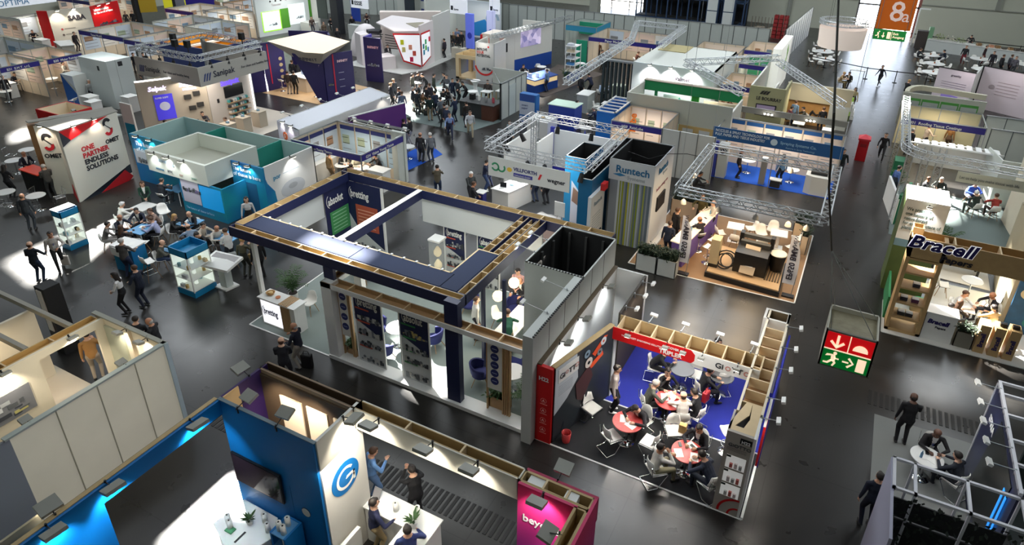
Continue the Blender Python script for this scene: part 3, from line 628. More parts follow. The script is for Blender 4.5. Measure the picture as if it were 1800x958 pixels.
PATCHES=[(0,[(285,965),(413,846),(540,905),(470,1020)]),(0,[(10,458),(60,436),(178,386),(226,392),(150,456),(60,500)]),(3.64,[(524,430),(556,408),(657,441),(628,463)]),(0,[(672,640),(690,600),(735,590),(785,618),(787,690),(740,700)]),(0,[(652,214),(684,168),(780,152),(762,188),(700,225)]),(0,[(1628,388),(1640,332),(1752,350),(1745,380),(1700,372),(1665,392)]),(0,[(1722,600),(1755,520),(1830,540),(1830,650),(1725,660),(1700,640)]),(0,[(1700,668),(1740,650),(1800,700),(1760,720)]),(0,[(18,236),(48,222),(58,240),(22,252)]),(0,[(930,178),(960,140),(975,146),(950,184)]),(0,[(1640,330),(1652,318),(1740,334),(1748,344)]),(0,[(880,330),(905,318),(930,330),(905,345)]),(0,[(900,380),(918,366),(985,386),(982,400)]),]
def roof():  # unseen ceiling, its openings shaped to drop the wanted sun patches
 vs=[Vector((X0,Y0)),Vector((X1,Y0)),Vector((X1,Y1+.4)),Vector((X0,Y1+.4))];polys=[];es=[(0,1),(1,2),(2,3),(3,0)]
 for z,px in PATCHES:
  q=[Vector(sunshift(P(x,y,z),z))for x,y in px];polys.append(q);o=len(vs);vs+=q;es+=[(o+i,o+(i+1)%len(q))for i in range(len(q))]
 r=delaunay_2d_cdt(vs,es,[],0,1e-4)
 def inside(p,q):
  c=False
  for i in range(len(q)):
   a,b=q[i],q[i-1]
   if(a.y>p.y)!=(b.y>p.y)and p.x<(b.x-a.x)*(p.y-a.y)/(b.y-a.y)+a.x:c=not c
  return c
 fs=[tuple(f)for f in r[2]if not any(inside(sum((r[0][i]for i in f),Vector((0,0)))/len(f),q)for q in polys)]
 mb=MB();cm=mat('ceiling_grey',(120,120,116),.8);mb.add([(v.x,v.y,CEIL_Z)for v in r[0]],fs,cm);mb.add([(v.x,v.y,CEIL_Z+.1)for v in r[0]],fs,cm)
 return struct(mb.mk('ceiling'))
roof()
gm=mat('floor_grate',(30,29,28),.5,.3)
def grate(x0,x1,y0,y1,lab):
 g=MB();n=int((x1-x0)/.16)
 for i in range(n):g.box(x0+i*.16,y0,.0,x0+i*.16+.09,y1,.012,gm)
 tag(g.mk('floor_grate',loc=(x0,y0,0)),lab,'floor grate')
grate(-9.6,0.5,9.35,10.0,'long slotted dark floor grate behind the round blue logo wall');grate(-15.2,-11.9,8.75,9.35,'slotted floor grate between the cream translucent wall and the purple store room')
grate(2.3,5.6,18.8,19.5,'slotted floor grate behind the grey carpet of the small round meeting table')
rb=mat('rack_blue',(44,66,96),.5);rd=mat('dark_store',(24,26,28),.8)
t=thing('storage_rack','tall dark blue steel racking standing behind the long partition','rack',(-20,80,0))
q=MB()
for x in np.linspace(-26,-13.5,11):q.box(x,79.2,0,x+.14,79.34,8,rb);q.box(x,81,0,x+.14,81.14,8,rb)
q.mk('upright',t)
for z in(.2,2.6,5):MB().box(-26,79.2,z,-13.4,81.1,z+.12,rb).mk('shelf',t)
q=MB();q.box(-26,82,0,-13.4,82.2,8,rd);q.box(-26,79.4,.35,-14,81,.4,rd)
q.mk('back_panel',t)
cl=K('c8ccc8')
for i,(x,lab)in enumerate(((-15.6,'pale storage locker with upper and lower doors at the right end of the blue racks'),(-17.4,'tall pale locker set into the blue racks'))):
 k=thing('storage_locker',lab,'locker',(x,78.4,0));MB().box(x,78.4,0,x+1.3,79.1,3.4,rb).mk('body',k)
 MB().box(x+.1,78.34,1.8,x+1.2,78.4,3.3,cl).mk('door',k);MB().box(x+.1,78.34,.15,x+1.2,78.4,1.7,cl).mk('door',k)
rnd=random.Random(3)
q=MB();rw=K('a89c8c')
for i in range(26):x=-12.5+rnd.random()*4.5;y=76.5+rnd.random()*2;q.cb(x,y,0,.9,.7,rnd.uniform(.2,.7),rw,rnd.random()*3)
for i in range(12):x=-12.3+i*.35;q.box(x,78.5,0,x+.05,78.55,1.6,K('5c4c40'))
s=q.mk('stored_furniture_heap',loc=(-10,77,0));tag(s,'heap of jumbled chairs and timber stored behind the partition','stored furniture');s['kind']='stuff'
q=MB();rr=K('8a1c1c')
for i in range(3):
 for j in range(6):q.box(-9.6+i*.5,75.5,j*.4,-9.2+i*.5,76.2,j*.4+.34,rr)
tag(q.mk('stacked_red_crate',loc=(-9,76,0)),'stack of red crates behind the side partition','crates')
PM=mat('partition_white',(176,182,176),.55,noise=.04);PJ=K('4a4e4c')
def partition(a,b,z,lab,step=1.0,mt=None):
 t=thing('partition_wall',lab,'partition wall',(a[0],a[1],0));mt=mt or PM
 MB().wall(a,b,0,z,.06,mt).mk('panel',t)
 q=MB();A=Vector(a);B=Vector(b);n=int((B-A).length/step);d=(B-A).normalized()
 for i in range(n+1):p=A+(B-A)*i/n;q.wall(p-d*.03,p+d*.03,0,z+.02,.1,PJ)
 q.wall(A,B,z-.02,z+.05,.09,ALU);q.mk('post',t);return t
partition((-34,62.3),(-8.2,63.3),3.0,'long white back partition running across the far end of the hall')
partition((-48,66),(-34,62.5),3.0,'pale partition continuing left behind the angular white stand')
partition((-6.9,63.5),(-6.3,79),3.0,'white side partition beside the far round tables',1.4,WHITE)
partition((-70,56),(-48,66),3.2,'long grey partition behind the stands in the far corner')
struct(MB().box(-36.6,60.2,0,-35.2,61.6,CEIL_Z,HWT).mk('column_1'));struct(MB().box(-25.9,64.2,0,-25.0,65,CEIL_Z,HWT).mk('column_2'))
# -- the large navy stand in the middle
CARPG=mat('carpet_grey_green',(128,138,134),.85,noise=.06,nscale=2)
carpet([(-17.25,12.74),(-6.1,12.74),(-6.1,18.95),(-17.55,18.95)],CARPG,'grey green carpet of the navy framed stand',edge=WHITE)
BT='bretting'
t=thing('exhibition_stand','large navy and white stand with open timber roof frame and hanging machine banners','exhibition stand',(-12,16,0));t['_w']=(-12,16,0)
ZT=3.64;ZL=3.3
hbm(t,-17.7,13.0,-8.6,13.3,ZL,ZT,NAVY,rib=.95)
hbm(t,-17.75,18.55,-6.2,18.92,ZL,ZT,NAVY,rib=.85)
hbm(t,-17.75,13.3,-17.35,18.55,ZL,ZT,NAVY,rib=.8)
hbm(t,-8.9,13.3,-8.6,18.55,ZL,ZT,NAVY,rib=.6)
hbm(t,-9.55,15.75,-9.25,18.55,ZL,ZT,NAVY,rib=.45);hbm(t,-9.2,15.75,-8.93,18.55,ZL,ZT-.06,NAVY,rib=.4)
MB().box(-13.98,14.1,ZL,-13.82,18.55,ZT,NAVY).box(-14.0,14.1,ZT,-13.8,18.55,ZT+.02,WHITE).mk('cross_beam',t)
NAVR=mat('navy_roof_cloth',(30,42,72),.85)
q=MB();q.box(-17.3,13.32,ZT-.03,-12.85,14.08,ZT+.01,NAVR);q.box(-12.82,13.32,ZT-.03,-9.5,14.08,ZT+.01,NAVR);q.box(-9.47,13.32,ZT-.03,-8.92,15.7,ZT+.01,NAVR);q.box(-9.6,14.08,ZT-.03,-9.47,15.7,ZT+.01,NAVR);q.mk('roof_cloth',t)
q=MB();tr=mat('timber_rib',(214,190,150),.7,noise=.1);q.box(-17.3,14.08,ZL,-9.6,14.13,ZT+.015,tr);q.box(-9.65,14.08,ZL,-9.6,15.75,ZT+.015,tr);q.box(-9.6,15.7,ZL,-8.9,15.75,ZT+.015,tr)
for i in range(16):q.box(-17+i*.47,14.06,ZT+.01,-16.94+i*.47,14.15,ZT+.05,WHITE)
q.mk('roof_edge_timber',t)
MB().box(-9.0,12.78,0,-8.55,13.0,ZT,NAVY).mk('column',t);MB().box(-13.62,12.98,2.9,-13.22,13.1,ZL,NAVY).mk('column',t)
for x,y in((-8.72,14.45),(-8.3,15.0)):MB().box(x-.05,y-.05,0,x+.05,y+.05,ZL,NAVY).mk('column',t)
for x,y in((-17.05,13.35),):MB().box(x-.07,y-.07,0,x+.07,y+.07,ZL,WHITE).mk('column',t)
GW=mat('pale_grey_fascia',(196,200,200),.6)
MB().box(-17.65,14.75,2.2,-17.55,17.2,ZL,GW).mk('hanging_fascia',t);MB().box(-13.9,18.62,2.3,-8.8,18.72,ZL,GW).mk('hanging_fascia',t)
def bretlogo(F,word,u,z,s,m=WHITE):
 F.text(word,u+.16*s,z,s,m,bold=.022,sx=.62,name='logo_lettering');F.ring(u+.52*s,z+.36*s,.62*s,.68*s,m,'logo_arc',125,245,sq=.8)
def mch(F,u0,u1,z,m,sd=1):
 rnd=random.Random(sd);q=MB();L=u1-u0;M2=K('6c7076');M3=K('34383e')
 for i in range(12):u=u0+L*(i/12);h=rnd.uniform(.08,.3)*min(1,L);F.rect(u,u+L*rnd.uniform(.07,.14),z+rnd.uniform(0,.05),z+h,rnd.choice((m,M2,M3,m)),mb=q,t=.004+i*.0004,lift=.014)
 for i in range(6):u=u0+L*rnd.random()*.9;F.disc(u+.05,z+rnd.uniform(.03,.2),.05,.05,rnd.choice((M2,M3)),mb=q,t=.011,lift=.014,n=10)
 return q.mk('machine_picture',F.p,loc=F.at(u0,z))
MACH=K('b4b4b0');MAY=K('b8a468');RED=K('c0503c');GRN=K('3c8a50')
F=Face((-17.5,17.2),(-17.5,18.6),t,.0);F.rect(0,1.4,0,ZL,NAVY,'graphic_wall',.03);F.off=.03
F.poly([(0,0),(1.4,0),(1.4,.55),(0,1.15)],GW,'graphic_wedge');bretlogo(F,'absolut',.08,2.62,.46);F.rect(.2,1.25,1.3,2.3,GRN,'list_panel',.015);mch(F,.1,1.3,.5,MAY,4)
F=Face((-17.5,18.52),(-15.75,18.52),t,.0);F.rect(0,1.75,0,ZL,NAVY,'graphic_wall',.03);F.off=.03
F.poly([(0,0),(1.75,0),(1.75,.5),(.4,1.3),(0,1.9)],GW,'graphic_wedge');bretlogo(F,'bretting',.12,2.66,.46);F.rect(.4,1.5,1.25,2.35,mat('rust_red_panel',(176,84,60),.6),'list_panel',.015);mch(F,.3,1.6,.35,MACH,5);MB().box(-15.78,18.48,0,-15.7,18.56,ZL,WHITE).mk('corner_post',t)
for F,mm,zz in((Face((-17.5,17.2),(-17.5,18.6),t,.05),K('8cc09a'),1.3),(Face((-17.5,18.52),(-15.75,18.52),t,.05),K('dca088'),1.25)):
 q=MB()
 for i in range(6):F.rect(.3 if mm==K('8cc09a')else .5,1.1 if mm==K('8cc09a')else 1.35,zz+.12+i*.15,zz+.16+i*.15,mm,mb=q,t=.004)
 q.mk('list_lines',t)
def banner(x0,x1,y,z0,z1,word,accent,seed,mm=MACH):
 F=Face((x0,y),(x1,y),t,.0);w=x1-x0;h=z1-z0;F.rect(0,w,z0,z1,GW,'banner',.012)
 F.poly([(0,z1),(w,z1),(w,z0+h*.42),(w*.55,z0+h*.52),(0,z0+h*.62)],NAVY,'banner_top',.006,lift=.012);F.off=.02
 bretlogo(F,word,w*.1,z1-h*.16,w*.36)
 for k,f in enumerate((.78,.6,.42,.24)):F.rect(w*(.08 if k else .05),w*.55,z0+h*f,z0+h*(f+.018),accent,'banner_caption',.012,lift=.003)
 for k,f in enumerate((.63,.42,.25,.03)):mch(F,w*.1,w*.95,z0+h*f,mm if k<1 else MACH,seed+k)
 MB().box(x0-.04,y-.03,z0,x0-.01,y+.01,z1,WHITE).box(x1+.0,y-.03,z0,x1+.04,y+.01,z1,WHITE).mk('banner_pole',t)
banner(-12.5,-11.45,12.98,.12,2.75,'bretting',RED,11);banner(-10.75,-9.72,12.98,.12,2.75,'absolut',GRN,21,MAY)
banner(-13.0,-12.1,18.75,0,2.3,'bretting',RED,31);banner(-11.5,-10.6,18.75,0,2.3,'absolut',GRN,41)
q=MB();q.box(-13.55,12.72,0,-13.15,13.12,2.9,WHITE);q.mk('frame_post',t);MB().box(-6.35,12.72,0,-6.2,13.12,2.9,WHITE).mk('frame_post',t)
hbm(t,-13.55,12.72,-6.2,13.14,2.74,2.9,WHITE,'frame_head',inner=OAK,rib=1.05)
MB().box(-13.55,12.68,0,-6.1,13.16,.13,WHITE).mk('frame_plinth',t)
MB().box(-13.55,14.2,0,-13.25,14.4,2.9,WHITE).mk('frame_post',t);hbm(t,-13.55,13.14,-13.2,14.4,2.74,2.9,WHITE,'frame_head',inner=OAK,rib=.4)
DISC=mat('navy_disc',(38,46,104),.5)
def discboard(x0,x1,y,z0,z1,n,slat1):
 F=Face((x0,y),(x1,y),t,0);F.rect(0,x1-x0,z0,z1,OFFWHITE,'sign_board',.03);F.off=.03
 for i in range(n):F.disc((x1-x0)/2,z1-.3-i*(z1-z0-.45)/(n-.4),.13,.13,DISC,'sign_disc',.01);F.rect((x1-x0)/2-.08,(x1-x0)/2+.08,z1-.31-i*(z1-z0-.45)/(n-.4),z1-.29-i*(z1-z0-.45)/(n-.4),K('a8aed0'),'disc_caption',.003,lift=.01)
 q=MB()
 for i in range(int((slat1-x1)/.07)):q.box(x1+i*.07,y-.03,.13,x1+i*.07+.045,y+.05,2.74,OAK)
 q.box(x0-.04,y-.03,.13,x0,y+.05,2.74,OAK);q.mk('timber_slats',t)
discboard(-13.12,-12.78,13.0,.9,2.7,4,-12.6);discboard(-7.72,-7.24,13.0,.95,2.7,5,-6.9)
planter(-13.1,13.05,-12.6,13.5,.35,'oak box planter with green herbs under the left disc sign',OAK,2,60,.35,lm=LEAF);planter(-7.75,13.1,-7.2,13.5,.5,'oak box planter with green herbs under the right disc sign',OAK,3,60,.3,lm=LEAF)
s=thing('brochure_stand','narrow white brochure stand with bright leaflets beside the left disc sign','brochure stand',(-12.55,13.5,0));MB().box(-12.75,13.55,0,-12.35,13.6,1.9,WHITE).mk('back_panel',s)
for k in range(6):MB().box(-12.75,13.35,.2+k*.28,-12.35,13.55,.22+k*.28,WHITE).mk('shelf',s);MB().box(-12.7,13.38,.22+k*.28,-12.42,13.5,.36+k*.28,K(('d05058','48a0b8','e8e8e8','d8d8d0','d89030','c8c8c8')[k])).mk('brochures',s)
k=thing('reception_counter','white reception counter with timber slat corner at the front left of the navy stand','counter',(-16.3,13.4,0));k['_w']=(-16.3,13.4,0)
MB().box(-16.9,13.05,0,-15.3,13.55,1.07,WHITE).mk('body',k);MB().box(-16.95,13.0,1.07,-15.25,13.6,1.11,WHITE).mk('worktop',k)
q=MB();[q.box(-15.9+i*.05,13.01,0,-15.87+i*.05,13.06,1.07,OAK)for i in range(8)];[q.box(-15.95+i*.07,13.0,1.11,-15.91+i*.07,13.6,1.13,OAK)for i in range(6)];q.mk('timber_slats',k)
F=Face((-16.9,13.05),(-15.3,13.05),k,0);F.rect(.05,.95,.08,1.0,mat('backlit_white',(250,250,255),.5,emit=.9),'lit_front',.01);F.off=.012;F.text('bretting',.16,.5,.34,NAVY,bold=.02,sx=.6,name='logo_lettering');F.ring(.3,.62,.2,.225,NAVY,'logo_arc',125,245)
put('shell',-15.9,14.3,PI,'white shell chair behind the white reception counter')
bw=thing('gift_basket','round wicker basket of small gifts on the reception counter','basket',(-16.65,13.35,1.11));MB().lathe((-16.65,13.35,1.11),[(.11,0),(.16,.08),(.145,.08),(.1,.02)],K('b08850'),18).mk('bowl',bw);MB().ball((-16.65,13.35,1.17),.09,K('d8b880'),10,(1,1,.5)).mk('contents',bw)
for i,(x,y,l)in enumerate(((-16.25,13.3,'small round orange dish on the reception counter'),)):o=MB().lathe((x,y,1.11),[(.07,0),(.09,.04)],K('c87848'),14).mk('dish',loc=(x,y,1.11));tag(o,l,'dish')
palm(-17.0,14.6,'tall potted palm beside the white post behind the reception counter',1.7,.7,16,seed=2)
palm(-6.75,13.6,'spreading potted palm by the right end of the white frame, next to the red tower',1.2,.55,16,seed=5)
g=thing('display_case','tall narrow glass display case with white pedestal forms inside','display case',(-12.7,17.8,0));MB().box(-12.95,17.55,0,-12.45,18.05,.35,WHITE).mk('base',g);MB().box(-12.93,17.57,.35,-12.47,18.03,2.2,GLASS).mk('glass',g);MB().box(-12.95,17.55,2.2,-12.45,18.05,2.27,WHITE).mk('cap',g)
q=MB();[q.lathe((-12.7,17.8,.4+i*.55),[(.08,0),(.15,.1),(.15,.22),(.05,.4)],mat('warm_cream',(240,222,180),.5,emit=.25),12)for i in range(3)];q.mk('exhibits',g)
for x,y,a,l in((-15.6,16.9,190,'navy armchair with splayed legs furthest left, under the green list panel'),(-10.9,17.1,200,'navy armchair near the centre of the stand floor, right of the glass display case'),(-12.85,14.35,270,'navy armchair with pale seat left of the white pedestal table behind the left hanging banner'),(-10.85,14.75,90,'navy armchair right of the white pedestal table behind the right hanging banner'),(-11.9,13.45,0,'navy armchair half hidden between the two hanging banners'),(-8.6,14.0,300,'navy armchair left of the round table by the right disc sign'),(-7.0,14.6,120,'navy armchair behind the round table by the right disc sign'),(-9.3,17.6,190,'navy armchair just left of the glass meeting room')):put('arm',x,y,math.radians(a),l)
put('rt_white',-11.95,14.3,0,'white pedestal table between navy armchairs behind the hanging banners');put('rt_white',-7.55,14.15,0,'white round table behind the right disc sign')
NBC=mat('blue_carpet_dark',(26,34,92),.9)
mt=thing('meeting_table','long white meeting table in the glass meeting room of the navy stand','table',(-8.7,16.4,0));MB().box(-9.05,15.35,.71,-8.3,17.4,.75,WHITE).mk('table_top',mt)
for a,b in((-9,15.45),(-8.36,15.45),(-9,17.3),(-8.36,17.3)):MB().box(a-.03,b-.03,0,a+.03,b+.03,.71,WHITE).mk('leg',mt)
carpet([(-8.75,15.0),(-7.4,15.0),(-7.4,16.9),(-8.0,16.9),(-8.0,15.6),(-8.75,15.6)],NBC,'dark blue carpet beside the long white meeting table',.015)
for x,y,a,l in((-9.5,16.8,-90,'white shell chair on the far left side of the meeting table'),(-9.55,15.7,-80,'white shell chair at the front left corner of the meeting table')):put('shell',x,y,math.radians(a),l)
for x,y,z,l in((-8.98,16.9,1.95,'glowing round paper lamp hanging by the dark suited man in the meeting room'),(-9.2,16.2,1.75,'glowing round paper lamp hanging behind the navy post in the meeting room')):
 g=thing('pendant_lamp',l,'lamp',(x,y,z));MB().ball((x,y,z),.19,mat('paper_lamp_glow',(255,226,176),.6,emit=1.6),16).mk('lamp_shade',g);MB().tube((x,y,z+.18),(x,y,ZL+.1),.008,BLACK,5).mk('cord',g)
 pl=bpy.data.lights.new('pendant_light','POINT');pl.energy=25;pl.color=(1,.85,.6);pl.shadow_soft_size=.25;po=bpy.data.objects.new('pendant_light',pl);C.objects.link(po);po.location=(x,y,z-.35)
wl=thing('white_screen_wall','bright white wall closing the back of the meeting room','partition wall',(-8.6,18.3,0));MB().box(-8.9,18.2,0,-8.05,18.3,2.3,WHITE).mk('panel',wl)
tv=thing('spiral_notebook','dark object lying on the front end of the meeting table','object',(-8.9,15.55,.75));MB().lathe((-8.9,15.55,.75),[(.07,0),(.08,.04),(.05,.06)],BLACK,12).mk('body',tv)
slt((-8.4,16.6,3.2),60,1.0);slt((-12,16.2,7.5),260,5,(.95,1,1),3);slt((-16.4,14.5,5),50,2)
st=thing('store_room','tall grey store room open at the top with black lining inside','store room',(-7,17,0));st['_w']=(-7,17,0)
DG=mat('dark_lining',(30,30,30),.85)
obx(st,-8.0,15.75,-6.03,18.5,0,3.64,GREYP,DARK,.05,frame=GREYP)
q=MB();[q.box(-7.95,15.9+i*.85,.05,-7.88,16.0+i*.85,3.5,K('484846'))for i in range(4)];[q.box(-7.7+i*.6,18.38,.05,-7.62+i*.6,18.44,3.5,K('484846'))for i in range(3)];q.mk('lining_frame',st)
MB().box(-6.33,12.42,0,-6.03,15.75,3.64,GREYP).mk('tall_side_wall',st)
q=MB();[q.box(-6.03,y,0,-6.02,y+.015,3.64,K('8c8c88'))for y in(13.4,14.4,15.4,16.4,17.4)];q.mk('panel_joints',st)
q=MB();[q.box(-6.07,12.45+i*.1,3.64,-6.01,12.5+i*.1,3.67,BLACK)for i in range(33)];[q.box(-7.95+i*.1,15.74,3.64,-7.9+i*.1,15.8,3.67,BLACK)for i in range(19)];q.mk('fixing_strip',st)
for y in(13.6,14.9):flood(st,(-6.2,y,3.66),(-1,0),.75,3,kind='arm',color=(1,.95,.9))
for y in(16.4,17.3):flood(st,(-8.0,y,3.66),(-1,0),.6,5,kind='arm',color=(1,.95,.9))
# -- red, white and blue stand with the meeting tables
ZG=2.62
GC=mat('carpet_charcoal',(38,40,44),.9);BC=mat('carpet_royal_blue',(24,36,140),.9,noise=.05)
carpet([(-6.06,12.7),(-.3,12.7),(-.3,15.1),(-4.5,15.1),(-5.6,15.1)],GC,'charcoal carpet along the front of the red and white stand',.012,edge=WHITE);carpet([(-5.2,15.1),(-.3,15.1),(-.3,18.6),(-5.6,18.6)],BC,'royal blue carpet inside the red and white stand',.014)
gi=thing('exhibition_stand','red and white stand with timber backed header, graphite side wall and H22 towers','exhibition stand',(-3,15,0));gi['_w']=(-3,15,0)
MB().box(-6.03,12.75,0,-5.93,18.5,ZG,WHITE).mk('white_side_wall',gi);MB().box(-6.06,12.72,ZG,-5.9,18.5,ZG+.04,mat('weathered_timber',(112,98,80),.8,noise=.2)).mk('timber_cap',gi)
for y in(13.9,15.2,17.2):flood(gi,(-5.92,y,ZG),(1,0),.28,16,(.92,.97,1),rise=.05,size=.85)
MB().box(-5.9,18.42,0,-4.85,18.5,ZG,WHITE).mk('rear_wall',gi)
REDP=mat('signal_red',(206,22,26),.45);GRAPH=mat('graphite_print',(46,52,58),.5,noise=.1)
MB().box(-6.02,12.68,0,-5.55,12.8,ZG,REDP).mk('red_tower',gi)
F=Face((-6.02,12.68),(-5.55,12.68),gi,0);F.text('H22',.07,2.18,.17,WHITE,bold=.03,name='stand_number')
for i in range(4):F.ring(.235,1.5-i*.34,.075,.088,K('f0a8a0'),'tower_symbol');F.text('A',.19,1.46-i*.34,.12,K('f0c8c4'),name='tower_symbol');F.rect(.13,.34,1.36-i*.34,1.375-i*.34,K('f0a8a0'),'caption_line',.004)
a,b=(-5.55,12.78),(-4.86,15.35)
MB().wall(a,b,0,ZG,.08,GRAPH).mk('graphite_wall',gi);MB().wall((a[0]-.04,a[1]),(b[0]-.04,b[1]),ZG,ZG+.03,.16,PLY).mk('timber_cap',gi)
F=Face(a,b,gi,.045);GL=F.L
F.poly([(0,1.0),(0,ZG),(.9,ZG),(1.0,1.75),(.55,1.3)],K('c4ccd2'),'pale_area',.006);F.rect(.12,.98,2.05,2.5,WHITE,'logo_plate',.01,lift=.006);F.text('Gi',.16,2.17,.24,K('303438'),bold=.01,name='logo_lettering',lift=.012);F.ring(.47,2.27,.035,.06,K('c89088'),'logo_ring',lift=.016);F.text('TT',.55,2.17,.24,K('303438'),name='logo_lettering',bold=.01,lift=.012);F.ring(.9,2.27,.05,.08,K('c89088'),'logo_ring',lift=.016)
F.poly([(.9,1.55),(1.5,1.9),(1.7,1.4),(1.25,.75),(1.0,.95)],K('4a2c2e'),'machine_block',.008,lift=.006)
for u,z,r,m1 in((1.45,2.0,.17,K('d8d0c8')),(1.35,2.35,.13,K('7890a0')),(2.1,2.4,.13,K('c8ccd0')),(1.95,2.1,.12,K('788088'))):F.ring(u,z,r*.35,r,m1,'roll_picture',lift=.012)
F.poly([(1.6,2.2),(2.15,2.55),(2.3,2.5),(1.75,2.05)],K('d85028'),'red_arm',.008,lift=.008);F.poly([(1.5,1.85),(2.1,2.05),(2.15,1.9),(1.6,1.7)],K('d85028'),'red_arm',.008,lift=.008)
q=MB();[F.rect(.15,.75,1.9-i*.06,1.915-i*.06,K('98a0a8'),mb=q,t=.004,lift=.007)for i in range(6)];F.poly([(.3,.12),(.45,.5),(.52,.12)],K('202830'),mb=q,t=.004);q.mk('caption_lines',gi)
F.rect(GL-.02,GL+.12,0,2.3,K('c8ccd0'),'end_panel',.03)
y0,y1=15.25,15.95
MB().box(-4.86,y1-.03,2.2,-.72,y1,ZG,PLY).mk('header_back',gi);q=MB();q.box(-4.86,y0+.03,2.22,-.72,y1-.03,2.25,mat('burlap_brown',(150,112,72),.9,noise=.2));q.mk('header_floor',gi)
r=MB();[r.box(-4.75+i*.5,y0+.03,2.3,-4.71+i*.5,y1,ZG+.01,tr)for i in range(9)];r.box(-4.86,y0+.03,2.3,-.72,y0+.06,ZG,tr);r.mk('timber_ribs',gi)
F=Face((-4.86,y0+.03),(-.72,y0+.03),gi,0);F.poly([(0,2.2),(0,ZG),(2.3,ZG),(2.42,2.5),(2.42,2.3),(2.34,2.2)],REDP,'red_fascia',.02,lift=.002);F.poly([(2.34,2.2),(2.42,2.3),(2.42,2.5),(2.3,ZG),(4.14,ZG),(4.14,2.2)],WHITE,'white_fascia',.018,lift=.001);F.off=.012
F.text('THE NEWEST EMBOSSING SOLUTION',.28,2.4,.075,K('f4d0cc'),bold=.02,name='slogan_lettering');F.text('DISCOVER',1.5,2.46,.1,WHITE,bold=.02,name='slogan_lettering');F.text('TRIPLER',1.42,2.25,.18,WHITE,bold=.03,name='slogan_lettering')
F.text('Gi',2.98,2.32,.24,K('303438'),bold=.02,name='logo_lettering');F.ring(3.33,2.4,.045,.075,K('c08078'),'logo_ring',lift=.014);F.text('TT',3.43,2.32,.24,K('303438'),bold=.02,name='logo_lettering');F.ring(3.82,2.4,.045,.075,K('c08078'),'logo_ring',lift=.014);F.rect(3.1,3.6,2.26,2.27,K('a0a0a0'),'caption_line',.004)
for x in(-4.0,-3.05,-2.05,-1.1):flood(gi,(x,y1,ZG),(.1,1),.38,7,kind='arm',rise=.05)
for x in(-4.35,-3.25,-2.75,-2.25,-1.3):flood(gi,(x,y0+.05,ZG-.02),(0,-1),.2,8,rise=-.02,size=.55,aim=(x,y0-1.2,0))
TW=mat('warm_grey_print',(176,168,158),.6)
MB().box(-1.03,12.7,0,-.42,12.78,ZG,TW).mk('tower_front',gi);MB().box(-.42,12.7,0,-.36,13.6,ZG,WHITE).mk('tower_side',gi);MB().box(-1.03,12.78,0,-.98,13.5,ZG,TW).mk('tower_side',gi)
q=MB();q.prism([(-1.03,12.78),(-.42,12.78),(-.42,13.0),(-.7,12.95),(-.9,12.95),(-1.03,13.0)],ZG-.03,ZG,tr);q.prism([(-1.03,13.0),(-.9,12.95),(-.66,13.45),(-.66,13.9),(-.8,13.9)],ZG-.03,ZG,tr);q.prism([(-.7,12.95),(-.42,13.0),(-.42,13.9),(-.66,13.9),(-.62,13.3)],ZG-.03,ZG,tr);q.mk('tower_top',gi)
MB().box(-.98,12.8,2.3,-.44,13.9,2.34,BLACK).mk('tower_hollow_shade',gi)  # black sheet stands in for the shade inside the hollow tower
F=Face((-1.03,12.7),(-.42,12.7),gi,0);F.rect(.33,.6,2.36,2.52,BLACK,'number_plate',.008);F.text('H22',.36,2.39,.12,WHITE,bold=.03,name='stand_number',lift=.008);F.text('GiOTTO',.08,2.2,.14,K('404448'),bold=.01,name='logo_lettering')
q=MB();[F.rect(.06,.52,2.14-i*.04,2.15-i*.04,K('686460'),mb=q,t=.003)for i in range(3)];q.mk('caption_lines',gi)
for k in range(3):
 F.rect(.1,.55,1.52-k*.46,1.92-k*.46,mat('niche_white',(236,236,232),.5,emit=.25),'display_niche',.006);F.rect(.1,.2,1.86-k*.46,1.92-k*.46,K('28302c'),'niche_shadow',.004,lift=.007)
 for j in range(3):F.rect(.2+j*.11,.27+j*.11,1.58-k*.46,1.70-k*.46+.03*((j+k)%2),K(('c86860','e0d0cc','b8b8b4')[(j+k)%3]),'niche_product',.05,lift=.004)
F.ring(.6,.1,.44,.5,REDP,'red_arc',90,185);F.ring(.6,.06,.2,.25,REDP,'red_arc',90,185)
for x in(-.98,-.42):MB().box(x,13.5,ZG-.1,x+.06,18.4,ZG,mat('cream_rail',(226,214,190),.6)).mk('side_rail',gi)
q=MB();[q.box(-.92,13.9+i*.5,ZG-.3,-.42,13.94+i*.5,ZG-.02,tr)for i in range(9)];q.box(-.92,13.9,ZG-.34,-.42,17.9,ZG-.31,mat('burlap_brown',(150,112,72),.9));q.mk('rail_ribs',gi)
MB().box(-1.08,17.85,0,-.36,18.5,.02,WHITE).mk('rear_tower_base',gi);obx(gi,-1.08,17.85,-.36,18.45,0,ZG,OFFWHITE,K('6c5c44'),.07)
F=Face((-1.08,17.85),(-.36,17.85),gi,.01);F.rect(.05,.45,1.5,1.8,K('282830'),'poster_block',.01);F.poly([(.1,1.9),(.3,2.1),(.45,1.95)],K('50a040'),'poster_shape',.01);F.disc(.25,1.2,.07,.07,K('7c4c9c'),'poster_shape');F.rect(.1,.5,.7,.8,K('50a0a8'),'poster_shape',.01)
MB().box(-.3,14.6,0,-.24,18.4,1.9,mat('carpet_royal_blue',(24,36,140),.9)).mk('blue_side_panel',gi);MB().box(-.33,12.72,0,-.27,14.6,.06,WHITE).mk('floor_rail',gi);MB().box(-.3,13.7,.9,-.25,14.5,2.2,REDP).mk('red_side_panel',gi);MB().box(-.31,13.7,2.2,-.25,14.5,2.5,WHITE).mk('white_side_panel',gi)
for y in(13.5,14.3,15.6,16.6,17.7):flood(gi,(-.36,y,ZG),(1,.08),.36,3,kind='arm',rise=.05)
for i,y in enumerate((18.55,19.4,20.2)):pass
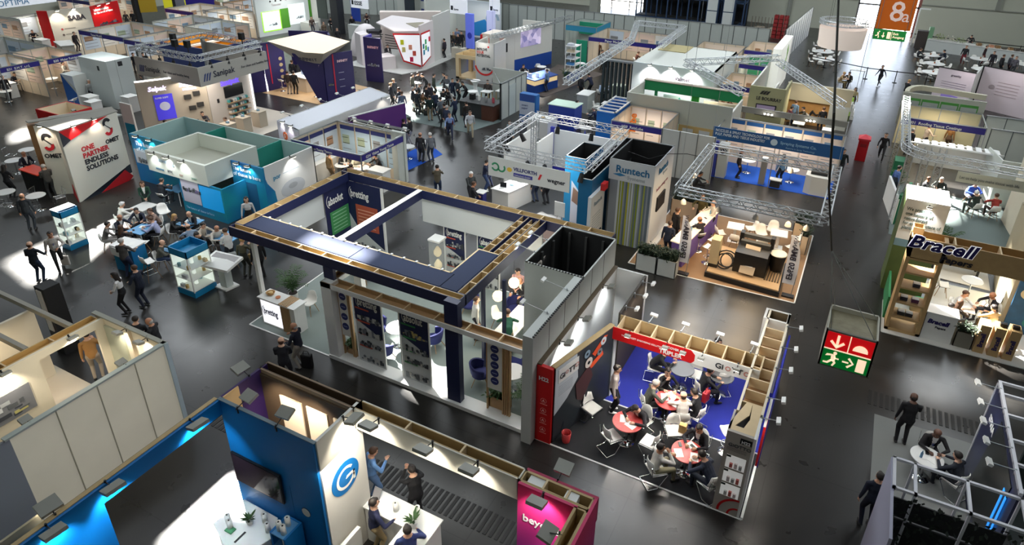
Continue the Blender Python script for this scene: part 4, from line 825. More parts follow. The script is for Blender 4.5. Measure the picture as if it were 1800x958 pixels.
rl=thing('wall_light_rail','timber edged rail with three small arm lamps above the white storage wedge','light rail',(-5.15,16.6,ZG));MB().box(-4.95,16.0,0,-4.88,18.45,ZG,K('3c342c')).mk('rail',rl)
for y in(16.4,17.2,18.0):flood(rl,(-4.86,y,ZG),(1,0),.34,3,kind='arm',rise=.05)
bi=thing('waste_bin','small round red waste bin standing by the graphite wall','bin',(-5.2,13.0,.03));MB().lathe((-5.2,13.0,.03),[(.11,0),(.14,.32),(.12,.32),(.1,.05)],mat('bin_red',(206,66,66),.5),20).mk('body',bi);MB().lathe((-5.2,13.0,.06),[(.1,0),(.12,.12)],K('8c2020'),16).mk('bin_liner',bi)
cr_=thing('storage_trolley','white trolley with a bright green jacket and black bag inside the storage wedge','trolley',(-5.45,15.3,0));MB().box(-5.75,15.0,0,-5.25,15.6,1.0,WHITE).mk('body',cr_)
q=MB();rnd=random.Random(4)
for i in range(7):q.ball((-5.5+rnd.uniform(-.13,.13),15.2+rnd.uniform(-.15,.15),1.04+rnd.random()*.12),rnd.uniform(.09,.15),mat('hi_vis_green',(158,214,30),.8,noise=.3,nscale=9),9)
o=q.mk('jacket',loc=(-5.5,15.2,1));tag(o,'bright yellow green jacket thrown on the white trolley','jacket')
q=MB()
for i in range(6):q.ball((-5.45+rnd.uniform(-.12,.12),15.5+rnd.uniform(-.1,.1),1.08+rnd.random()*.2),rnd.uniform(.1,.15),K('202022',.9),9)
o=q.mk('rucksack',loc=(-5.45,15.5,1));tag(o,'black rucksack lying beside the yellow green jacket','rucksack')
slt((-3.0,14.3,3.4),55,3.0,(1,.97,.92),1.6);slt((-2.6,16.9,3.6),60,3,(1,.97,.95),1.6)
# -- blue stand with the white logo wall (front centre)
BLU=mat('cobalt_laminate',(0,112,184),.5,noise=.05,nscale=1);PURP=mat('purple_print',(52,26,86),.6,noise=.2)
t=thing('exhibition_stand','cobalt blue stand with white wall carrying round blue logo and long timber backed header','exhibition stand',(-9,7,0));t['_w']=(-9,7,0)
Z=4.0
MB().box(-10.78,6.85,0,-8.12,6.91,Z,BLU).mk('blue_front_wall',t);MB().box(-8.15,6.91,0,-8.08,8.2,Z,OFFWHITE).mk('logo_wall',t)
WARM=mat('warm_white_wall',(232,210,180),.6)
MB().box(-10.83,6.91,0,-10.77,8.2,Z,PURP).mk('purple_side_wall',t);MB().box(-10.77,6.95,0,-10.74,7.35,Z,K('e0b880')).mk('side_panel',t)
hbm(t,-10.83,8.0,-8.05,8.28,3.75,Z,K('8c7458'),'rear_head',inner=K('5c4a36'),rib=1.5);MB().box(-10.8,7.95,0,-8.1,8.0,Z-.1,K('4a3a28')).mk('rear_wall',t)
q=MB();[q.box(x0,7.92,0,x1,7.955,3.55,WARM)for x0,x1 in((-10.2,-9.55),(-9.4,-8.8),(-8.62,-8.15))];q.mk('rear_wall_panels',t)
MB().box(-10.8,6.84,Z,-8.08,6.92,Z+.02,K('6c7c84')).mk('wall_cap',t)
F=Face((-8.08,6.91),(-8.08,8.2),t,0);F.disc(.62,2.45,.42,.42,mat('logo_blue',(16,112,184),.5),'logo_disc',.012,n=40);F.off=.013
F.ring(.62,2.45,.22,.29,WHITE,'logo_letter',38,345,n=36,t=.008);F.poly([(.62,2.40),(.9,2.40),(.9,2.46),(.66,2.46)],WHITE,'logo_letter',.008);F.poly([(.84,2.2),(.9,2.2),(.9,2.46),(.84,2.46)],WHITE,'logo_letter',.008)
F=Face((-10.78,6.85),(-8.12,6.85),t,0)
F.rect(1.74,1.75,0,2.35,K('0a5c98'),'door_joint',.004);F.rect(2.6,2.61,0,2.35,K('0a5c98'),'door_joint',.004);F.disc(2.12,1.75,.13,.13,K('1a3a60'),'porthole_rim',.01);F.disc(2.12,1.75,.115,.115,K('e0dcd4'),'porthole_glass',.014);F.rect(1.86,1.96,1.12,1.15,CHROME,'door_handle',.05)
tv=thing('television','large flat screen mounted on the cobalt blue wall above the small white table','screen',(-10.1,6.8,2));tv['_w']=(-10.1,6.8,2)
Ft=Face((-10.78,6.85),(-8.12,6.85),tv,.03);Ft.rect(.1,1.55,1.75,2.6,BLACK,'frame',.05);Ft.off=.085;Ft.rect(.13,1.52,1.78,2.57,mat('screen_reflecting',(60,46,58),.08),'screen',.005)
hbm(t,-8.08,8.0,-4.1,8.3,3.45,Z,mat('header_white',(226,222,208),.6),'header_beam',inner=mat('raw_timber',(190,165,120),.7),rib=1.3)
for x in(-7.4,-6.05,-5.0):flood(t,(x,8.0,Z),(0,-1),.32,9,(1,.92,.78),rise=.1,size=1.1)
flood(t,(-8.08,7.7,Z),(1,0),.3,15,(1,.9,.72),rise=.1,size=1.15)
flood(t,(-10.2,6.85,Z),(.1,1),.3,13,(1,.9,.75),rise=.12,size=1.1,aim=(-9.9,8,2.5));flood(t,(-9.1,6.85,Z),(-.1,1),.3,16,(1,.88,.72),rise=.12,size=1.1,aim=(-9.2,8,2.2));flood(t,(-10.8,7.7,Z),(-1,.1),.28,4,(1,.9,.8),rise=.1,size=1.1)
MB().box(-10.82,4.2,3.62,-10.74,6.85,Z,BLU).mk('blue_fascia',t);MB().box(-10.82,2.4,0,-10.74,4.2,Z,BLU).mk('blue_front_panel',t);MB().box(-10.9,2.2,Z-.02,-10.8,6.85,Z+.02,PLY).mk('timber_cap',t);MB().box(-11.15,2.2,3.7,-11.1,3.4,Z,K('b0a488')).mk('timber_back',t)
for y in(3.3,4.35,6.15):flood(t,(-10.78,y,Z),(1,-.1),.28,14,(.75,.9,1),rise=.04,size=1.2)
flood(t,(-10.85,3.5,Z),(-1,.1),.2,0,rise=.1,size=1.2)
k=thing('reception_counter','white L shaped reception counter below the white logo wall','counter',(-7.3,8,0));MB().box(-8.05,7.95,0,-6.3,8.45,1.08,WHITE).mk('body',k);MB().box(-6.9,6.3,0,-6.3,7.95,1.08,WHITE).mk('return_body',k);q=MB();q.prism([(-8.08,7.92),(-6.95,7.92),(-6.95,6.25),(-6.25,6.25),(-6.25,8.5),(-8.08,8.5)],1.08,1.12,WHITE);q.mk('worktop',k);MB().box(-8.0,6.6,0,-7.9,7.6,.9,WHITE).mk('low_shelf',k)
lt=thing('demonstration_table','white box table with a plant and paper rolls in front of the cobalt blue wall','table',(-10.1,6.3,0));q=MB();q.prism([(-10.7,6.05),(-9.6,5.6),(-9.35,6.35),(-9.6,6.75),(-10.6,6.78)],0,1.06,WHITE);q.mk('body',lt);q=MB();q.prism([(-10.74,6.02),(-9.58,5.55),(-9.3,6.35),(-9.58,6.8),(-10.64,6.81)],1.06,1.1,WHITE);q.mk('worktop',lt);MB().box(-9.95,5.9,1.1,-9.9,6.2,1.105,BLACK).mk('slot',lt)
small_plant(-10.0,6.4,1.1,'small potted plant on the white table under the wall screen',1.1,3);small_plant(-6.75,8.05,1.12,'small green potted plant on the corner of the white counter',1.5,4)
sh=thing('display_shelf','narrow cobalt blue shelf unit filled with paper rolls','shelf',(-9.1,6.6,0));MB().box(-9.25,6.3,0,-9.2,6.8,1.4,BLU).mk('side_panel',sh);MB().box(-8.85,6.3,0,-8.8,6.8,1.4,BLU).mk('side_panel',sh);MB().box(-9.2,6.76,0,-8.85,6.8,1.4,BLU).mk('back_panel',sh)
for z in(.1,.55,.98,1.36):MB().box(-9.2,6.3,z,-8.85,6.76,z+.03,K('5c98c8')).mk('shelf',sh)
for x,y,z,l in((-9.1,6.45,1.39,'paper roll at the front left on top of the blue shelf unit'),(-8.95,6.42,1.39,'paper roll at the front right on top of the blue shelf unit'),(-9.02,6.62,1.39,'paper roll at the back on top of the blue shelf unit'),(-9.0,6.45,1.01,'paper roll on the upper inner shelf of the blue unit'),(-9.0,6.45,.58,'paper roll on the lower inner shelf of the blue unit'),(-9.75,6.6,1.1,'tall paper roll standing right of the plant under the wall screen'),(-9.5,6.45,1.1,'paper roll at the right edge of the white box table'),(-10.45,6.2,1.1,'small paper roll at the left of the white box table'),(-10.3,6.12,1.1,'second small paper roll at the left of the white box table'),(-7.35,8.2,1.12,'paper roll standing in the middle of the white counter'),(-6.85,8.35,1.12,'paper roll behind the plant on the white counter')):put('roll',x,y,0,l,z)
ph=thing('picture_stand','small tilted picture stand on the far end of the white counter','stand',(-7.95,8.3,1.12));q=MB();q.add([(-8.05,8.2,1.12),(-7.85,8.2,1.12),(-7.85,8.35,1.36),(-8.05,8.35,1.36),(-8.05,8.22,1.12),(-7.85,8.22,1.12),(-7.85,8.37,1.36),(-8.05,8.37,1.36)],[(0,1,2,3),(7,6,5,4),(0,4,5,1),(1,5,6,2),(2,6,7,3),(3,7,4,0)],K('8c8c90'));q.mk('panel',ph)
cb_=tag(MB().box(-10.35,6.0,1.1,-10.15,6.15,1.13,K('4c9868')).mk('leaflet_box',loc=(-10.2,6,1.1)),'small green box lying beside the plant on the white box table','box')
slt((-7.6,7.2,3.2),26,1.0,(1,.92,.8))
g=thing('exhibition_stand','magenta fading to violet wall block with white lettering at the header end','exhibition stand',(-3.4,8,0));g['_w']=(-3.4,8,0)
mg=bpy.data.materials.new('magenta_violet_print');mg.use_nodes=True;nt=mg.node_tree;b=nt.nodes['Principled BSDF'];tc=nt.nodes.new('ShaderNodeTexCoord');sp=nt.nodes.new('ShaderNodeSeparateXYZ');cr=nt.nodes.new('ShaderNodeValToRGB');nt.links.new(tc.outputs['Generated'],sp.inputs[0]);nt.links.new(sp.outputs['Z'],cr.inputs[0]);nt.links.new(cr.outputs[0],b.inputs['Base Color']);cr.color_ramp.elements[0].position=.35;cr.color_ramp.elements[0].color=tuple(lin(c)for c in(84,44,140))+(1,);cr.color_ramp.elements[1].position=.95;cr.color_ramp.elements[1].color=tuple(lin(c)for c in(206,40,100))+(1,)
MAG=K('a8204c')
MB().box(-4.08,7.92,0,-2.88,7.98,Z,mg).mk('front_panel',g);MB().box(-4.08,8.28,3.4,-2.62,8.34,Z,MAG).mk('rear_panel',g);MB().box(-2.68,6.9,0,-2.62,8.28,Z,mg).mk('side_panel',g)
hbm(g,-4.08,7.98,-2.68,8.28,3.6,Z,PLY,'head_box',rib=.45);hbm(g,-2.94,6.4,-2.68,7.95,3.6,Z,PLY,'head_box',rib=2)
q=MB();q.box(-3.95,8.03,3.8,-3.6,8.25,Z-.02,WHITE);q.box(-3.2,8.03,3.8,-2.95,8.25,Z-.02,WHITE);q.mk('white_unit',g)
F=Face((-4.08,7.92),(-2.88,7.92),g,0);F.text('beyond',.12,3.1,.26,WHITE,bold=.012,name='sign_lettering');F.text('&',.95,2.7,.22,WHITE,name='sign_lettering')
flood(g,(-3.55,7.92,Z),(0,-1),.28,12,(1,.85,.85),rise=.08,size=1.1);flood(g,(-2.94,7.3,Z),(-1,0),.22,10,(1,.85,.85),rise=-.1,size=1.2);flood(g,(-3.45,8.34,Z),(0,1),.28,4,rise=.06,size=1.1)
# -- cream booth on the left with translucent wall
w=thing('exhibition_stand','cream walled booth with translucent side wall and small floodlights at the left','exhibition stand',(-16.8,6.8,0));w['_w']=(-16.8,6.8,0)
CRM=mat('cream_wall',(226,216,194),.6,noise=.03);TRN=mat('translucent_cream_print',(214,208,186),.5,emit=.16,noise=.12,nscale=.9)
ZB=2.62
MB().box(-15.38,4.7,0,-15.3,8.6,ZB,TRN).mk('translucent_wall',w);MB().box(-15.36,0,0,-15.3,4.7,ZB,K('8c9298')).mk('grey_wall_end',w)
q=MB();[q.box(-15.31,y,0,-15.285,y+.025,ZB,K('a8a48c'))for y in(5.7,6.7,7.7)];q.mk('panel_joints',w);MB().box(-15.42,4.6,ZB,-15.27,8.66,ZB+.05,K('a8b0a8')).mk('top_rail',w);MB().box(-15.4,8.56,0,-15.26,8.68,ZB+.03,K('b8c8cc')).mk('corner_post',w)
MB().box(-18.3,8.58,0,-15.3,8.66,ZB,CRM).mk('rear_wall',w);MB().box(-18.4,8.55,ZB,-15.3,8.68,ZB+.05,K('98988c')).mk('top_rail',w);MB().box(-16.75,8.5,0,-16.7,8.6,ZB,K('c8b8a0')).mk('wall_joint',w);MB().box(-17.9,8.52,0,-17.1,8.6,2.4,K('b8bca8')).mk('rear_panel',w)
MB().box(-18.0,0,0,-17.92,6.75,ZB,CRM).mk('side_wall',w);MB().box(-18.0,8.3,0,-17.92,8.6,ZB,CRM).mk('side_wall',w);MB().box(-18.0,6.75,2.38,-17.92,8.3,ZB,CRM).mk('door_head',w);hbm(w,-18.35,0,-18.0,8.5,2.4,ZB,PLY,'rear_head',inner=K('c8a060'),rib=1.2)
F=Face((-17.92,2),(-17.92,6.75),w,0);F.rect(1.9,4.35,1.15,1.95,K('74767c'),'picture_panel',.02);F.off=.022;q=MB();rnd=random.Random(9)
for i in range(26):u=1.95+rnd.random()*2.1;z=1.2+rnd.random()*.55;F.rect(u,u+rnd.uniform(.1,.35),z,z+rnd.uniform(.03,.15),K(rnd.choice(('3c4048','a8acb0','54585c','c8ccd0','b8b070'))),mb=q,t=.003+i*.0002)
q.mk('picture_detail',w)
for y in(2.8,5.9,7.6):flood(w,(-17.92,y,ZB),(1,0),.2,9,(1,.88,.7),rise=.02,size=.8)
for x in(-16.9,-16.0):flood(w,(x,8.58,ZB),(0,-1),.25,8,(1,.88,.7),rise=.0,size=.8)
for y in(5.2,7.55):flood(w,(-15.38,y,ZB),(-1,0),.2,6,(1,.9,.75),rise=.03,size=.8)
ft=thing('white_round_table','white covered round table inside the cream booth near the doorway','table',(-17.3,6.9,0));MB().lathe((-17.1,7.0,0),[(.45,0),(.4,.7),(.42,.74)],WHITE,24).mk('table_top',ft)
slt((-16.6,6.8,3.2),20,1.5,(1,.9,.75))
w2=thing('exhibition_stand','dim booth with grey rails and warm lit white floor at the left edge','exhibition stand',(-20,6,0));w2['_w']=(-20,6,0)
for y in(5.6,6.7,7.9):MB().box(-24,y,2.45,-18.4,y+.12,2.6,K('9c988c')).mk('rail',w2)
MB().box(-24,4,0,-18.5,8.2,.05,K('c8bca8')).mk('floor_board',w2);MB().box(-20.5,4.5,0,-20.4,8.0,2.45,CRM).mk('side_wall',w2);F=Face((-20.4,4.5),(-20.4,8),w2,0);F.disc(1.6,1.2,.3,.2,K('d8b830'),'yellow_mark');F.rect(.3,1.0,.8,1.4,K('c85848'),'red_mark',.01)
slt((-19.6,6.2,2.4),30,1.2,(1,.85,.65))
pc=thing('sign_upright','slim dark upright box with a narrow white sign left of the cream booth','column',(-21.5,9.3,0));MB().box(-21.6,8.7,0,-21.1,9.2,2.5,K('1c1c1e')).mk('shaft',pc);Face((-21.6,8.7),(-21.1,8.7),pc,.0).rect(.1,.35,.9,2.4,K('d8d4d0'),'sign_plate',.03)  # plain dark upright box carrying a pale plate
def base(name,lab,cat,x,y,z=0):
 t=thing(name,lab,cat,(x,y,z));t['_w']=(x,y,z);return t
SHW=mat('shell_scheme_panel',(200,204,196),.5,noise=.03);WRM=mat('warm_shell_panel',(220,204,180),.6)
def pst(F,n,w0,w1,z0,z1,seed,cols=('e8e4dc','c8d4e0','e0c8b8'),head=None,gap=.05):
 rnd=random.Random(seed);w=(w1-w0)/n
 for i in range(n):
  a,b=w0+i*w+gap,w0+(i+1)*w-gap;q=MB();F.rect(a,b,z0,z1,K(rnd.choice(cols)),mb=q,t=.01)
  if head:F.rect(a,b,z1-.22,z1,K(head),mb=q,t=.014)
  for k in range(4):zz=z0+(z1-z0)*(.12+.17*k);F.rect(a+.08,a+(b-a)*rnd.uniform(.5,.9),zz,zz+.03,K('78787c'),mb=q,t=.013)
  F.rect(a+.1,a+(b-a)*.6,z0+(z1-z0)*.45,z0+(z1-z0)*.72,K(rnd.choice(('7c98b0','b08c70','909498','a8b8a0'))),mb=q,t=.013);q.mk('poster',F.p,loc=F.at(a,z0))
def shell(t,x0,y0,x1,y1,h=2.5,walls='NWE',inner=None,fascia='',fh=.3,fm=None,texts=(),post=True,bays=1.0,beam=True):
 "shell-scheme booth: alu posts, infill walls on the given sides, fascia boards on the open ones"
 inner=inner or SHW;fm=fm or SHELLBLUE;S={'S':((x0,y0),(x1,y0)),'N':((x1,y1),(x0,y1)),'W':((x0,y1),(x0,y0)),'E':((x1,y0),(x1,y1))}
 for k in walls:MB().wall(S[k][0],S[k][1],0,h,.04,inner).mk('wall_panel',t)
 q=MB()
 for k in'SNWE':
  A=Vector(S[k][0]);B=Vector(S[k][1]);L=(B-A).length;d=(B-A).normalized();n=max(1,round(L/bays))if k in walls else max(1,round(L/3))
  for i in range(n+1):p=A+(B-A)*i/n;q.wall(p-d*.02,p+d*.02,0,h,.05,ALU)
  if beam or k in fascia:q.wall(A,B,h-.04,h+.01,.05,ALU)
 q.mk('post_frame',t)
 for k in fascia:
  MB().wall(S[k][0],S[k][1],h-fh,h-.03,.03,fm).mk('fascia',t)
 for k,s,u,sz in texts:
  F=Face(S[k][0],S[k][1],t,.018);F.text(s,u,h-fh+.07,sz,WHITE,bold=.02,name='fascia_lettering')
def tablerow(lst,kind):
 for x,y,l in lst:put(kind,x,y,0,l)
def spot3(t,x,y,z):
 q=MB();q.box(x-.25,y-.03,z,x+.25,y+.03,z+.03,BLACK)
 for i in(-1,0,1):q.ball((x+i*.2,y,z-.05),.06,LAMPGLOW,8)
 q.mk('spotlight_bar',t,loc=(x,y,z))
# -- tissue stand (cyan)
def cyan():
 m=bpy.data.materials.new('cyan_gradient_print');m.use_nodes=True;nt=m.node_tree;b=nt.nodes['Principled BSDF'];tc=nt.nodes.new('ShaderNodeTexCoord');n=nt.nodes.new('ShaderNodeTexNoise');n.inputs['Scale'].default_value=.5;cr=nt.nodes.new('ShaderNodeValToRGB');nt.links.new(tc.outputs['Object'],n.inputs[0]);nt.links.new(n.outputs[0],cr.inputs[0]);nt.links.new(cr.outputs[0],b.inputs['Base Color'])
 cr.color_ramp.elements[0].position=.35;cr.color_ramp.elements[0].color=tuple(lin(c)for c in(24,112,176))+(1,);cr.color_ramp.elements[1].position=.65;cr.color_ramp.elements[1].color=tuple(lin(c)for c in(30,156,176))+(1,);return m
CY=cyan();TEALW=mat('pale_teal_wall',(178,206,200),.6);TEAL=mat('teal_wall',(36,140,122),.6)
t=base('exhibition_stand','cyan stand with white canopy box and a large white slogan','exhibition stand',-27,19.5)
MB().box(-32.0,19.05,0,-28.87,19.13,2.52,CY).box(-28.87,19.05,0,-27.0,19.13,1.7,CY).mk('left_front_wall',t);MB().box(-32.0,19.13,0,-31.92,22.2,2.52,TEALW).mk('side_wall',t);MB().box(-32,22.14,0,-22.85,22.2,2.52,TEALW).mk('rear_wall',t)
MB().box(-24.9,19.05,0,-22.85,19.13,2.5,CY).mk('right_front_wall',t);MB().box(-22.93,19.13,0,-22.85,22.2,2.52,WHITE).mk('white_side_wall',t);MB().box(-24.95,19.1,0,-24.87,22.14,2.5,TEAL).mk('inner_wall',t);MB().box(-28.9,19.1,0,-28.82,22.14,2.5,TEAL).mk('inner_wall',t)
obx(t,-28.85,17.7,-24.85,20.6,1.7,2.69,mat('canopy_white',(214,218,206),.6),None,.14,frame=None);MB().box(-28.7,17.84,1.95,-25,20.5,1.99,K('b4b4a4')).mk('canopy_floor',t)
MB().box(-26.95,17.75,0,-24.1,17.83,1.7,CY).mk('screen_wall',t);MB().box(-24.18,17.83,0,-24.1,19.1,1.7,CY).mk('screen_wall_side',t);MB().box(-27.0,17.83,0,-26.92,19.1,1.7,CY).mk('screen_wall_side',t)
F=Face((-26.95,17.75),(-24.1,17.75),t,0);F.rect(.12,1.3,.55,1.68,K('d4d0e0'),'poster',.01);mch(F,.2,1.4,1.1,K('786c98'),61);F.rect(1.35,2.75,.5,1.6,mat('bright_cyan_light',(20,150,220),.5,emit=.35),'lit_panel',.008);F.text('The future of tissue is here',.15,.2,.17,K('9cc4e4'),name='slogan_lettering')
F=Face((-32,19.05),(-27,19.05),t,0);F.text('The future\nof tissue is here',.35,2.0,.32,K('d8eaf4'),name='slogan_lettering',bold=.01);F.rect(.1,1.5,1.0,1.75,K('b8c4d0'),'poster',.01);mch(F,.3,1.4,1.05,K('6c7c88'),62)
F=Face((-24.9,19.05),(-22.85,19.05),t,0);F.text('The future\nof tissue is here',.12,2.1,.27,K('d8eaf4'),name='slogan_lettering',bold=.01);F.rect(.85,1.5,0,1.6,K('1c5c84'),'doorway',.006);q=MB();[F.rect(.2,.45,.5+i*.13,.54+i*.13,K('68b0c0'),mb=q,t=.006)for i in range(8)];q.mk('caption_lines',t)
F=Face((-22.85,19.05),(-22.85,22.2),t,0);F.poly([(0,0),(0,2.2),(.15,1.7),(.5,1.2),(.6,0)],CY,'cyan_wave',.008);F.disc(1.6,1.0,.75,.42,K('c8ccd0'),'roll_picture',.006);F.disc(1.6,1.1,.28,.14,K('b0b4b8'),'roll_picture',.009);F.text('por',.5,1.75,.3,K('48a0c8'),bold=.02,name='logo_lettering');F.rect(1.1,2.1,1.85,1.87,K('9cb4c0'),'caption_line',.005)
F=Face((-28.85,17.7),(-24.85,17.7),t,0);F.text('converting',.6,2.28,.3,K('a8c4d8'),name='canopy_lettering');
for i,s in enumerate(('mtorres','MTC','por','pcmc')):F.text(s,.55+i*.8,1.86,.17,K(('4c84a8','888c90','c0a898','88a898')[i]),bold=.02,name='canopy_lettering')
for x in(-28.2,-27.2,-26.2):flood(t,(x,17.7,2.69),(0,-1),.18,6,(.95,.98,1),rise=.02,size=.7)
for x in(-31.3,-30.3):flood(t,(x,19.05,2.52),(0,-1),.18,4,(1,1,1),rise=.02,size=.7)
for x in(-24.3,-23.6):flood(t,(x,19.05,2.5),(0,-1),.18,4,(1,1,1),rise=.02,size=.7)
flood(t,(-22.85,20.7,2.52),(1,0),.2,9,(1,1,1),rise=.02,size=.8)
# -- red and white OMET tower
t=base('exhibition_stand','angular white stand with red folds and S shaped emblem and large slogan','exhibition stand',-33.5,17.5)
CREAM=mat('cream_laminate',(226,220,206),.6);CGR=mat('grey_roof_board',(146,142,132),.7)
MB().prism([(-33.9,15.95),(-33.3,16.4),(-32.0,15.9),(-32.5,19.0),(-33.6,19.2),(-34.6,17.0)],0,3.55,CREAM).mk('tower_body',t)
F=Face((-32.0,15.9),(-32.5,19.0),t,0);F.rect(0,3.14,0,3.55,CREAM,'front_board',.02);F.off=.022
F.poly([(0,3.55),(2.6,3.55),(.45,3.0)],REDP,'red_fold',.012);F.poly([(0,3.55),(.45,3.0),(0,2.8)],K('303038'),'dark_fold',.008);F.poly([(1.2,.0),(2.9,0),(3.14,.15),(2.75,.62)],K('b81c24'),'red_fold',.03);F.poly([(.1,.0),(1.4,0),(2.9,.75),(3.14,.8),(3.14,.35)],K('28303c'),'dark_fold',.006)
for i,s in enumerate(('ONE','PARTNER','ENDLESS','SOLUTIONS')):F.text(s,.8+.0*i,2.28-i*.32,.33,K('c8202c')if i<2 else K('24242c'),bold=.035,name='slogan_lettering')
def omet(F,u,z,s):
 F.ring(u,z+.16*s,.10*s,.24*s,K('1c1c20'),'emblem',20,200,sq=.9);F.ring(u,z-.16*s,.10*s,.24*s,K('c8202c'),'emblem',200,380,sq=.9);F.poly([(u-.2*s,z+.18*s),(u-.1*s,z+.12*s),(u+.2*s,z-.16*s),(u+.1*s,z-.12*s)],K('1c1c20'),'emblem',.012);F.text('OMET',u-.3*s,z-.72*s,.26*s,K('1c1c20'),bold=.04,name='logo_lettering')
omet(F,2.45,3.02,1.1)
F=Face((-33.95,15.9),(-33.25,16.38),t,0);F.rect(0,.85,0,3.5,CREAM,'side_board',.02);F.off=.022;omet(F,.42,2.7,1.1);F=Face((-33.25,16.38),(-32.0,15.9),t,0);F.rect(.0,1.33,.0,3.5,CREAM,'side_board',.01);F.off=.012;F.poly([(.2,0),(1.3,0),(1.0,.5),(.75,.75)],K('b81c24'),'red_fold',.02)
q=MB();q.prism([(-34.7,16.0),(-34.3,15.9),(-33.0,19.2),(-33.4,19.4)],3.55,3.6,CGR);q.prism([(-33.9,15.95),(-32.0,15.9),(-32.5,19.1),(-33.0,19.2),(-33.8,17.0)],3.55,3.6,CGR);q.mk('roof_boards',t);MB().prism([(-34.9,16.1),(-34.5,15.9),(-34.3,16.2),(-34.6,16.8)],0,3.4,K('9c7044')).mk('timber_end',t)
for y in(16.6,17.7):flood(t,(-32.1-(y-15.9)*.16,y,3.6),(1,.15),.16,12,(1,.85,.7),rise=0,size=.6)
flood(t,(-33.6,16.1,3.55),(.5,-1),.16,8,(1,.85,.7),rise=0,size=.6)
t=base('storage_box','cream lined red storage box open at the top behind the red folded tower','exhibition stand',-36,18.5);obx(t,-37.2,17.75,-35.1,19.35,0,3.3,REDP,mat('cream_lining',(240,224,196),.6),.06);flood(t,(-35.2,18.6,3.3),(-1,0),.2,8,(1,.85,.65),rise=0,size=.6)
k=base('reception_counter','dark counter with bright red top left of the red folded tower','counter',-35,15.9);MB().box(-35.7,15.55,0,-34.25,16.15,1.05,BLACK).mk('body',k);MB().box(-35.75,15.5,1.05,-34.2,16.2,1.1,mat('red_top',(214,60,30),.4,emit=.15)).mk('worktop',k)
for x,y,l in((-39.2,17.7,'round white table at the far left behind the red topped counter, the farther of two'),(-38.2,16.5,'round white table at the far left behind the red topped counter, the nearer of two'),(-34.4,14.1,'round white table at the left edge in front of the red topped counter'),(-32.8,14.55,'round white table in front of the narrow side of the red folded tower'),(-37.2,18.6,'small round white table partly hidden behind the red folded tower')):put('rt_white',x,y,0,l)
for i,(x,y,a,l)in enumerate(((-39.9,17.2,300,'wire chair left of the farther white table behind the red topped counter'),(-38.6,18.4,200,'wire chair behind the farther white table by the red topped counter'),(-39.0,16.2,280,'wire chair left of the nearer white table by the red topped counter'),(-37.4,16.6,90,'wire chair right of the nearer white table by the red topped counter'),(-34.9,13.4,320,'wire chair in front of the table at the left edge'),(-33.8,14.7,120,'wire chair between the two tables in front of the red folded tower'),(-33.6,13.6,30,'wire chair left of the table facing the red folded tower side'),(-32.2,14.1,60,'wire chair right of the table facing the red folded tower side'),(-32.4,15.3,170,'wire chair between the table and the red folded tower'))):put('wire',x,y,math.radians(a),l)
def dispcol(x0,y0,w,d,h,lab,seed):
 t=base('display_cabinet',lab,'display cabinet',x0+w/2,y0+d/2);CYB=mat('cyan_band',(20,130,180),.5);LIT=mat('lit_white_interior',(240,250,240),.5,emit=.5)
 MB().box(x0,y0,0,x0+w,y0+d,.22,CYB).mk('base',t);q=MB();q.box(x0,y0,h-.28,x0+w,y0+d,h-.25,CYB);q.box(x0,y0,h-.28,x0+w,y0+.03,h,CYB);q.box(x0,y0+d-.03,h-.28,x0+w,y0+d,h,CYB);q.box(x0,y0,h-.28,x0+.03,y0+d,h,CYB);q.box(x0+w-.03,y0,h-.28,x0+w,y0+d,h,CYB);q.mk('top_band',t)
 MB().box(x0+w*.45,y0+d*.45,.22,x0+w*.55,y0+d*.55,h-.28,LIT).mk('core',t);MB().box(x0+.02,y0+d-.04,.22,x0+w-.02,y0+d-.01,h-.28,LIT).mk('back_panel',t);MB().box(x0+.01,y0+.02,.22,x0+.04,y0+d-.02,h-.28,LIT).mk('side_panel',t)
 for a,b in((0,0),(w-.04,0),(w-.04,d-.04),(0,d-.04)):MB().box(x0+a,y0+b,.22,x0+a+.04,y0+b+.04,h-.28,WHITE).mk('corner_post',t)
 rnd=random.Random(seed);n=3
 for i in range(n):
  z=.24+i*(h-.6)/n;MB().box(x0+.02,y0+.02,z,x0+w-.02,y0+d-.02,z+.02,WHITE).mk('shelf',t)
  for j in range(4):a=x0+.12+rnd.random()*(w-.25);b=y0+.1+(j%2)*(d-.25);q=MB();(q.lathe((a,b,z+.02),[(.06,0),(.06,.14)],K(rnd.choice(('e8e4dc','c8a868','d8dce0','98c0c8'))),12)if rnd.random()<.6 else q.box(a-.08,b-.05,z+.02,a+.08,b+.05,z+.15,K(rnd.choice(('c8ccd0','404448','d0b890')))));q.mk('exhibit',t,loc=(a,b,z))
 return t
dispcol(-21.2,12.95,.95,.95,1.95,'lit white and cyan product cabinet in front of the meeting tables, open timber top',1);dispcol(-28.35,12.9,.62,.75,1.75,'narrow lit product cabinet with white and cyan top standing alone in the aisle',2)
tp=base('cabinet_top','white top plate on the narrow aisle cabinet','panel',-28,13.3,1.75);MB().box(-28.36,12.89,1.74,-27.9,13.66,1.77,WHITE).mk('plate',tp)
t=base('touch_table','white angled touch screen table on a tapered foot beside the lit product cabinet','table',-19.9,14.0);MB().prism([(-20.35,13.8),(-19.65,13.8),(-19.55,14.35),(-20.2,14.4)],0,.06,WHITE).mk('base',t);MB().prism([(-20.1,13.95),(-19.75,13.95),(-19.75,14.25),(-20.05,14.25)],.06,.95,K('c4ccc8')).mk('pole',t)
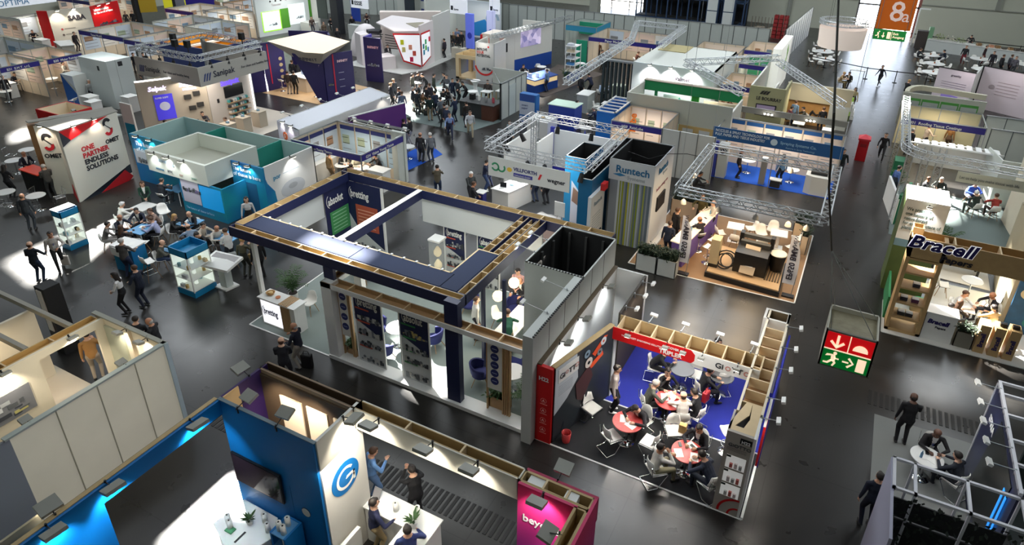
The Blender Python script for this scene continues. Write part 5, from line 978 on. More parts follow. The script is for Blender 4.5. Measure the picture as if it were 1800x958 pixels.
q=MB();q.add([(-20.6,13.6,.95),(-19.3,13.75,.95),(-19.3,14.55,1.15),(-20.6,14.4,1.15),(-20.6,13.6,1.05),(-19.3,13.75,1.05),(-19.3,14.55,1.25),(-20.6,14.4,1.25)],[(0,3,2,1),(4,5,6,7),(0,1,5,4),(1,2,6,5),(2,3,7,6),(3,0,4,7)],WHITE);q.mk('table_top',t);q=MB();q.add([(-20.5,13.7,1.068),(-19.4,13.83,1.07),(-19.4,14.47,1.235),(-20.5,14.34,1.235)],[(0,1,2,3)],SCREEN_OFF);q.mk('screen',t)
t=base('bar_counter','white and cyan counter with leaflets behind the standing grey suited man','counter',-24.2,13.3);MB().prism([(-24.7,12.9),(-23.75,13.05),(-23.85,13.7),(-24.85,13.55)],0,1.05,CY).mk('body',t);MB().prism([(-24.75,12.85),(-23.7,13.0),(-23.8,13.75),(-24.9,13.6)],1.05,1.1,WHITE).mk('worktop',t);MB().box(-24.72,12.84,.7,-23.74,12.93,1.05,WHITE).mk('upper_band',t)
for x,y,a,l in((-24.4,13.2,10,'leaflet on the left of the white and cyan counter'),(-24.1,13.35,40,'leaflet on the right of the white and cyan counter')):put('paper',x,y,math.radians(a),l,1.1)
TT=[(-27.5,16.2,'sq_white','white square table in front, left of the cyan wall'),(-25.6,14.75,'sq_cyan','cyan topped table nearest the lone aisle cabinet'),(-24.4,16.15,'sq_cyan','cyan topped table right below the slogan wall'),(-22.95,14.4,'sq_cyan','cyan topped table just behind the lit product cabinet'),(-21.9,16.0,'sq_cyan','cyan topped table nearest the navy roof corner'),(-27.9,18.3,'sq_cyan','cyan topped table against the cyan front wall')]
for x,y,k,l in TT:put(k,x,y,.08,l)
rnd=random.Random(12);n=0
for x,y,k,l in TT[1:5]:
 for j in range(3):put(('cup','phone','paper','bottle')[(n+j)%4],x+rnd.uniform(-.25,.25),y+rnd.uniform(-.25,.25),rnd.random()*3,'%s lying on the %s'%(('white cup','black phone','sheet of paper','small blue bottle')[(n+j)%4],l),.74 if k=='sq_cyan' else .74)
 n+=1
for x,y,k,a,l in((-26.8,16.6,'shell',250,'empty white shell chair right of the white square table'),(-24.5,13.95,'high',20,'tall empty white shell chair with long beech legs in front of the nearest cyan table'),(-22.9,13.1,'high',350,'tall empty white shell chair left of the lit product cabinet'),(-20.9,15.2,'greyshell',60,'grey shell chair between the touch table and the cyan tables'),(-21.5,17.0,'shell',180,'empty white shell chair below the cyan doorway wall')):put(k,x,y,math.radians(a),l)
slt((-25,15.5,5.5),120,4,(.95,.98,1),2)
# -- beige stand with Selpak and Sanipak signs
t=base('exhibition_stand','beige stand with glowing violet signs and wall shelves','exhibition stand',-35,26)
BEI=mat('beige_wall',(176,164,146),.6);LITW=mat('led_edge_white',(255,255,255),.5,emit=2.5);VIO=mat('violet_sign_glow',(110,84,255),.5,emit=1.0);VIOW=mat('white_sign_glow',(232,222,255),.5,emit=1.0)
MB().box(-36.9,23.0,0,-36.8,25.0,3.5,K('c0b49c')).mk('side_wall',t);MB().wall((-36.85,23.0),(-35.1,26.2),0,3.5,.1,BEI).mk('rear_wall',t);MB().box(-35.15,26.2,0,-35.05,29.45,3.4,mat('grey_beige_wall',(188,180,172),.6)).mk('rear_wall',t);MB().box(-35.4,29.4,0,-34.9,29.48,3.45,WHITE).mk('side_wall',t)
MB().box(-34.98,29.36,0,-34.9,29.42,3.5,LITW).mk('led_strip',t);MB().wall((-36.85,22.98),(-35.1,26.2),3.5,3.56,.14,LITW).mk('led_strip',t);MB().box(-35.12,26.2,3.42,-34.9,29.48,3.47,LITW).mk('led_strip',t)
F=Face((-36.85,23.0),(-35.1,26.2),t,.06)
for u,z in((.55,2.9),(2.2,2.95)):F.text('Selpak',u,z,.36,VIOW,bold=.05,name='sign_lettering',shear=.2)
F.rect(2.35,3.1,2.72,2.84,VIOW,'sign_bar',.02);F.rect(.75,1.75,1.15,2.65,mat('poster_violet',(70,60,200),.5,emit=.5),'poster',.03);F.disc(1.25,1.95,.28,.26,K('d8d8f0'),'poster_print',.036);F.text('SUPER SOFT',.82,2.42,.13,WHITE,bold=.03,lift=.03,name='poster_lettering')
for u,z in((2.35,2.2),(2.85,2.35),(2.5,1.5),(2.95,1.65)):F.rect(u,u+.38,z,z+.25,K('2c2a28'),'wall_box',.12)
F=Face((-35.05,26.2),(-35.05,29.4),t,0);F.text('Sanipak',1.0,2.55,.45,VIO,bold=.05,name='sign_lettering');[F.poly([(1.55+i*.14,2.98),(1.65+i*.14,3.0),(1.8+i*.14,3.28),(1.68+i*.14,3.22)],VIO,'emblem',.02)for i in range(3)]
F.rect(1.15,2.55,1.75,2.45,SCREEN_OFF,'wall_screen',.05)
for i in range(4):F.rect(1.2,2.8,1.42-i*.34,1.45-i*.34,OAK,'shelf',.25);q=MB();[F.rect(1.25+j*.17,1.38+j*.17,1.45-i*.34,1.6-i*.34,K(('48a0a0','3c3c40','d8d4cc','b8c8d0')[(i+j)%4]),mb=q,t=.15)for j in range(9)];q.mk('shelf_goods',t)
F.rect(.55,.7,1.6,1.85,BLACK,'wall_panel',.02)
t2=base('curved_panel','white and teal rounded panel at the left corner of the beige stand','panel',-37.5,22.6);MB().box(-38.0,22.5,0,-37.0,22.6,2.3,OFFWHITE).mk('panel',t2);Face((-38.0,22.5),(-37,22.5),t2,0).rect(.1,.95,.0,1.1,K('1890b0'),'teal_print',.01)
carpet([(-37,22.8),(-31.9,22.4),(-31.9,29),(-33.2,31),(-37,31)],K('c8c0b4',.8),'light beige floor of the stand with violet signs')
t=base('hanging_fascia','grey hanging fascia ring with dark lettering and stripe emblem below a lighting truss','hanging sign',-33.4,27,3.3);GRF=mat('grey_fascia',(172,168,160),.6)
Zs=4.45
MB().box(-33.45,24.6,3.35,-33.38,29.6,Zs,GRF).mk('fascia',t);MB().box(-38.9,24.6,3.35,-33.45,24.68,Zs,GRF).mk('fascia',t);MB().box(-38.9,29.5,3.35,-33.45,29.58,Zs,GRF).mk('fascia',t)
F=Face((-33.38,24.6),(-33.38,29.6),t,0);F.text('Sanipak',.95,3.72,.5,K('2c3040'),name='sign_lettering',bold=.012);[F.poly([(.25+i*.17,3.6),(.33+i*.17,3.6),(.5+i*.17,4.05),(.38+i*.17,4.0)],K('2c3c70'),'emblem',.01)for i in range(3)];F.text('For clean and healthy living',2.95,3.82,.2,K('2c3040'),name='slogan_lettering')
F=Face((-38.9,24.6),(-33.45,24.6),t,0);F.text('Sanipak',.85,3.7,.45,K('2c3040'),name='sign_lettering');F.text('For clean and healthy living',2.5,3.78,.2,K('2c3040'),name='slogan_lettering');[F.poly([(.3+i*.15,3.6),(.38+i*.15,3.6),(.5+i*.15,4.0),(.42+i*.15,4.0)],K('2c3c70'),'emblem',.01)for i in range(3)]
q=MB()
for a,b in(((-38.8,24.9,4.9),(-33.6,24.9,4.9)),((-33.6,24.9,4.9),(-33.6,29.4,4.9)),((-38.8,29.4,4.9),(-33.6,29.4,4.9)),((-38.8,24.9,4.9),(-38.8,29.4,4.9))):trs(q,a,b,.3,.03,rb=.016)
q.mk('truss_ring',t)
for i,(x,y)in enumerate(((-38,24.8),(-36.8,24.8),(-35.6,24.8),(-34.2,24.8),(-33.5,25.6),(-33.5,26.8),(-33.5,28),(-33.5,29.2))):q=MB();q.tube((x,y,4.7),(x,y,4.5),.03,BLACK,6);q.tube((x,y,4.55),(x+.05,y-.05,4.25),.09,BLACK,8,r1=.12);q.mk('stage_light',t,loc=(x,y,4.5))
for i,(x,y)in enumerate(((-37.6,26.5),(-36,25.4),(-35.2,25.6),(-34.4,28.8))):q=MB();q.tube((x,y,4.9),(x,y,5.3),.03,BLACK,6);q.box(x-.16,y-.12,5.2,x+.16,y+.12,5.6,BLACK);q.mk('moving_head_light',t,loc=(x,y,5))
for x,y in((-38.8,24.9),(-38.8,29.4)):MB().box(x-.1,y-.1,0,x+.1,y+.1,4.8,ALU).mk('truss_tower',t)
for i,(x,y,l)in enumerate(((-33.0,25.6,'beige box counter with blue samples nearest the tissue stand'),(-33.2,26.9,'beige box counter with samples in the middle of the stand edge'),(-33.3,28.2,'beige box counter with samples at the far end of the stand edge'))):k=base('sample_counter',l,'counter',x,y);MB().box(x-.35,y-.3,0,x+.35,y+.3,.98,BEI).mk('body',k);MB().box(x-.37,y-.32,.98,x+.37,y+.32,1.0,K('b8ac98')).mk('worktop',k);put('box',x,y,.4*i,'sample box on '+l,1.0)
k=base('sample_counter','small white counter with dark lettering at the near edge of the beige stand','counter',-32.4,23.4);MB().box(-33.0,23.1,0,-32.0,23.6,.9,WHITE).mk('body',k);Face((-33.0,23.1),(-32,23.1),k,0).text('Selpak',.2,.6,.24,K('3c3430'),bold=.05,name='logo_lettering')
for x,y,a,l in((-34.9,24.6,200,'white chair under the violet poster of the beige stand'),(-34.0,26.2,150,'white chair beside the shelf wall of the beige stand'),(-33.8,24.2,90,'white chair at the near meeting table of the beige stand')):put('shell',x,y,math.radians(a),l)
put('sq_small',-34.1,24.1,0,'white meeting table in the middle of the beige stand');put('sq_small',-35.6,23.9,0,'white meeting table under the violet poster')
slt((-34.5,25.6,3.2),120,2.5,(1,.9,.8))
# -- centre shell scheme with white roofed neighbour
t=base('exhibition_stand','white closed stand with smooth white roof and small orange round logo','exhibition stand',-25.5,25)
MB().prism([(-26.5,23.55),(-24.45,22.9),(-24.45,30.2),(-26.5,30.9)],2.75,2.85,mat('roof_white',(212,214,222),.4)).mk('roof',t);MB().wall((-26.5,23.55),(-24.45,22.95),1.3,2.85,.08,mat('lilac_white',(222,214,226),.5)).mk('front_upper',t);MB().wall((-26.5,23.6),(-24.45,23.0),0,1.3,.08,K('5c5864')).mk('front_lower',t);MB().wall((-24.45,22.95),(-24.45,30.2),0,2.85,.08,WHITE).mk('side_wall',t);MB().wall((-26.5,30.9),(-24.45,30.2),0,2.85,.08,WHITE).mk('rear_wall',t);MB().wall((-26.5,23.55),(-26.5,30.9),0,2.85,.08,WHITE).mk('side_wall',t)
F=Face((-26.5,23.55),(-24.45,22.95),t,.05);F.disc(.75,2.2,.22,.22,K('e06c38'),'round_logo');F.text('S',.66,2.1,.28,WHITE,lift=.006,name='logo_lettering');F.rect(1.15,1.6,2.2,2.22,K('b8a8c0'),'caption_line',.005)
for i in range(5):flood(t,(-26.5,24.4+i*1.4,2.86),(-1,0),.5,4,kind='arm',rise=.1)
for x,y in((-26.0,23.6),(-25.2,23.35)):flood(t,(x,y-.05,2.86),(.25,-1),.2,9,(1,.95,1),rise=.05,size=.6)
flood(t,(-24.4,29.4,2.86),(1,0),.5,3,kind='arm');
t=base('shell_scheme_booth','shell scheme booth with indigo fascias, coloured posters and two round tables','exhibition stand',-21.9,24)
shell(t,-24.35,22.3,-20.0,25.6,2.6,'NW',WRM,'SE',.34,SHELLBLUE,(('S','G34',.7,.19),('S','Tissue Young Tissues',1.15,.17),('E','G34  Vision Young Tissue',.3,.2)))
F=Face((-24.33,22.3),(-24.33,25.6),t,.02);pst(F,3,.1,3.2,.7,2.45,5,head='28306c');F=Face((-24.3,25.58),(-20.0,25.58),t,.02);pst(F,4,.1,4.2,.6,2.45,6,('e8d0c4','d8d8d4','b8d0e0'),'30387c')
MB().box(-20.75,25.5,0,-19.95,25.7,2.7,SHW).mk('end_panel',t);MB().box(-20.1,25.0,0,-20.0,25.6,2.6,SHW).mk('end_panel',t)
q=MB();q.box(-24.3,22.6,.9,-23.9,24.8,.95,WHITE);q.box(-24.3,22.6,0,-23.95,24.8,.9,OFFWHITE);q.mk('wall_counter',t)
for i in range(4):flood(t,(-23.6+i*1.1,25.6,2.62),(0,1),.5,3,kind='arm')
carpet([(-24.3,22.3),(-20.0,22.3),(-20.0,25.5),(-24.3,25.5)],K('5c5c5c',.9),'grey carpet of the shell scheme booth with indigo fascias')
put('rt_white',-23.2,24.4,0,'round white table on the left inside the indigo fascia booth');put('rt_white',-22.1,24.6,0,'round white table on the right inside the indigo fascia booth')
k=base('counter','white counter at the right front corner of the indigo fascia booth','counter',-20.7,24.4);MB().box(-21.05,23.9,0,-20.15,24.5,1.06,WHITE).mk('body',k);MB().box(-21.1,23.85,1.06,-20.1,24.55,1.1,WHITE).mk('worktop',k)
fe=base('fire_extinguisher','red fire extinguisher standing in the indigo fascia booth','extinguisher',-23.9,22.9);MB().lathe((-23.9,22.9,0),[(.09,0),(.1,.02),(.1,.45),(.04,.52)],mat('ext_red',(190,40,36),.4),14).mk('cylinder',fe);MB().tube((-23.9,22.9,.5),(-23.9,22.9,.58),.03,BLACK,8).mk('valve',fe)
slt((-22.2,23.9,2.45),55,1.6,(1,.85,.66))
t=base('shell_scheme_booth','narrow booth with dark top rail and purple rear poster behind the indigo fascia booth','exhibition stand',-22,27);MB().wall((-23.6,26.0),(-20.2,25.75),0,2.6,.05,SHW).mk('wall_panel',t);MB().box(-24.0,26.1,2.5,-20.2,26.4,2.6,BLACK).mk('top_rail',t);MB().wall((-24.2,26.3),(-23.2,30.0),.6,2.6,.06,mat('purple_poster',(92,40,118),.6)).mk('purple_wall',t);MB().wall((-24.2,26.3),(-23.2,30.0),2.6,2.65,.09,WHITE).mk('top_frame',t);MB().wall((-24.2,26.3),(-23.2,30.0),0,.6,.06,SHW).mk('lower_wall',t)
carpet([(-22.6,27.2),(-20.9,26.6),(-20.6,29.8),(-22.4,31.0)],mat('carpet_bright_blue',(20,84,190),.9),'bright blue carpet patch beside the white kiosk')
k=base('kiosk_counter','slim white kiosk counter with small round emblem on the bright blue carpet','counter',-21,28.7);MB().box(-21.35,28.4,0,-20.75,28.95,1.05,WHITE).mk('body',k);Face((-21.35,28.4),(-20.75,28.4),k,0).rect(.22,.38,.5,.7,K('50545c'),'emblem',.008)
put('rt_white',-21.9,28.3,0,'round white table beside the bright blue carpet, next to the purple wall')
# -- catering bar stand in the crowd
carpet([(-27.6,33.7),(-21.4,33.7),(-20.6,36.6),(-21.5,42),(-30,44)],mat('carpet_pale_grey',(104,116,114),.9),'pale grey carpet of the crowded coffee bar area')
t=base('coffee_bar','long black coffee bar with dark timber end block','counter',-22.4,37);MB().box(-23.6,36.4,0,-21.9,36.75,1.02,K('2c3030')).mk('front_panel',t);MB().box(-21.9,36.35,0,-21.0,37.7,1.02,mat('dark_timber',(84,48,34),.5,noise=.2)).mk('end_block',t);MB().box(-23.65,36.3,1.02,-20.95,37.8,1.07,K('3a3c3c')).mk('worktop',t)
rnd=random.Random(8)
for i,l in enumerate(('coffee machine at the left of the black bar','stack of white cups in the middle of the black bar','steel urn on the black bar','flower vase at the right end of the black bar')):x=-23.0+i*.55;q=MB();(q.box(x-.15,36.9,1.07,x+.15,37.25,1.45,BLACK)if i==0 else q.lathe((x,37.0,1.07),[(.08,0),(.1,.2),(.06,.35)],(WHITE,WHITE,ALU,K('b84858'))[i],12));tag(q.mk(('coffee_machine','cup_stack','urn','vase')[i],loc=(x,37,1.07)),l,('coffee machine','cups','urn','vase')[i])
palm(-21.2,38.3,'leafy plant standing behind the timber end of the coffee bar',1.5,.5,12,seed=9);palm(-21.3,39.6,'second leafy plant between the coffee bar and the striped round banner',1.7,.5,12,seed=10)
t=base('office_cabin','pale partition cabin with closed door right of the coffee bar','partition cabin',-20.7,38.5);q=MB();q.box(-20.8,36.9,0,-20.72,40.5,2.45,SHW);q.mk('front_wall',t);MB().box(-23.4,40.45,0,-20.72,40.5,2.45,SHW).mk('rear_wall',t);MB().box(-23.4,36.9,2.4,-20.7,36.96,2.45,ALU).mk('rail',t);MB().box(-20.72,38.0,.02,-20.69,38.9,2.1,K('c4ccc8')).mk('door',t)
q=MB();[q.box(-20.82,y,0,-20.68,y+.05,2.48,ALU)for y in(36.9,37.9,38.9,39.7,40.45)];q.box(-20.82,36.9,2.42,-20.68,40.5,2.48,ALU);q.tube((-23.4,40.4,2.45),(-20.8,36.95,2.45),.02,ALU,5);q.mk('frame',t)
HT=[(-27.2,36.4),(-28.6,38.6),(-26.3,39.4),(-25.3,41.2),(-24.0,38.7),(-24.9,36.0),(-26.0,37.9)]
for i,(x,y)in enumerate(HT):put('cloth' if i in(0,2,3,6)else'rt_high',x,y,0,('white cloth covered standing table %s' if i in(0,2,3,6)else'bare white standing table %s')%('at the sunlit front left of the crowd','at the far left of the crowd','in the middle of the crowd','at the back of the crowd near the oak frame','left of the black bar','at the front of the crowd near the black bar','in the crowd between the red edged display and the bar')[i])
for x,y,l in((-23.2,39.3,'beech and white high stool table behind the bar'),(-22.4,40.0,'second beech and white high table behind the bar')):t=base('high_table',l,'table',x,y);MB().box(x-.35,y-.35,1.0,x+.35,y+.35,1.05,WHITE).mk('table_top',t);[MB().box(x+a*.28-.03,y+b*.28-.03,0,x+a*.28+.03,y+b*.28+.03,1.0,K('c8b088')).mk('leg',t)for a in(-1,1)for b in(-1,1)]
# -- truss stand with white fascia (Villforth, wegner)
t=base('exhibition_stand','lattice truss ring stand with white fascia and three company emblems','exhibition stand',-11.5,25.5)
q=MB();Zt=3.9;c=[(-13.75,23.3),(-9.0,23.2),(-9.2,28.1),(-13.9,28.2)]
for i in range(4):trs(q,(*c[i],Zt),(*c[(i+1)%4],Zt),.32,.026,mat('bright_aluminium',(214,216,218),.3,.6))
q.mk('truss_ring',t)
for i,p in enumerate(c[3:]):q=MB();trs(q,(p[0],p[1],.02),(p[0],p[1],Zt-.2),.28,.022);q.mk('truss_leg',t)
MB().box(-13.6,23.1,2.65,-9.75,23.16,3.55,WHITE).mk('fascia',t);F=Face((-13.6,23.1),(-9.75,23.1),t,0)
for u in(.36,.66):F.ring(u,3.12,.12,.2,K('3c9868'),'green_emblem',200 if u>.5 else-160,400 if u>.5 else 160)
F.text('VILLFORTH',1.25,3.12,.22,K('40447c'),bold=.03,name='fascia_lettering');F.rect(1.25,2.15,2.86,3.02,K('4848a0'),'fascia_bar',.01);F.text('Siebtechnik GmbH',1.3,2.9,.1,WHITE,lift=.01,name='fascia_lettering');F.disc(1.05,3.12,.12,.1,K('f0c848'),'yellow_emblem');F.poly([(2.4,2.95),(2.5,3.2),(2.6,3.2),(2.5,2.95)],K('d83038'),'red_emblem',.01);F.text('wegner',2.85,2.95,.27,K('303038'),bold=.02,name='fascia_lettering')
MB().box(-13.8,28.1,0,-13.7,30.0,2.5,WHITE).mk('white_wall',t);MB().box(-13.95,30.5,.45,-10.2,30.6,2.5,mat('cool_white_panel',(206,212,216),.5)).mk('rear_wall',t);MB().box(-14.1,30.45,0,-13.9,30.6,2.6,K('2c34a0')).mk('blue_post',t);MB().box(-13.95,30.5,0,-10.2,30.6,.45,K('3034a8')).mk('blue_base',t);MB().box(-15.0,27.0,0,-14.9,30.5,2.5,WHITE).mk('white_wall',t)
MB().box(-13.9,24,-.0,-9.2,30.4,.008,K('3c3e40')).mk('floor_mat',t)
for i,(x,y,dx,dy)in enumerate(((-13.6,24.6,.2,0),(-13.7,26.3,.2,0),(-12.6,28.1,0,-.1),(-10.8,28.0,0,-.1),(-9.2,27.0,-.2,0),(-13.2,23.4,0,.1),(-11.8,23.3,0,.1),(-11,23.3,0,.1),(-9.3,23.3,0,-.2))):
 q=MB();q.tube((x,y,Zt-.15),(x,y,Zt-.35),.02,BLACK,6);q.tube((x,y,Zt-.35),(x+dx,y+dy,Zt-.68),.09,BLACK,10,r1=.12);q.mk('stage_light',t,loc=(x,y,Zt-.3))
for i in range(4):y=24.2+i*1.1;q=MB();trs(q,(-14.4,y,Zt),(-13.9,y,Zt),.12,.014,rb=.008);q.mk('side_arm',t,loc=(-14,y,Zt))
slt((-11.5,24.4,3.5),110,2.0,(1,.96,.92),1.2);slt((-12,28.8,4.6),60,2)
obx(t,-10.95,25.35,-9.95,27.4,0,3.3,mat('sky_blue_laminate',(30,130,180),.5),DG,.05,frame=ALU)
F=Face((-10.95,25.35),(-9.95,25.35),t,0);F.poly([(.35,0),(1.0,0),(1.0,1.4),(.35,2.2)],K('c8d0dc'),'print',.01);F.poly([(.4,1.2),(.95,.9),(.95,1.5),(.45,1.9)],K('8c7060'),'print',.015)
obx(t,-9.45,23.35,-8.85,29.0,0,3.3,mat('deep_teal_blue',(0,96,140),.5),DG,.05,frame=ALU)
t=base('reception_counter','long white counter with samples under the white truss fascia','counter',-14,25.5);MB().prism([(-14.55,25.05),(-13.65,25.0),(-13.2,26.8),(-14.1,26.9)],0,1.02,OFFWHITE).mk('body',t);MB().prism([(-14.6,25.0),(-13.6,24.95),(-13.15,26.85),(-14.15,26.95)],1.02,1.06,WHITE).mk('worktop',t)
for i,(x,y,l)in enumerate(((-14.1,25.3,'dark sample'),(-13.9,25.8,'printed sample'),(-13.8,26.4,'small sample'))):put(('laptop','box','box')[i],x,y,.3,('open laptop','printed sample box','small sample box')[i]+' on the long white counter under the white truss fascia',1.06)
bt=base('bar_table','small white topped dark bar table by the two men in navy','table',-14.8,24.5);MB().box(-15.05,24.3,1.0,-14.6,24.75,1.04,WHITE).mk('table_top',bt);MB().box(-15.0,24.35,0,-14.65,24.7,1.0,K('24246c')).mk('body',bt)
tr_=base('easel','silver tripod easel on the timber floor under the truss ring','easel',-10.6,24.2);q=MB();[q.tube((-10.6,24.2,1.5),(-10.6+a,24.2+b,0),.015,CHROME,6)for a,b in((-.25,-.1),(.25,-.1),(0,.3))];q.mk('tripod',tr_);MB().box(-10.85,24.15,.9,-10.35,24.17,1.6,WHITE).mk('board',tr_)
carpet([(-13.4,23.2),(-9.5,23.2),(-9.5,25.3),(-13.2,25.3)],mat('brown_floor',(104,84,74),.7,noise=.1),'brown floor boards under the white lettered truss fascia')
# -- Runtech tower
t=base('exhibition_stand','tall white tower with birch forest print and wall screen','exhibition stand',-7.6,26)
RW=mat('cool_white_laminate',(206,210,212),.5)
obx(t,-8.62,24.6,-6.65,27.4,3.0,3.9,RW,DG,.05,frame=ALU);MB().box(-6.72,24.6,0,-6.65,27.4,3.0,RW).mk('right_wall',t);MB().box(-8.62,27.33,0,-6.72,27.4,3.0,DG).mk('rear_wall',t);MB().box(-8.62,24.65,0,-8.55,27.33,3.0,K('484c4c')).mk('left_wall',t)
F=Face((-8.55,24.68),(-6.72,24.68),t,0);F.rect(0,1.83,0,3.0,K('889098'),'forest_print',.03);F.off=.032;rnd=random.Random(2)
q=MB();[F.rect(.45+i*.33,.62+i*.33,0,2.98,K(('8c9420','a0a030','7c8c24','98a040')[i]),mb=q,t=.004)for i in range(4)];[F.rect(u,u+rnd.uniform(.04,.08),0,3.0,K(rnd.choice(('c4ccd0','a4b0b8','5c6c78'))),mb=q,t=.008)for u in(.35,.5,.7,.86,.98,1.15,1.3,1.42,1.55,1.7)];q.mk('birch_trunks',t)
F=Face((-8.62,24.6),(-6.65,24.6),t,0);F.text('Runtech',.3,3.38,.44,mat('runtech_blue',(28,104,148),.5),bold=.02,name='logo_lettering');F.text('Systems',.82,3.12,.24,K('9ca4a8'),name='logo_lettering');F.poly([(.18,3.26),(.5,3.34),(.75,3.27),(.5,3.2)],K('2c7cac'),'wave_emblem',.01)
F=Face((-6.65,24.6),(-6.65,27.4),t,0);F.text('Runtech',.55,3.35,.4,mat('runtech_blue',(28,104,148),.5),bold=.02,name='logo_lettering');F.text('Systems',1.2,3.15,.2,K('9ca4a8'),name='logo_lettering');F.text('Reduce energy use',.45,2.6,.22,K('8c5c6c'),name='slogan_lettering');F.rect(.7,1.8,1.6,2.25,BLACK,'wall_screen',.07);F.rect(0,2.8,0,.12,WHITE,'plinth',.25)
t=base('angled_panel','white side panel with dark screen standing left of the forest print','panel',-8.9,24);MB().box(-8.85,23.0,0,-8.7,24.5,2.7,RW).mk('panel',t);F=Face((-8.85,23.0),(-8.7,23.0),t,0);F2=Face((-8.7,23.0),(-8.7,24.5),t,0);F2.text('Runtech',.3,2.2,.26,K('708898'),name='logo_lettering');F2.rect(.2,1.3,.2,.8,BLACK,'screen',.03);q=MB();[F2.rect(.2,1.1,1.0+i*.12,1.03+i*.12,K('98a4a8'),mb=q,t=.004)for i in range(7)];q.mk('caption_lines',t);MB().box(-8.68,23.9,2.7,-8.5,24.3,3.0,REDP).mk('red_box',t)
cbq=MB();pts=[(-7.9+i*.55,25.6+.12*i,3.9-.55*math.sin(PI*i/6)*(i/3))for i in range(7)];cbq.path([(-8.3,26,3.8),(-7.4,26.1,3.6),(-6.6,26.2,3.95),(-6.0,27,3.8),(-5.5,27.6,3.55),(-5.1,27.7,3.9)],.015,BLACK);tag(cbq.mk('power_cable',loc=(-6.6,26,3.9)),'black cable drooping from the birch print tower to the truss ring','cable')
planter(-6.6,22.95,-5.75,23.45,.75,'tall white planter with dark foliage left of the long flag banner',GREYP,5,150,.45);planter(-5.72,22.95,-4.95,23.45,.75,'white planter with dark foliage directly under the long flag banner',GREYP,6,150,.45)
# -- machine stand with the two flag banners
carpet([(-7.0,23.3),(-.45,23.5),(-.45,29.7),(-6.9,29.7)],mat('carpet_warm_beige',(150,118,86),.8,noise=.1,nscale=2),'warm beige floor of the stand with the black machine',edge=WHITE)
t=base('plinth','low beige display plinth with black edge under the black machine','plinth',-2.6,24.8);MB().prism([(-3.95,23.75),(-1.05,23.6),(-1.15,26.1),(-4.0,26.3)],.01,.22,BLACK).mk('base',t);MB().prism([(-3.9,23.8),(-1.1,23.65),(-1.2,26.05),(-3.95,26.25)],.22,.27,K('bc9c74')).mk('deck',t)
q=MB();[q.box(-1.75+i*.1,24.2,.27,-1.7+i*.1,25.9,.3,K('5c4c38'))for i in range(6)];q.mk('slats',t)
t=base('coating_machine','black box shaped machine with beige cover plate, hoses and round drum on the plinth','machine',-2.5,24.9,.27);BM=mat('machine_black',(26,24,22),.4,noise=.2)
MB().box(-3.0,24.3,.27,-1.75,25.5,1.15,BM).mk('body',t);q=MB();q.box(-3.05,25.4,.27,-2.9,25.7,1.5,BM);q.box(-1.85,25.4,.27,-1.7,25.7,1.5,BM);q.box(-2.95,25.45,1.3,-1.8,25.65,1.45,K('4c4c48'));q.box(-2.95,25.1,1.15,-1.8,25.3,1.3,K('3c3c38'));q.mk('frame',t)
q=MB();q.add([(-2.72,24.15,.35),(-2.15,24.12,.35),(-2.12,24.95,1.22),(-2.7,25.0,1.22),(-2.72,24.1,.4),(-2.15,24.07,.4),(-2.12,24.9,1.27),(-2.7,24.95,1.27)],[(0,3,2,1),(4,5,6,7),(0,1,5,4),(1,2,6,5),(2,3,7,6),(3,0,4,7)],K('b8a488'));q.mk('cover_plate',t);q=MB();q.add([(-2.62,24.3,.63),(-2.25,24.28,.63),(-2.24,24.45,.81),(-2.61,24.47,.81)],[(0,1,2,3)],WHITE);q.mk('name_plate',t)
q=MB();q.lathe((-1.45,25.2,.27),[(.22,0),(.25,.15),(.32,.75)],BM,24);q.lathe((-1.45,25.2,1.02),[(.33,0),(.33,.03),(.28,.03)],K('d8d8c8'),24);q.mk('drum',t)
q=MB()
for k,(cx,cy,r)in enumerate(((-3.35,24.35,.32),(-3.3,24.5,.4),(-3.25,24.3,.25))):pts=[(cx+r*math.cos(a),cy+r*math.sin(a)*.6,.34+.25*(1+math.sin(a))+k*.05)for a in np.linspace(0,2*PI,15)];q.path(pts,.03,BM,6)
q.mk('hoses',t)
t=base('control_cabinet','slim beige control cabinet standing left of the black machine','cabinet',-3.75,24.6,.27);MB().box(-3.95,24.2,.27,-3.6,24.7,1.5,K('c8b48c')).mk('body',t);MB().box(-3.96,24.19,.27,-3.59,24.71,.42,BM).mk('base',t);MB().box(-3.59,24.3,.8,-3.57,24.4,1.0,BM).mk('handle',t)
def flag(x,y,lab,dx=.0):
 t=base('feather_flag',lab,'flag',x,y);MB().box(x-.22,y-.12,.01,x+.22,y+.12,.08,BLACK).mk('base',t);MB().tube((x+.1,y,.08),(x+.16,y,1.0),.012,ALU,6).mk('pole',t)
 FW=mat('flag_fabric',(238,236,240),.7);q=MB();n=12;V=[]
 for i in range(n+1):z=.55+2.05*i/n;w=.46*math.sqrt(max(0.02,1-((i/n-.35)/.66)**2))if i/n>.35 else .46;V+=[(x-.3,y,z),(x-.3+w,y+.03*math.sin(i),z)]
 F_=[(2*i,2*i+1,2*i+3,2*i+2)for i in range(n)];N_=len(V);V+=[(a,b+.012,c)for a,b,c in V];q.add(V,F_+[tuple(j+N_ for j in f)[::-1]for f in F_],FW,True);q.mk('banner',t)
 text('EP650 BMA',(x-.2,y-.03,.75),(0,0,1),(1,0,0),.3,K('383440'),t,bold=.02,name='flag_lettering');text('NEW',(x-.2,y-.03,2.2),(0,0,1),(1,0,0),.2,K('484450'),t,name='flag_lettering')
flag(-4.75,23.5,'curved white flag banner with vertical black lettering beside the planters');flag(-.75,23.85,'curved white flag banner with vertical black lettering at the right front corner of the plinth')
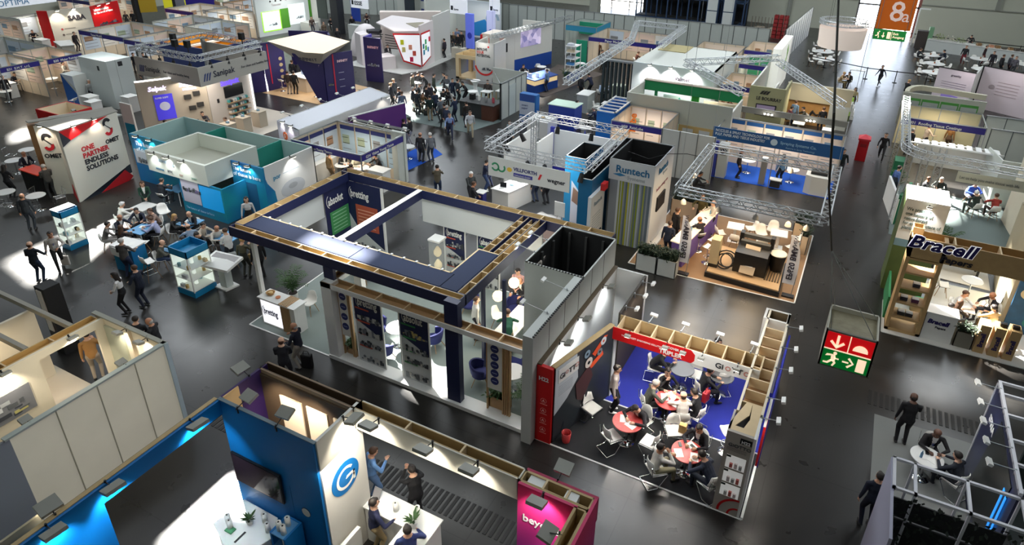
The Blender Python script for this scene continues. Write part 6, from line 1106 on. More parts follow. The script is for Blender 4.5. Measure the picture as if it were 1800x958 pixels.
t=base('bar_counter','long lit white counter with violet side and glasses on top','counter',-5.1,26);MB().prism([(-5.5,24.1),(-4.95,24.0),(-4.45,27.9),(-5.0,28.0)],0,1.05,mat('violet_front',(110,86,160),.6)).mk('body',t);MB().prism([(-5.55,24.05),(-4.9,23.95),(-4.4,27.95),(-5.05,28.05)],1.05,1.1,mat('warm_lit_top',(255,236,206),.5,emit=.25)).mk('worktop',t)
for i in range(6):put(('cup','bottle','box','cup','phone','bottle')[i],-5.1+i*.08,24.8+i*.5,i,('white cup at the near end','blue bottle near the suited man','sample box in the middle','white cup beyond the sample box','phone near the striped shirt','blue bottle at the far end')[i]+' of the long lit counter',1.1)
for x,y,l in((-3.55,27.45,'white square table left of the other one behind the black machine'),(-1.75,27.7,'white square table nearer the corner planter behind the black machine')):put('sq_small',x,y,.1,l)
for x,y,a,l in((-2.95,28.1,120,'white shell chair at the back right of the left square table'),(-4.1,27.0,-60,'white shell chair at the left of the left square table'),(-3.4,26.7,0,'white shell chair at the front of the left square table'),(-2.5,27.9,200,'white shell chair between the two square tables'),(-2.1,28.5,180,'white shell chair behind the right square table'),(-2.3,26.9,10,'white shell chair front left of the right square table'),(-1.1,27.2,60,'white shell chair in front of the corner planter'),(-1.0,28.1,110,'white shell chair right of the right square table')):put('shell',x,y,math.radians(a),l)
for x,y,a,l in((-4.15,24.9,70,'white bar stool on chrome foot beside the violet counter front, nearer one'),(-4.1,25.6,70,'white bar stool on chrome foot beside the violet counter front, farther one')):put('stool',x,y,math.radians(a),l)
planter(-1.3,28.9,-.55,29.5,.8,'beige planter with leafy plants at the rear right corner of the machine stand',K('d8c4a8'),7,160,.5,lm=LEAF2);planter(-.85,27.6,-.55,28.85,.85,'low beige wall planter along the aisle side of the machine stand',K('d8c4a8'),8,40,.3);planter(-6.8,28.6,-4.9,29.2,.85,'long beige planter behind the striped shirt at the back of the machine stand',K('c8b8a4'),9,180,.4)
t=base('lighting_truss','square silver lattice truss frame hanging over the machine stand','truss',-2.6,25,4);q=MB();c=[(-5.15,22.6),(-.1,22.6),(-.12,27.75),(-5.15,27.75)];AL2=mat('pale_aluminium',(200,204,206),.35,.6)
for i in range(4):trs(q,(*c[i],4.0),(*c[(i+1)%4],4.0),.3,.028,AL2,rb=.014)
[q.tube((x,y,4),(x,y,CEIL_Z),.008,ALU,4)for x,y in c]
q.mk('truss_ring',t)
for x,y in((-4.9,22.5),(-3.6,22.5),(-2.3,22.5),(-1.2,22.5),(-.6,22.5),(-5.2,25.2),(-1.8,27.7)):q=MB();q.lathe((x,y,3.55),[(.02,.2),(.09,.12),(.11,0)],K('98948c'),12);q.tube((x,y,3.7),(x,y,3.9),.012,ALU,5);q.mk('pendant_spot',t,loc=(x,y,3.7))
for x,y,w in((-4.4,22.5,40),(-1.2,22.6,40),(-4.6,25.2,65),(-2.4,24.8,80),(-2.4,27.4,60)):slt((x,y,3.75),w,1.2,(1,.74,.46))
# -- booths beyond the truss ring
carpet([(-6.2,34.35),(-.15,34.35),(-.15,37.2),(-6.2,37.2)],mat('carpet_bright_blue',(20,84,190),.9),'bright blue carpet of the nozzle and spray booth')
t=base('shell_scheme_booth','booth with blue fascia reading nozzles and spray technology and a row of posters','exhibition stand',-3.2,35.8)
shell(t,-6.3,34.35,-.1,37.0,2.6,'N',WRM,'',beam=True);MB().box(-6.4,34.25,2.2,-.05,34.3,2.85,mat('fascia_blue',(24,84,140),.5)).mk('blue_fascia',t)
F=Face((-6.4,34.25),(-.05,34.25),t,0);F.text('NOZZLES & SPRAY TECHNOLOGY FOR\nPULP, PAPER AND TISSUE INDUSTRY',.12,2.62,.2,K('d8e4ec'),bold=.015,sx=.78);F.disc(3.1,2.52,.17,.17,K('c0d4e0'),'round_logo');F.text('Spraying Systems Co.',3.4,2.5,.2,K('90b8d8'),name='fascia_lettering',bold=.02);F.text('Experts in Spray Technology',3.7,2.3,.12,K('90b8d8'),name='fascia_lettering')
F=Face((-6.3,36.97),(-.1,36.97),t,.0);pst(F,6,.1,6.1,.9,2.55,14,('ecd8c4','e8dccc'),'1c5490')
k=base('counter','white angled counter with dark samples on the bright blue carpet by the aisle','counter',-.9,35);MB().prism([(-1.5,34.6),(-1.2,34.45),(-.3,34.45),(-.3,35.5),(-1.5,35.5)],0,1.0,OFFWHITE).mk('body',k);MB().box(-1.3,34.8,1.0,-.5,35.3,1.12,BLACK).mk('sample_tray',k)
for i,(x,y,l)in enumerate(((-4.6,35.9,'round white table on the left of the bright blue booth carpet'),(-2.3,35.7,'round white table near the centre of the bright blue booth carpet'))):put('rt_white',x,y,0,l)
k=base('info_pillar','white info pillar with small screen at the left end of the blue carpet','pillar',-5.8,34.6);MB().box(-6.0,34.4,0,-5.5,34.9,1.9,GREYP).mk('body',k);MB().box(-6.3,34.4,0,-6.05,34.6,2.0,K('34409c')).mk('blue_post',k);Face((-6.0,34.4),(-5.5,34.4),k,0).rect(.08,.42,1.3,1.65,K('28283c'),'screen',.02)
k=base('roll_up','slim silver literature rack at the front edge of the bright blue carpet','rack',-3.6,34.6);MB().box(-3.75,34.5,0,-3.45,34.8,1.5,ALU).mk('frame',k);tag(MB().box(-3.2,34.4,.4,-2.6,34.8,.45,WHITE).box(-3.15,34.45,0,-2.65,34.75,.4,K('28282c')).mk('demo_trolley',loc=(-3,34.5,0)),'small demo trolley with white top beside the literature rack','trolley')
slt((-3.2,35.8,2.8),80,3,(1,.84,.66),1.2)
t=base('shell_scheme_booth','open grey shell scheme frame with bar spotlights behind the poster row','exhibition stand',-3,38.5);shell(t,-6.2,37.1,-.15,39.6,2.6,'',SHW,'N',.35,K('8c8c88'));[spot3(t,x,39.4,2.45)for x in(-4.4,-2.1)];MB().box(-6.2,37.1,0,-6.1,39.6,2.5,SHW).mk('side_wall',t)
t=base('shell_scheme_booth','shell scheme booth with orange tube lettering and indigo fascia','exhibition stand',-10.3,34.8);shell(t,-11.7,33.2,-8.85,36.4,2.6,'NWE',WRM,'S',.36,SHELLBLUE,(('S','H23  RetaLube',.6,.2),))
F=Face((-11.7,36.37),(-8.85,36.37),t,0);pst(F,3,.05,2.8,.3,2.5,21,('ece4dc',));text('Tube',(-11.3,36.33,.9),(0,0,1),(-1,0,0),.6,K('e07c30'),t,bold=.03,name='poster_lettering');MB().box(-11.0,34.5,0,-9.6,35.0,.9,K('d8783c')).mk('orange_counter',t)
slt((-10.3,34.8,2.4),50,1.4,(1,.86,.7))
MB().box(-8.85,33.2,0,-6.0,33.3,2.6,GREYP).mk('partition',t);q=MB();[q.box(x,33.17,0,x+.04,33.32,2.62,K('686c6c'))for x in(-8.85,-7.9,-6.95,-6.05)];q.mk('partition_joints',t)
t=base('exhibition_stand','stand with long green header beam and timber backed white walls','exhibition stand',-9,37.5)
GB=mat('leaf_green_beam',(26,140,84),.5)
MB().box(-12.0,39.55,2.75,-6.05,39.85,3.35,GB).mk('green_header',t);MB().box(-12.0,39.5,3.35,-6.05,39.9,3.39,K('b4a898')).mk('header_cap',t);MB().box(-11.3,39.6,0,-11.15,39.8,2.75,GB).mk('green_post',t);MB().box(-9.0,39.7,0,-8.55,39.85,2.75,mat('lime_green',(50,170,60),.5)).mk('green_post',t)
MB().box(-12.05,36.5,1.9,-5.95,36.62,3.3,mat('grey_white_fascia',(178,180,166),.6)).mk('front_wall',t);MB().box(-12.05,36.62,0,-11.95,39.6,3.3,OFFWHITE).mk('side_wall',t);MB().box(-6.05,36.62,0,-5.95,39.6,3.0,OFFWHITE).mk('side_wall',t);MB().box(-11.1,41.0,0,-8.9,41.1,2.2,K('c4dcd8')).mk('poster_wall',t);MB().box(-8.5,41.0,0,-6.1,41.1,2.2,WRM).mk('rear_wall',t)
MB().box(-8.8,36.45,.0,-5.95,36.5,1.9,K('b89c64')).mk('timber_back',t);F=Face((-8.8,36.45),(-5.95,36.45),t,0);[F.rect(.25+i*.95,.85+i*.95,.5,1.75,GREYP,'back_panel',.02)for i in range(3)]
F=Face((-11.1,41),(-8.9,41),t,0);F.text('Chemicals',.5,1.6,.3,K('3c9c90'),name='poster_lettering',bold=.02);F.poly([(.9,1.95),(1.05,2.15),(1.2,1.95)],K('3c9c90'),'leaf_emblem',.01);F.rect(.2,2.0,.6,1.4,K('98c8c4'),'poster_block',.01)
slt((-9,40.3,2.7),60,2.5,(1,.92,.8),1)
put('rt_white',-8.2,38.5,0,'table with papers behind the grey white wall of the green beam stand');put('rt_white',-6.9,39.0,0,'table at the right behind the grey white wall of the green beam stand')
t=base('exhibition_stand','bright white lit box stand with small lettering and mirrored sign','exhibition stand',-11,46)
VW=mat('bright_white_wall',(240,246,244),.5)
MB().box(-13.85,42.7,0,-8.4,42.8,3.6,VW).mk('front_wall',t);MB().box(-8.5,42.8,0,-8.4,49.5,3.6,VW).mk('side_wall',t);MB().box(-13.85,42.8,3.5,-8.4,49.5,3.6,mat('white_roof',(206,208,200),.6)).mk('roof',t);MB().box(-13.8,49.4,0,-8.4,49.5,3.6,VW).mk('rear_wall',t);MB().box(-13.5,47,3.61,-11.5,49.3,3.65,K('b0a478')).mk('roof_hatch',t)
F=Face((-13.85,42.7),(-8.4,42.7),t,0);F.text('Valmet',2.9,2.75,.36,K('5c4c58'),name='logo_lettering',bold=.02);text('SENIL',(-9.4,42.66,.9),(-1,0,0),(0,0,1),.75,K('303838'),t,bold=.02,name='mirrored_lettering')
for x in(-12.6,-11.2,-9.8):flood(t,(x,42.7,3.6),(0,-1),.35,26,(1,1,1),rise=.02,size=.8)
t=base('slatted_screen','tall screen of dark vertical fins left of the white lit stand','screen',-15,43.5);q=MB();[q.box(-16.2+i*.3,43.2,0,-16.08+i*.3,43.5,3.3,K('2c383c'))for i in range(8)];q.mk('fins',t);MB().box(-16.4,43.15,3.3,-13.9,43.55,3.4,ALU).mk('head',t)
q=MB();trs(q,(-14.25,32.5,4.5),(-14.9,45.1,4.5),.34,.03,AL2,rb=.016);trs(q,(-14.9,45.1,4.5),(-16.7,51.6,4.5),.34,.03,AL2,rb=.016);trs(q,(-16.7,51.6,4.5),(-12.9,51.5,4.5),.34,.03,AL2,rb=.016);trs(q,(-12.9,51.5,4.5),(-12.6,44.4,4.5),.34,.03,AL2,rb=.016);q.tube((-14.9,45.1,4.5),(-14.9,45.1,CEIL_Z),.008,ALU,4)
o=q.mk('lighting_truss',loc=(-14.5,43,4.5));tag(o,'long silver lattice truss running over the aisle towards the white lit stand','truss')
q=MB();trs(q,(-9.8,40.5,4.5),(-5.0,45.0,4.5),.34,.03,AL2,rb=.016);q.tube((-9.8,40.5,4.5),(-9.8,40.5,CEIL_Z),.008,ALU,4);o=q.mk('lighting_truss',loc=(-8,43,4.5));tag(o,'silver lattice truss sloping up right from the lettered bright white wall','truss')
q=MB();trs(q,(-9.8,40.5,4.5),(-5.4,35.4,4.5),.34,.03,AL2,rb=.016);q.tube((-9.8,40.5,4.5),(-9.8,40.5,CEIL_Z),.008,ALU,4);o=q.mk('lighting_truss',loc=(-8,38,4.5));tag(o,'silver lattice truss crossing above the green header beam','truss')
q=MB();trs(q,(-5.0,45.2,4.2),(-.6,36.8,4.2),.34,.03,AL2,rb=.016);q.tube((-5.0,45.2,4.2),(-5.0,45.2,CEIL_Z),.008,ALU,4);o=q.mk('lighting_truss',loc=(-3,41,4.2));tag(o,'silver lattice truss sloping down right in front of the olive logo wall','truss')
t=base('exhibition_stand','olive walled stand with wall screen and timber lined meeting area','exhibition stand',-3.5,44)
OL=mat('olive_wall',(176,172,132),.6)
MB().box(-6.0,41.9,0,-3.9,42.0,3.3,OL).mk('logo_wall',t);MB().box(-6.0,42.0,0,-5.9,47.6,3.3,OFFWHITE).mk('side_wall',t);MB().box(-4.0,42,0,-3.9,44.5,3.3,OL).mk('side_wall',t);MB().box(-4.3,46.3,1.6,-.3,46.6,2.7,K('b8b098')).mk('rear_fascia',t);MB().box(-4.3,46.5,0,-1.5,46.6,1.6,mat('amber_timber',(190,142,84),.6,noise=.2)).mk('timber_wall',t);MB().box(-1.5,46.3,0,-.3,46.4,1.6,GREYP).mk('side_panel',t)
F=Face((-6.0,41.9),(-3.9,41.9),t,0);F.text('LE BOURRAY',.45,2.5,.28,K('34302c'),bold=.03,name='logo_lettering',sx=.9);[F.poly([(.6+i*.17,2.85),(.72+i*.17,3.05),(.9+i*.17,3.1),(.75+i*.17,2.85)],K('34302c'),'emblem',.01)for i in range(3)];F.rect(.5,1.7,1.55,2.25,K('1c1c24'),'wall_screen',.05);F.off=.055;F.rect(.56,1.64,1.6,2.2,mat('screen_mauve',(140,126,150),.4,emit=.3),'screen_picture',.004)
slt((-2.6,44.5,3.0),70,2,(1,.86,.64));
for x,y,l in((-3.0,44.2,'low white table among seated people inside the olive walled stand'),(-1.2,43.8,'white table at the aisle corner of the olive walled stand')):put('sq_small',x,y,0,l)
t=base('exhibition_stand','pale stand with slatted timber seat and green arched niche beyond the olive logo wall','exhibition stand',-2.5,50);MB().box(-5.4,47.6,0,-.3,47.75,1.25,K('c4bc9c')).mk('low_wall',t);MB().box(-5.4,47.75,0,-5.3,51,1.5,OFFWHITE).mk('side_wall',t)
q=MB();[q.box(-3.5+i*.22,48.6,.3,-3.4+i*.22,50.6,.36+.0*i,K('e0d4b4'))for i in range(9)];q.mk('slatted_seat',t);q=MB();n=14;[q.box(-1.0+.9*math.cos(PI*i/n)-.12,49.2,.9*math.sin(PI*i/n)*1.4,-1.0+.9*math.cos(PI*i/n)+.12,50.2,.9*math.sin(PI*i/n)*1.4+.25,WHITE)for i in range(n+1)];q.mk('arch',t);MB().box(-1.8,50.1,0,-.2,50.2,1.3,mat('lime_panel',(150,190,70),.6,emit=.3)).mk('green_panel',t)
put('rt_white',-4.2,49.5,0,'round table left of the slatted timber seat');put('rt_white',-1.9,48.6,0,'round table between the slatted seat and the green arch')
t=base('light_box','tall white light box with curly green plant emblem standing before the partition','light box',-6,55.5);MB().box(-6.35,52.6,0,-5.75,58.6,3.5,mat('lit_box_white',(250,250,240),.5,emit=.35)).mk('body',t);F=Face((-5.75,52.6),(-5.75,58.6),t,0);F.poly([(3.0,1.4),(3.8,2.3),(3.6,2.9),(3.9,3.2),(4.3,2.6),(3.9,1.9),(4.0,1.3)],mat('emblem_green',(120,190,50),.6),'emblem',.02)
for i,(x0,y0,x1,y1,lab,fa)in enumerate(((-8.2,44,-6.3,47.5,'warm lit shell booth just left of the olive logo wall','S'),(-8.3,50.5,-6.4,54,'shell booth with green posters beyond the bright white roof','S'),(-12.5,53.5,-9.0,57,'shell booth with spotlight bars against the long back partition','S'),(-8.9,55.5,-6.8,59.5,'shell booth with spotlight bars at the right end of the back partition','S'))):
 t=base('shell_scheme_booth',lab,'exhibition stand',(x0+x1)/2,(y0+y1)/2);shell(t,x0,y0,x1,y1,2.6,'NWE',WRM if i!=1 else SHW,fa,.34,SHELLBLUE);F=Face((x0,y1-.03),(x1,y1-.03),t,0);pst(F,2,.1,x1-x0-.1,1,2.4,30+i,('3c9c6c','2c8c5c')if i==1 else('e8d8c8',));spot3(t,(x0+x1)/2,y0+.3,2.4);slt(((x0+x1)/2,(y0+y1)/2,2.4),25,1,(1,.85,.65))
t=base('exhibition_stand','white stand with large video wall and blue plinth wall above the display counters','exhibition stand',-25,50)
MB().wall((-25.9,48.3),(-24.7,52.9),1.1,3.55,.15,OFFWHITE).mk('screen_wall',t);MB().wall((-25.9,48.3),(-24.7,52.9),0,1.1,.15,mat('royal_blue_plinth',(24,72,160),.6)).mk('blue_plinth',t);MB().wall((-26.6,45.6),(-25.9,48.3),0,3.5,.12,OFFWHITE).mk('side_wall',t);MB().box(-27.5,52.85,0,-24.7,52.95,3.5,OFFWHITE).mk('rear_wall',t)
F=Face((-25.9,48.3),(-24.7,52.9),t,.08)
vm=bpy.data.materials.new('video_wall_picture');vm.use_nodes=True;nt=vm.node_tree;b=nt.nodes['Principled BSDF'];vo=nt.nodes.new('ShaderNodeTexVoronoi');vo.inputs['Scale'].default_value=2.2;tc=nt.nodes.new('ShaderNodeTexCoord');cr=nt.nodes.new('ShaderNodeValToRGB');nt.links.new(tc.outputs['Object'],vo.inputs['Vector']);nt.links.new(vo.outputs['Color'],cr.inputs[0]);nt.links.new(cr.outputs[0],b.inputs['Base Color']);nt.links.new(cr.outputs[0],b.inputs['Emission Color']);b.inputs['Emission Strength'].default_value=.7
cr.color_ramp.elements[0].color=(.12,.12,.3,1);cr.color_ramp.elements[1].color=(.75,.65,.85,1);e=cr.color_ramp.elements.new(.5);e.color=(.35,.3,.45,1)
F.rect(.7,3.2,2.0,3.3,vm,'video_screen',.04);F=Face((-26.6,45.6),(-25.9,48.3),t,.07);F.rect(.9,1.9,1.9,2.6,BLACK,'wall_screen',.05);F.text('bw',1.0,2.9,.4,K('e8a898'),name='logo_lettering')
t=base('exhibition_stand','round fronted white banner stand reading improve your potential with red arc','exhibition stand',-26,44.5)
MB().wall((-26.9,44.0),(-25.4,44.15),0,3.2,.1,mat('light_grey_print',(196,196,194),.6)).mk('front_wall',t);MB().wall((-26.9,44.0),(-27.2,46.2),0,3.2,.1,OFFWHITE).mk('side_wall',t);MB().wall((-25.4,44.15),(-25.6,46.3),0,3.2,.1,OFFWHITE).mk('side_wall',t)
F=Face((-26.9,44.0),(-25.4,44.15),t,.055);F.text('IMPROVE',.08,2.62,.27,K('4c4c50'),bold=.03,name='slogan_lettering',sx=.8);F.text('YOUR',.08,2.38,.27,K('c84840'),bold=.03,name='slogan_lettering',sx=.8);F.text('POTENTIAL',.08,2.14,.27,K('404448'),bold=.03,name='slogan_lettering',sx=.8);F.ring(.75,1.55,.72,.86,REDP,'red_arc',190,350);mch(F,.5,1.3,1.1,MACH,71);F.rect(1.0,1.12,2.85,2.98,REDP,'red_emblem',.01)
slt((-26.2,43.4,3.4),16,.6)
t=base('red_white_box','white box with red edge and red emblem above the banner stand','exhibition stand',-28,49);MB().box(-28.8,48.0,0,-27.2,50.0,3.0,mat('cream_box',(232,220,208),.6)).mk('body',t);MB().box(-28.9,47.95,0,-28.7,48.1,2.9,REDP).mk('red_edge',t);F=Face((-28.7,48),(-27.2,48),t,0);F.rect(.6,.9,2.1,2.7,REDP,'red_emblem',.012);F.text('HW',.95,2.3,.4,K('e0b8b0'),name='logo_lettering')
t=base('oak_frame','pale timber frame box seat left of the improve your potential banner','exhibition stand',-28,46);hbm(t,-29.2,44.6,-27.1,46.8,1.6,1.9,K('dcc49c'),'frame_top',inner=K('d8c094'));[MB().box(x,y,0,x+.3,y+.3,1.6,K('dcc49c')).mk('post',t)for x in(-29.2,-27.4)for y in(44.6,46.5)];MB().box(-29.2,44.6,0,-27.1,46.8,.12,K('d8c094')).mk('floor_board',t)
t=base('display_counter','deep blue display counter with warm lit glass front and leaflets on top','counter',-22,45.2);CB=mat('deep_blue_laminate',(20,64,142),.5);MB().prism([(-23.2,44.2),(-21.6,43.6),(-20.9,46.2),(-22.4,46.9)],0,.6,CB).mk('base',t);MB().prism([(-23.15,44.25),(-21.65,43.65),(-20.95,46.15),(-22.4,46.8)],.6,.95,mat('warm_lit_glass',(240,206,150),.3,emit=.5)).mk('lit_glass',t);MB().prism([(-23.2,44.2),(-21.6,43.6),(-20.9,46.2),(-22.4,46.9)],.95,1.02,CB).mk('worktop',t)
for i,(x,y)in enumerate(((-22.8,44.5),(-22.3,44.2),(-21.9,44.6),(-21.6,45.6))):q=MB();q.box(x-.14,y-.02,1.02,x+.14,y+.02,1.35,WHITE);tag(q.mk('leaflet_holder',loc=(x,y,1.02)),'white leaflet holder %s of the deep blue display counter'%('at the left corner','at the front corner','in the middle','at the far right')[i],'leaflet holder')
t=base('display_shelf','white open lattice shelf tower on a blue foot holding samples','shelf',-20.8,49);MB().box(-21.4,48.5,0,-20.5,49.6,.6,CB).mk('base',t);q=MB();[q.box(x,y,.6,x+.05,y+.05,2.8,WHITE)for x in(-21.4,-20.55)for y in(48.5,49.55)];q.mk('frame',t)
for k in range(5):MB().box(-21.4,48.5,.7+k*.5,-20.5,49.6,.73+k*.5,WHITE).mk('shelf',t);MB().box(-21.3,48.6,.73+k*.5,-20.8+.1*(k%2),49.0,.9+k*.5,K(('d8d0c0','3c7cb4','b0b8c0','d0c0a0','c8ccd0')[k])).mk('sample',t)
carpet([(-23.5,43.7),(-20.6,43.4),(-19.3,52),(-24,53)],mat('brown_carpet',(84,74,68),.9),'brown floor under the blue display counters')
for x,y,l,k in((-24.3,49.5,'white chair facing the blue plinth wall','shell'),(-22.9,48.4,'white chair behind the display counter','shell'),(-24.2,47.2,'grey chair left of the display counter','greyshell')):put(k,x,y,.6,l)
put('rt_white',-23.6,48.8,0,'small table in front of the blue plinth wall');put('rt_white',-21.3,51.6,0,'white round table between the video wall and the lattice shelf');palm(-20.9,47.6,'palm between the display counter and the lattice shelf',1.4,.45,10,seed=13)
t=base('shell_scheme_booth','shell booth with indigo corner fascias below the far partition','exhibition stand',-18,55);shell(t,-21.5,53.5,-15.5,58,2.6,'NW',WRM,'SE',.36,SHELLBLUE,(('S','Paper Machinery',1.5,.28),));F=Face((-21.4,57.97),(-15.5,57.97),t,0);pst(F,4,.1,5.8,.8,2.4,41);MB().box(-22.6,53.5,0,-21.6,53.6,2.2,K('1c9470')).mk('green_panel',t);slt((-18.3,55.5,2.4),50,2,(1,.85,.65))
t=base('shell_scheme_booth','shell booth with teal and blue fascia behind the video wall','exhibition stand',-23,58);shell(t,-25,56.5,-22,60,2.8,'NW',SHW,'SE',.5,K('2c8cb0'));MB().box(-24.9,59.5,1.5,-22.1,59.6,2.6,K('1c9470')).mk('green_wall',t)
q=MB();trs(q,(-25.6,44.3,3.7),(-24.0,55.5,3.7),.3,.022,rb=.012);q.tube((-25.6,44.3,3.7),(-25.6,44.3,CEIL_Z),.008,ALU,4);tag(q.mk('lighting_truss',loc=(-25,50,3.7)),'thin lattice truss passing in front of the video wall','truss')
t=base('information_board','blue and white free standing information panel left of the truss ring','panel',-19.1,37.6);MB().box(-19.6,37.4,0,-18.4,37.9,1.9,K('2c6cb0')).mk('body',t);F=Face((-19.6,37.4),(-18.4,37.4),t,0);F.rect(.0,1.1,1.45,1.88,K('34549c'),'head_panel',.01);F.rect(0,1.1,.5,1.4,K('c0c8d8'),'text_panel',.01);F.rect(0,1.1,0,.4,K('4064a8'),'foot_panel',.01);F.text('smart\npaper',.15,1.1,.2,K('405080'),name='poster_lettering')
t=base('kiosk_counter','deep blue stepped kiosk with pale green top','counter',-16.4,37.8);MB().box(-17.4,37.2,0,-15.6,38.4,1.55,K('28429c')).mk('body',t);MB().box(-17.45,37.15,1.55,-15.55,38.45,1.6,K('d4ecd8')).mk('worktop',t);k=base('white_block_counter','white box counter in front of the deep blue kiosk','counter',-17.2,35.6);MB().box(-17.8,35.0,0,-16.4,36.4,1.1,WHITE).mk('body',k);MB().lathe((-17.1,35.8,1.1),[(.1,0),(.15,.04)],K('b89c6c'),12).mk('bowl',k)
carpet([(-16.4,35.2),(-12.4,34.8),(-12.2,37),(-15.8,37.3)],K('2c34b4',.9),'indigo carpet behind the truss ring near the seated man')
put('rt_white',-14.5,36.4,0,'white round table on the indigo carpet');put('shell',-13.9,35.6,.5,'white chair at the indigo carpet table');put('shell',-15.2,36.9,2.5,'white chair behind the indigo carpet table')
t=base('blue_cabin','bright blue open topped cabin with white ladder frame beside the tube booth','exhibition stand',-12.4,35.5);BB=mat('azure_laminate',(20,110,200),.5);obx(t,-12.9,34.0,-11.8,37.0,0,2.7,BB,BB,.06);q=MB();[q.box(-12.95,33.9+i*.6,2.75,-11.75,33.96+i*.6,2.82,WHITE)for i in range(6)];q.box(-12.95,33.9,2.75,-12.87,37.1,2.82,WHITE);q.box(-11.83,33.9,2.75,-11.75,37.1,2.82,WHITE);q.mk('ladder_frame',t)
k=base('demo_counter','tall white counter at the edge of the aisle near the seated pair','counter',-16.9,42.2);MB().box(-17.2,41.3,0,-16.4,42.6,1.2,GREYP).mk('body',k);MB().box(-17.25,41.25,1.2,-16.35,42.65,1.24,WHITE).mk('worktop',k);MB().box(-15.9,44.4,0,-15.0,45.2,1.3,K('c8d0b8')).mk('side_block',k)
carpet([(-16.9,41.2),(-12.7,40.6),(-12.9,43.2),(-16.7,44)],K('909490',.9),'light grey carpet of the stand with dark vertical fins');put('sq_small',-15.2,42.0,0,'white table of the seated pair before the dark fins');[put('shell',x,y,a,l)for x,y,a,l in((-15.9,41.7,-1.4,'white chair left of the seated pair table'),(-14.5,41.5,1.3,'white chair right of the seated pair table'))]
# -- far left
def es(lab,x,y,nm='exhibition_stand',cat='exhibition stand'):return base(nm,lab,cat,x,y)
t=es('stand with white logo wall between two signal red walls',-65,37);SW=mat('saba_wall',(206,200,186),.6)
MB().wall((-67.1,34.6),(-66.3,35.0),0,3.1,.15,REDP).mk('red_wall',t);MB().wall((-66.3,35.0),(-65.6,38.4),0,3.1,.15,SW).mk('logo_wall',t);MB().wall((-65.6,38.4),(-66.9,42.0),0,3.1,.15,REDP).mk('red_wall',t)
F=Face((-66.3,35),(-65.6,38.4),t,.08);F.text('SABA',1.5,2.1,.6,K('2c2830'),bold=.05,name='logo_lettering');F.disc(.8,1.4,.09,.09,K('b84040'),'bullet');F.disc(.8,.9,.09,.09,K('605048'),'bullet');[F.rect(1.0,1.9,z,z+.05,K('888078'),'caption_line',.006)for z in(1.4,.9)]
F=Face((-65.6,38.4),(-66.9,42.0),t,.08);F.text('Tailored solutions\nfor the world of tissue',.3,2.6,.28,WHITE,bold=.03,name='slogan_lettering');mch(F,.7,3.2,1.2,K('5c2440'),81)
[flood(t,(-66.0+i*.12,35.6+i*1.4,3.1),(1,-.1),.3,20,(1,.9,.75),rise=0)for i in range(2)];[flood(t,(-65.8-i*.5,39.2+i*1.2,3.1),(1,.3),.3,14,(1,.8,.7),rise=0)for i in range(2)]
MB().prism([(-67,34.4),(-61.5,32.5),(-59.5,38),(-66,41.8)],.0,.02,K('b8ac98')).mk('floor_board',t)
k=es('reception counter with red end and white front',-61.5,33.5,'reception_counter','counter');MB().prism([(-63.2,33.3),(-61.0,32.6),(-60.6,33.4),(-62.8,34.2)],0,1.0,SW).mk('body',k);MB().prism([(-63.4,33.3),(-63.0,33.2),(-62.6,34.2),(-63,34.4)],0,1.0,REDP).mk('red_end',k);MB().prism([(-63.4,33.3),(-61.0,32.5),(-60.5,33.4),(-62.8,34.4)],1.0,1.06,WHITE).mk('worktop',k);Face((-63.2,33.3),(-61,32.6),k,.01).text('SABA',.9,.5,.3,K('484048'),name='logo_lettering')
def rwb(x0,y0,x1,y1,lab,walls,fa,inner=None,seed=1,txt=(),lit=35,bt_=2.6):
 t=es(lab,(x0+x1)/2,(y0+y1)/2,'shell_scheme_booth');shell(t,x0,y0,x1,y1,bt_,walls,inner or SHW,fa,.36,SHELLBLUE,txt)
 if'N' in walls:F=Face((x0,y1-.03),(x1,y1-.03),t,0);pst(F,max(1,int((x1-x0)/1.5)),.1,x1-x0-.1,.9,2.4,seed)
 if'W' in walls:F=Face((x0+.03,y0),(x0+.03,y1),t,0);pst(F,max(1,int((y1-y0)/1.2)),.1,y1-y0-.1,.9,2.4,seed+1)
 if lit:slt(((x0+x1)/2,(y0+y1)/2,bt_-.15),lit,1.2,(1,.87,.7))
 return t
rwb(-54.5,22.8,-50.6,25.3,'shell booth with indigo fascia at the left edge, nearer of the two in its row','NW','E',WRM,3,(('E','B31  E.M.T. s.r.l.',.4,.22),));rwb(-54.5,25.7,-50.4,28.1,'shell booth with red lined rear and indigo fascia left of the white tower','NW','E',WRM,5,(('E','B30  Meier Reinigung',.4,.22),))
rwb(-60.5,22.5,-54.6,28.3,'grey back to back shell booths at the left edge behind the indigo fascia row','NWS','',SHW,7,lit=0);rwb(-69,33.1,-67.6,35.4,'shell booth with indigo fascia left of the far signal red wall','NW','S',SHW,8);rwb(-72,28,-67,33,'booth with screens and bright sign post in the top left corner','NW','S',SHW,9,lit=60)
rwb(-58.5,32.9,-52.5,37.5,'long shell booth with indigo fascia behind the white tower','NW','S',WRM,10,(('S','Tissue World',1.6,.25),),60);rwb(-52.3,32.6,-46.5,36.5,'shell booth with red dot poster and indigo fascia near the lighting truss','NW','S',WRM,11,(('S','Kemira Coatings',1.4,.25),),60)
rwb(-57,38.5,-53,42.6,'pale grey shell booths behind the yellow lined booth','NW','',SHW,12,lit=30);rwb(-52.8,38.5,-49.3,42.3,'pale shell booth with white panels right behind the yellow walls','NWS','',K('d8d8cc'),13,lit=20)
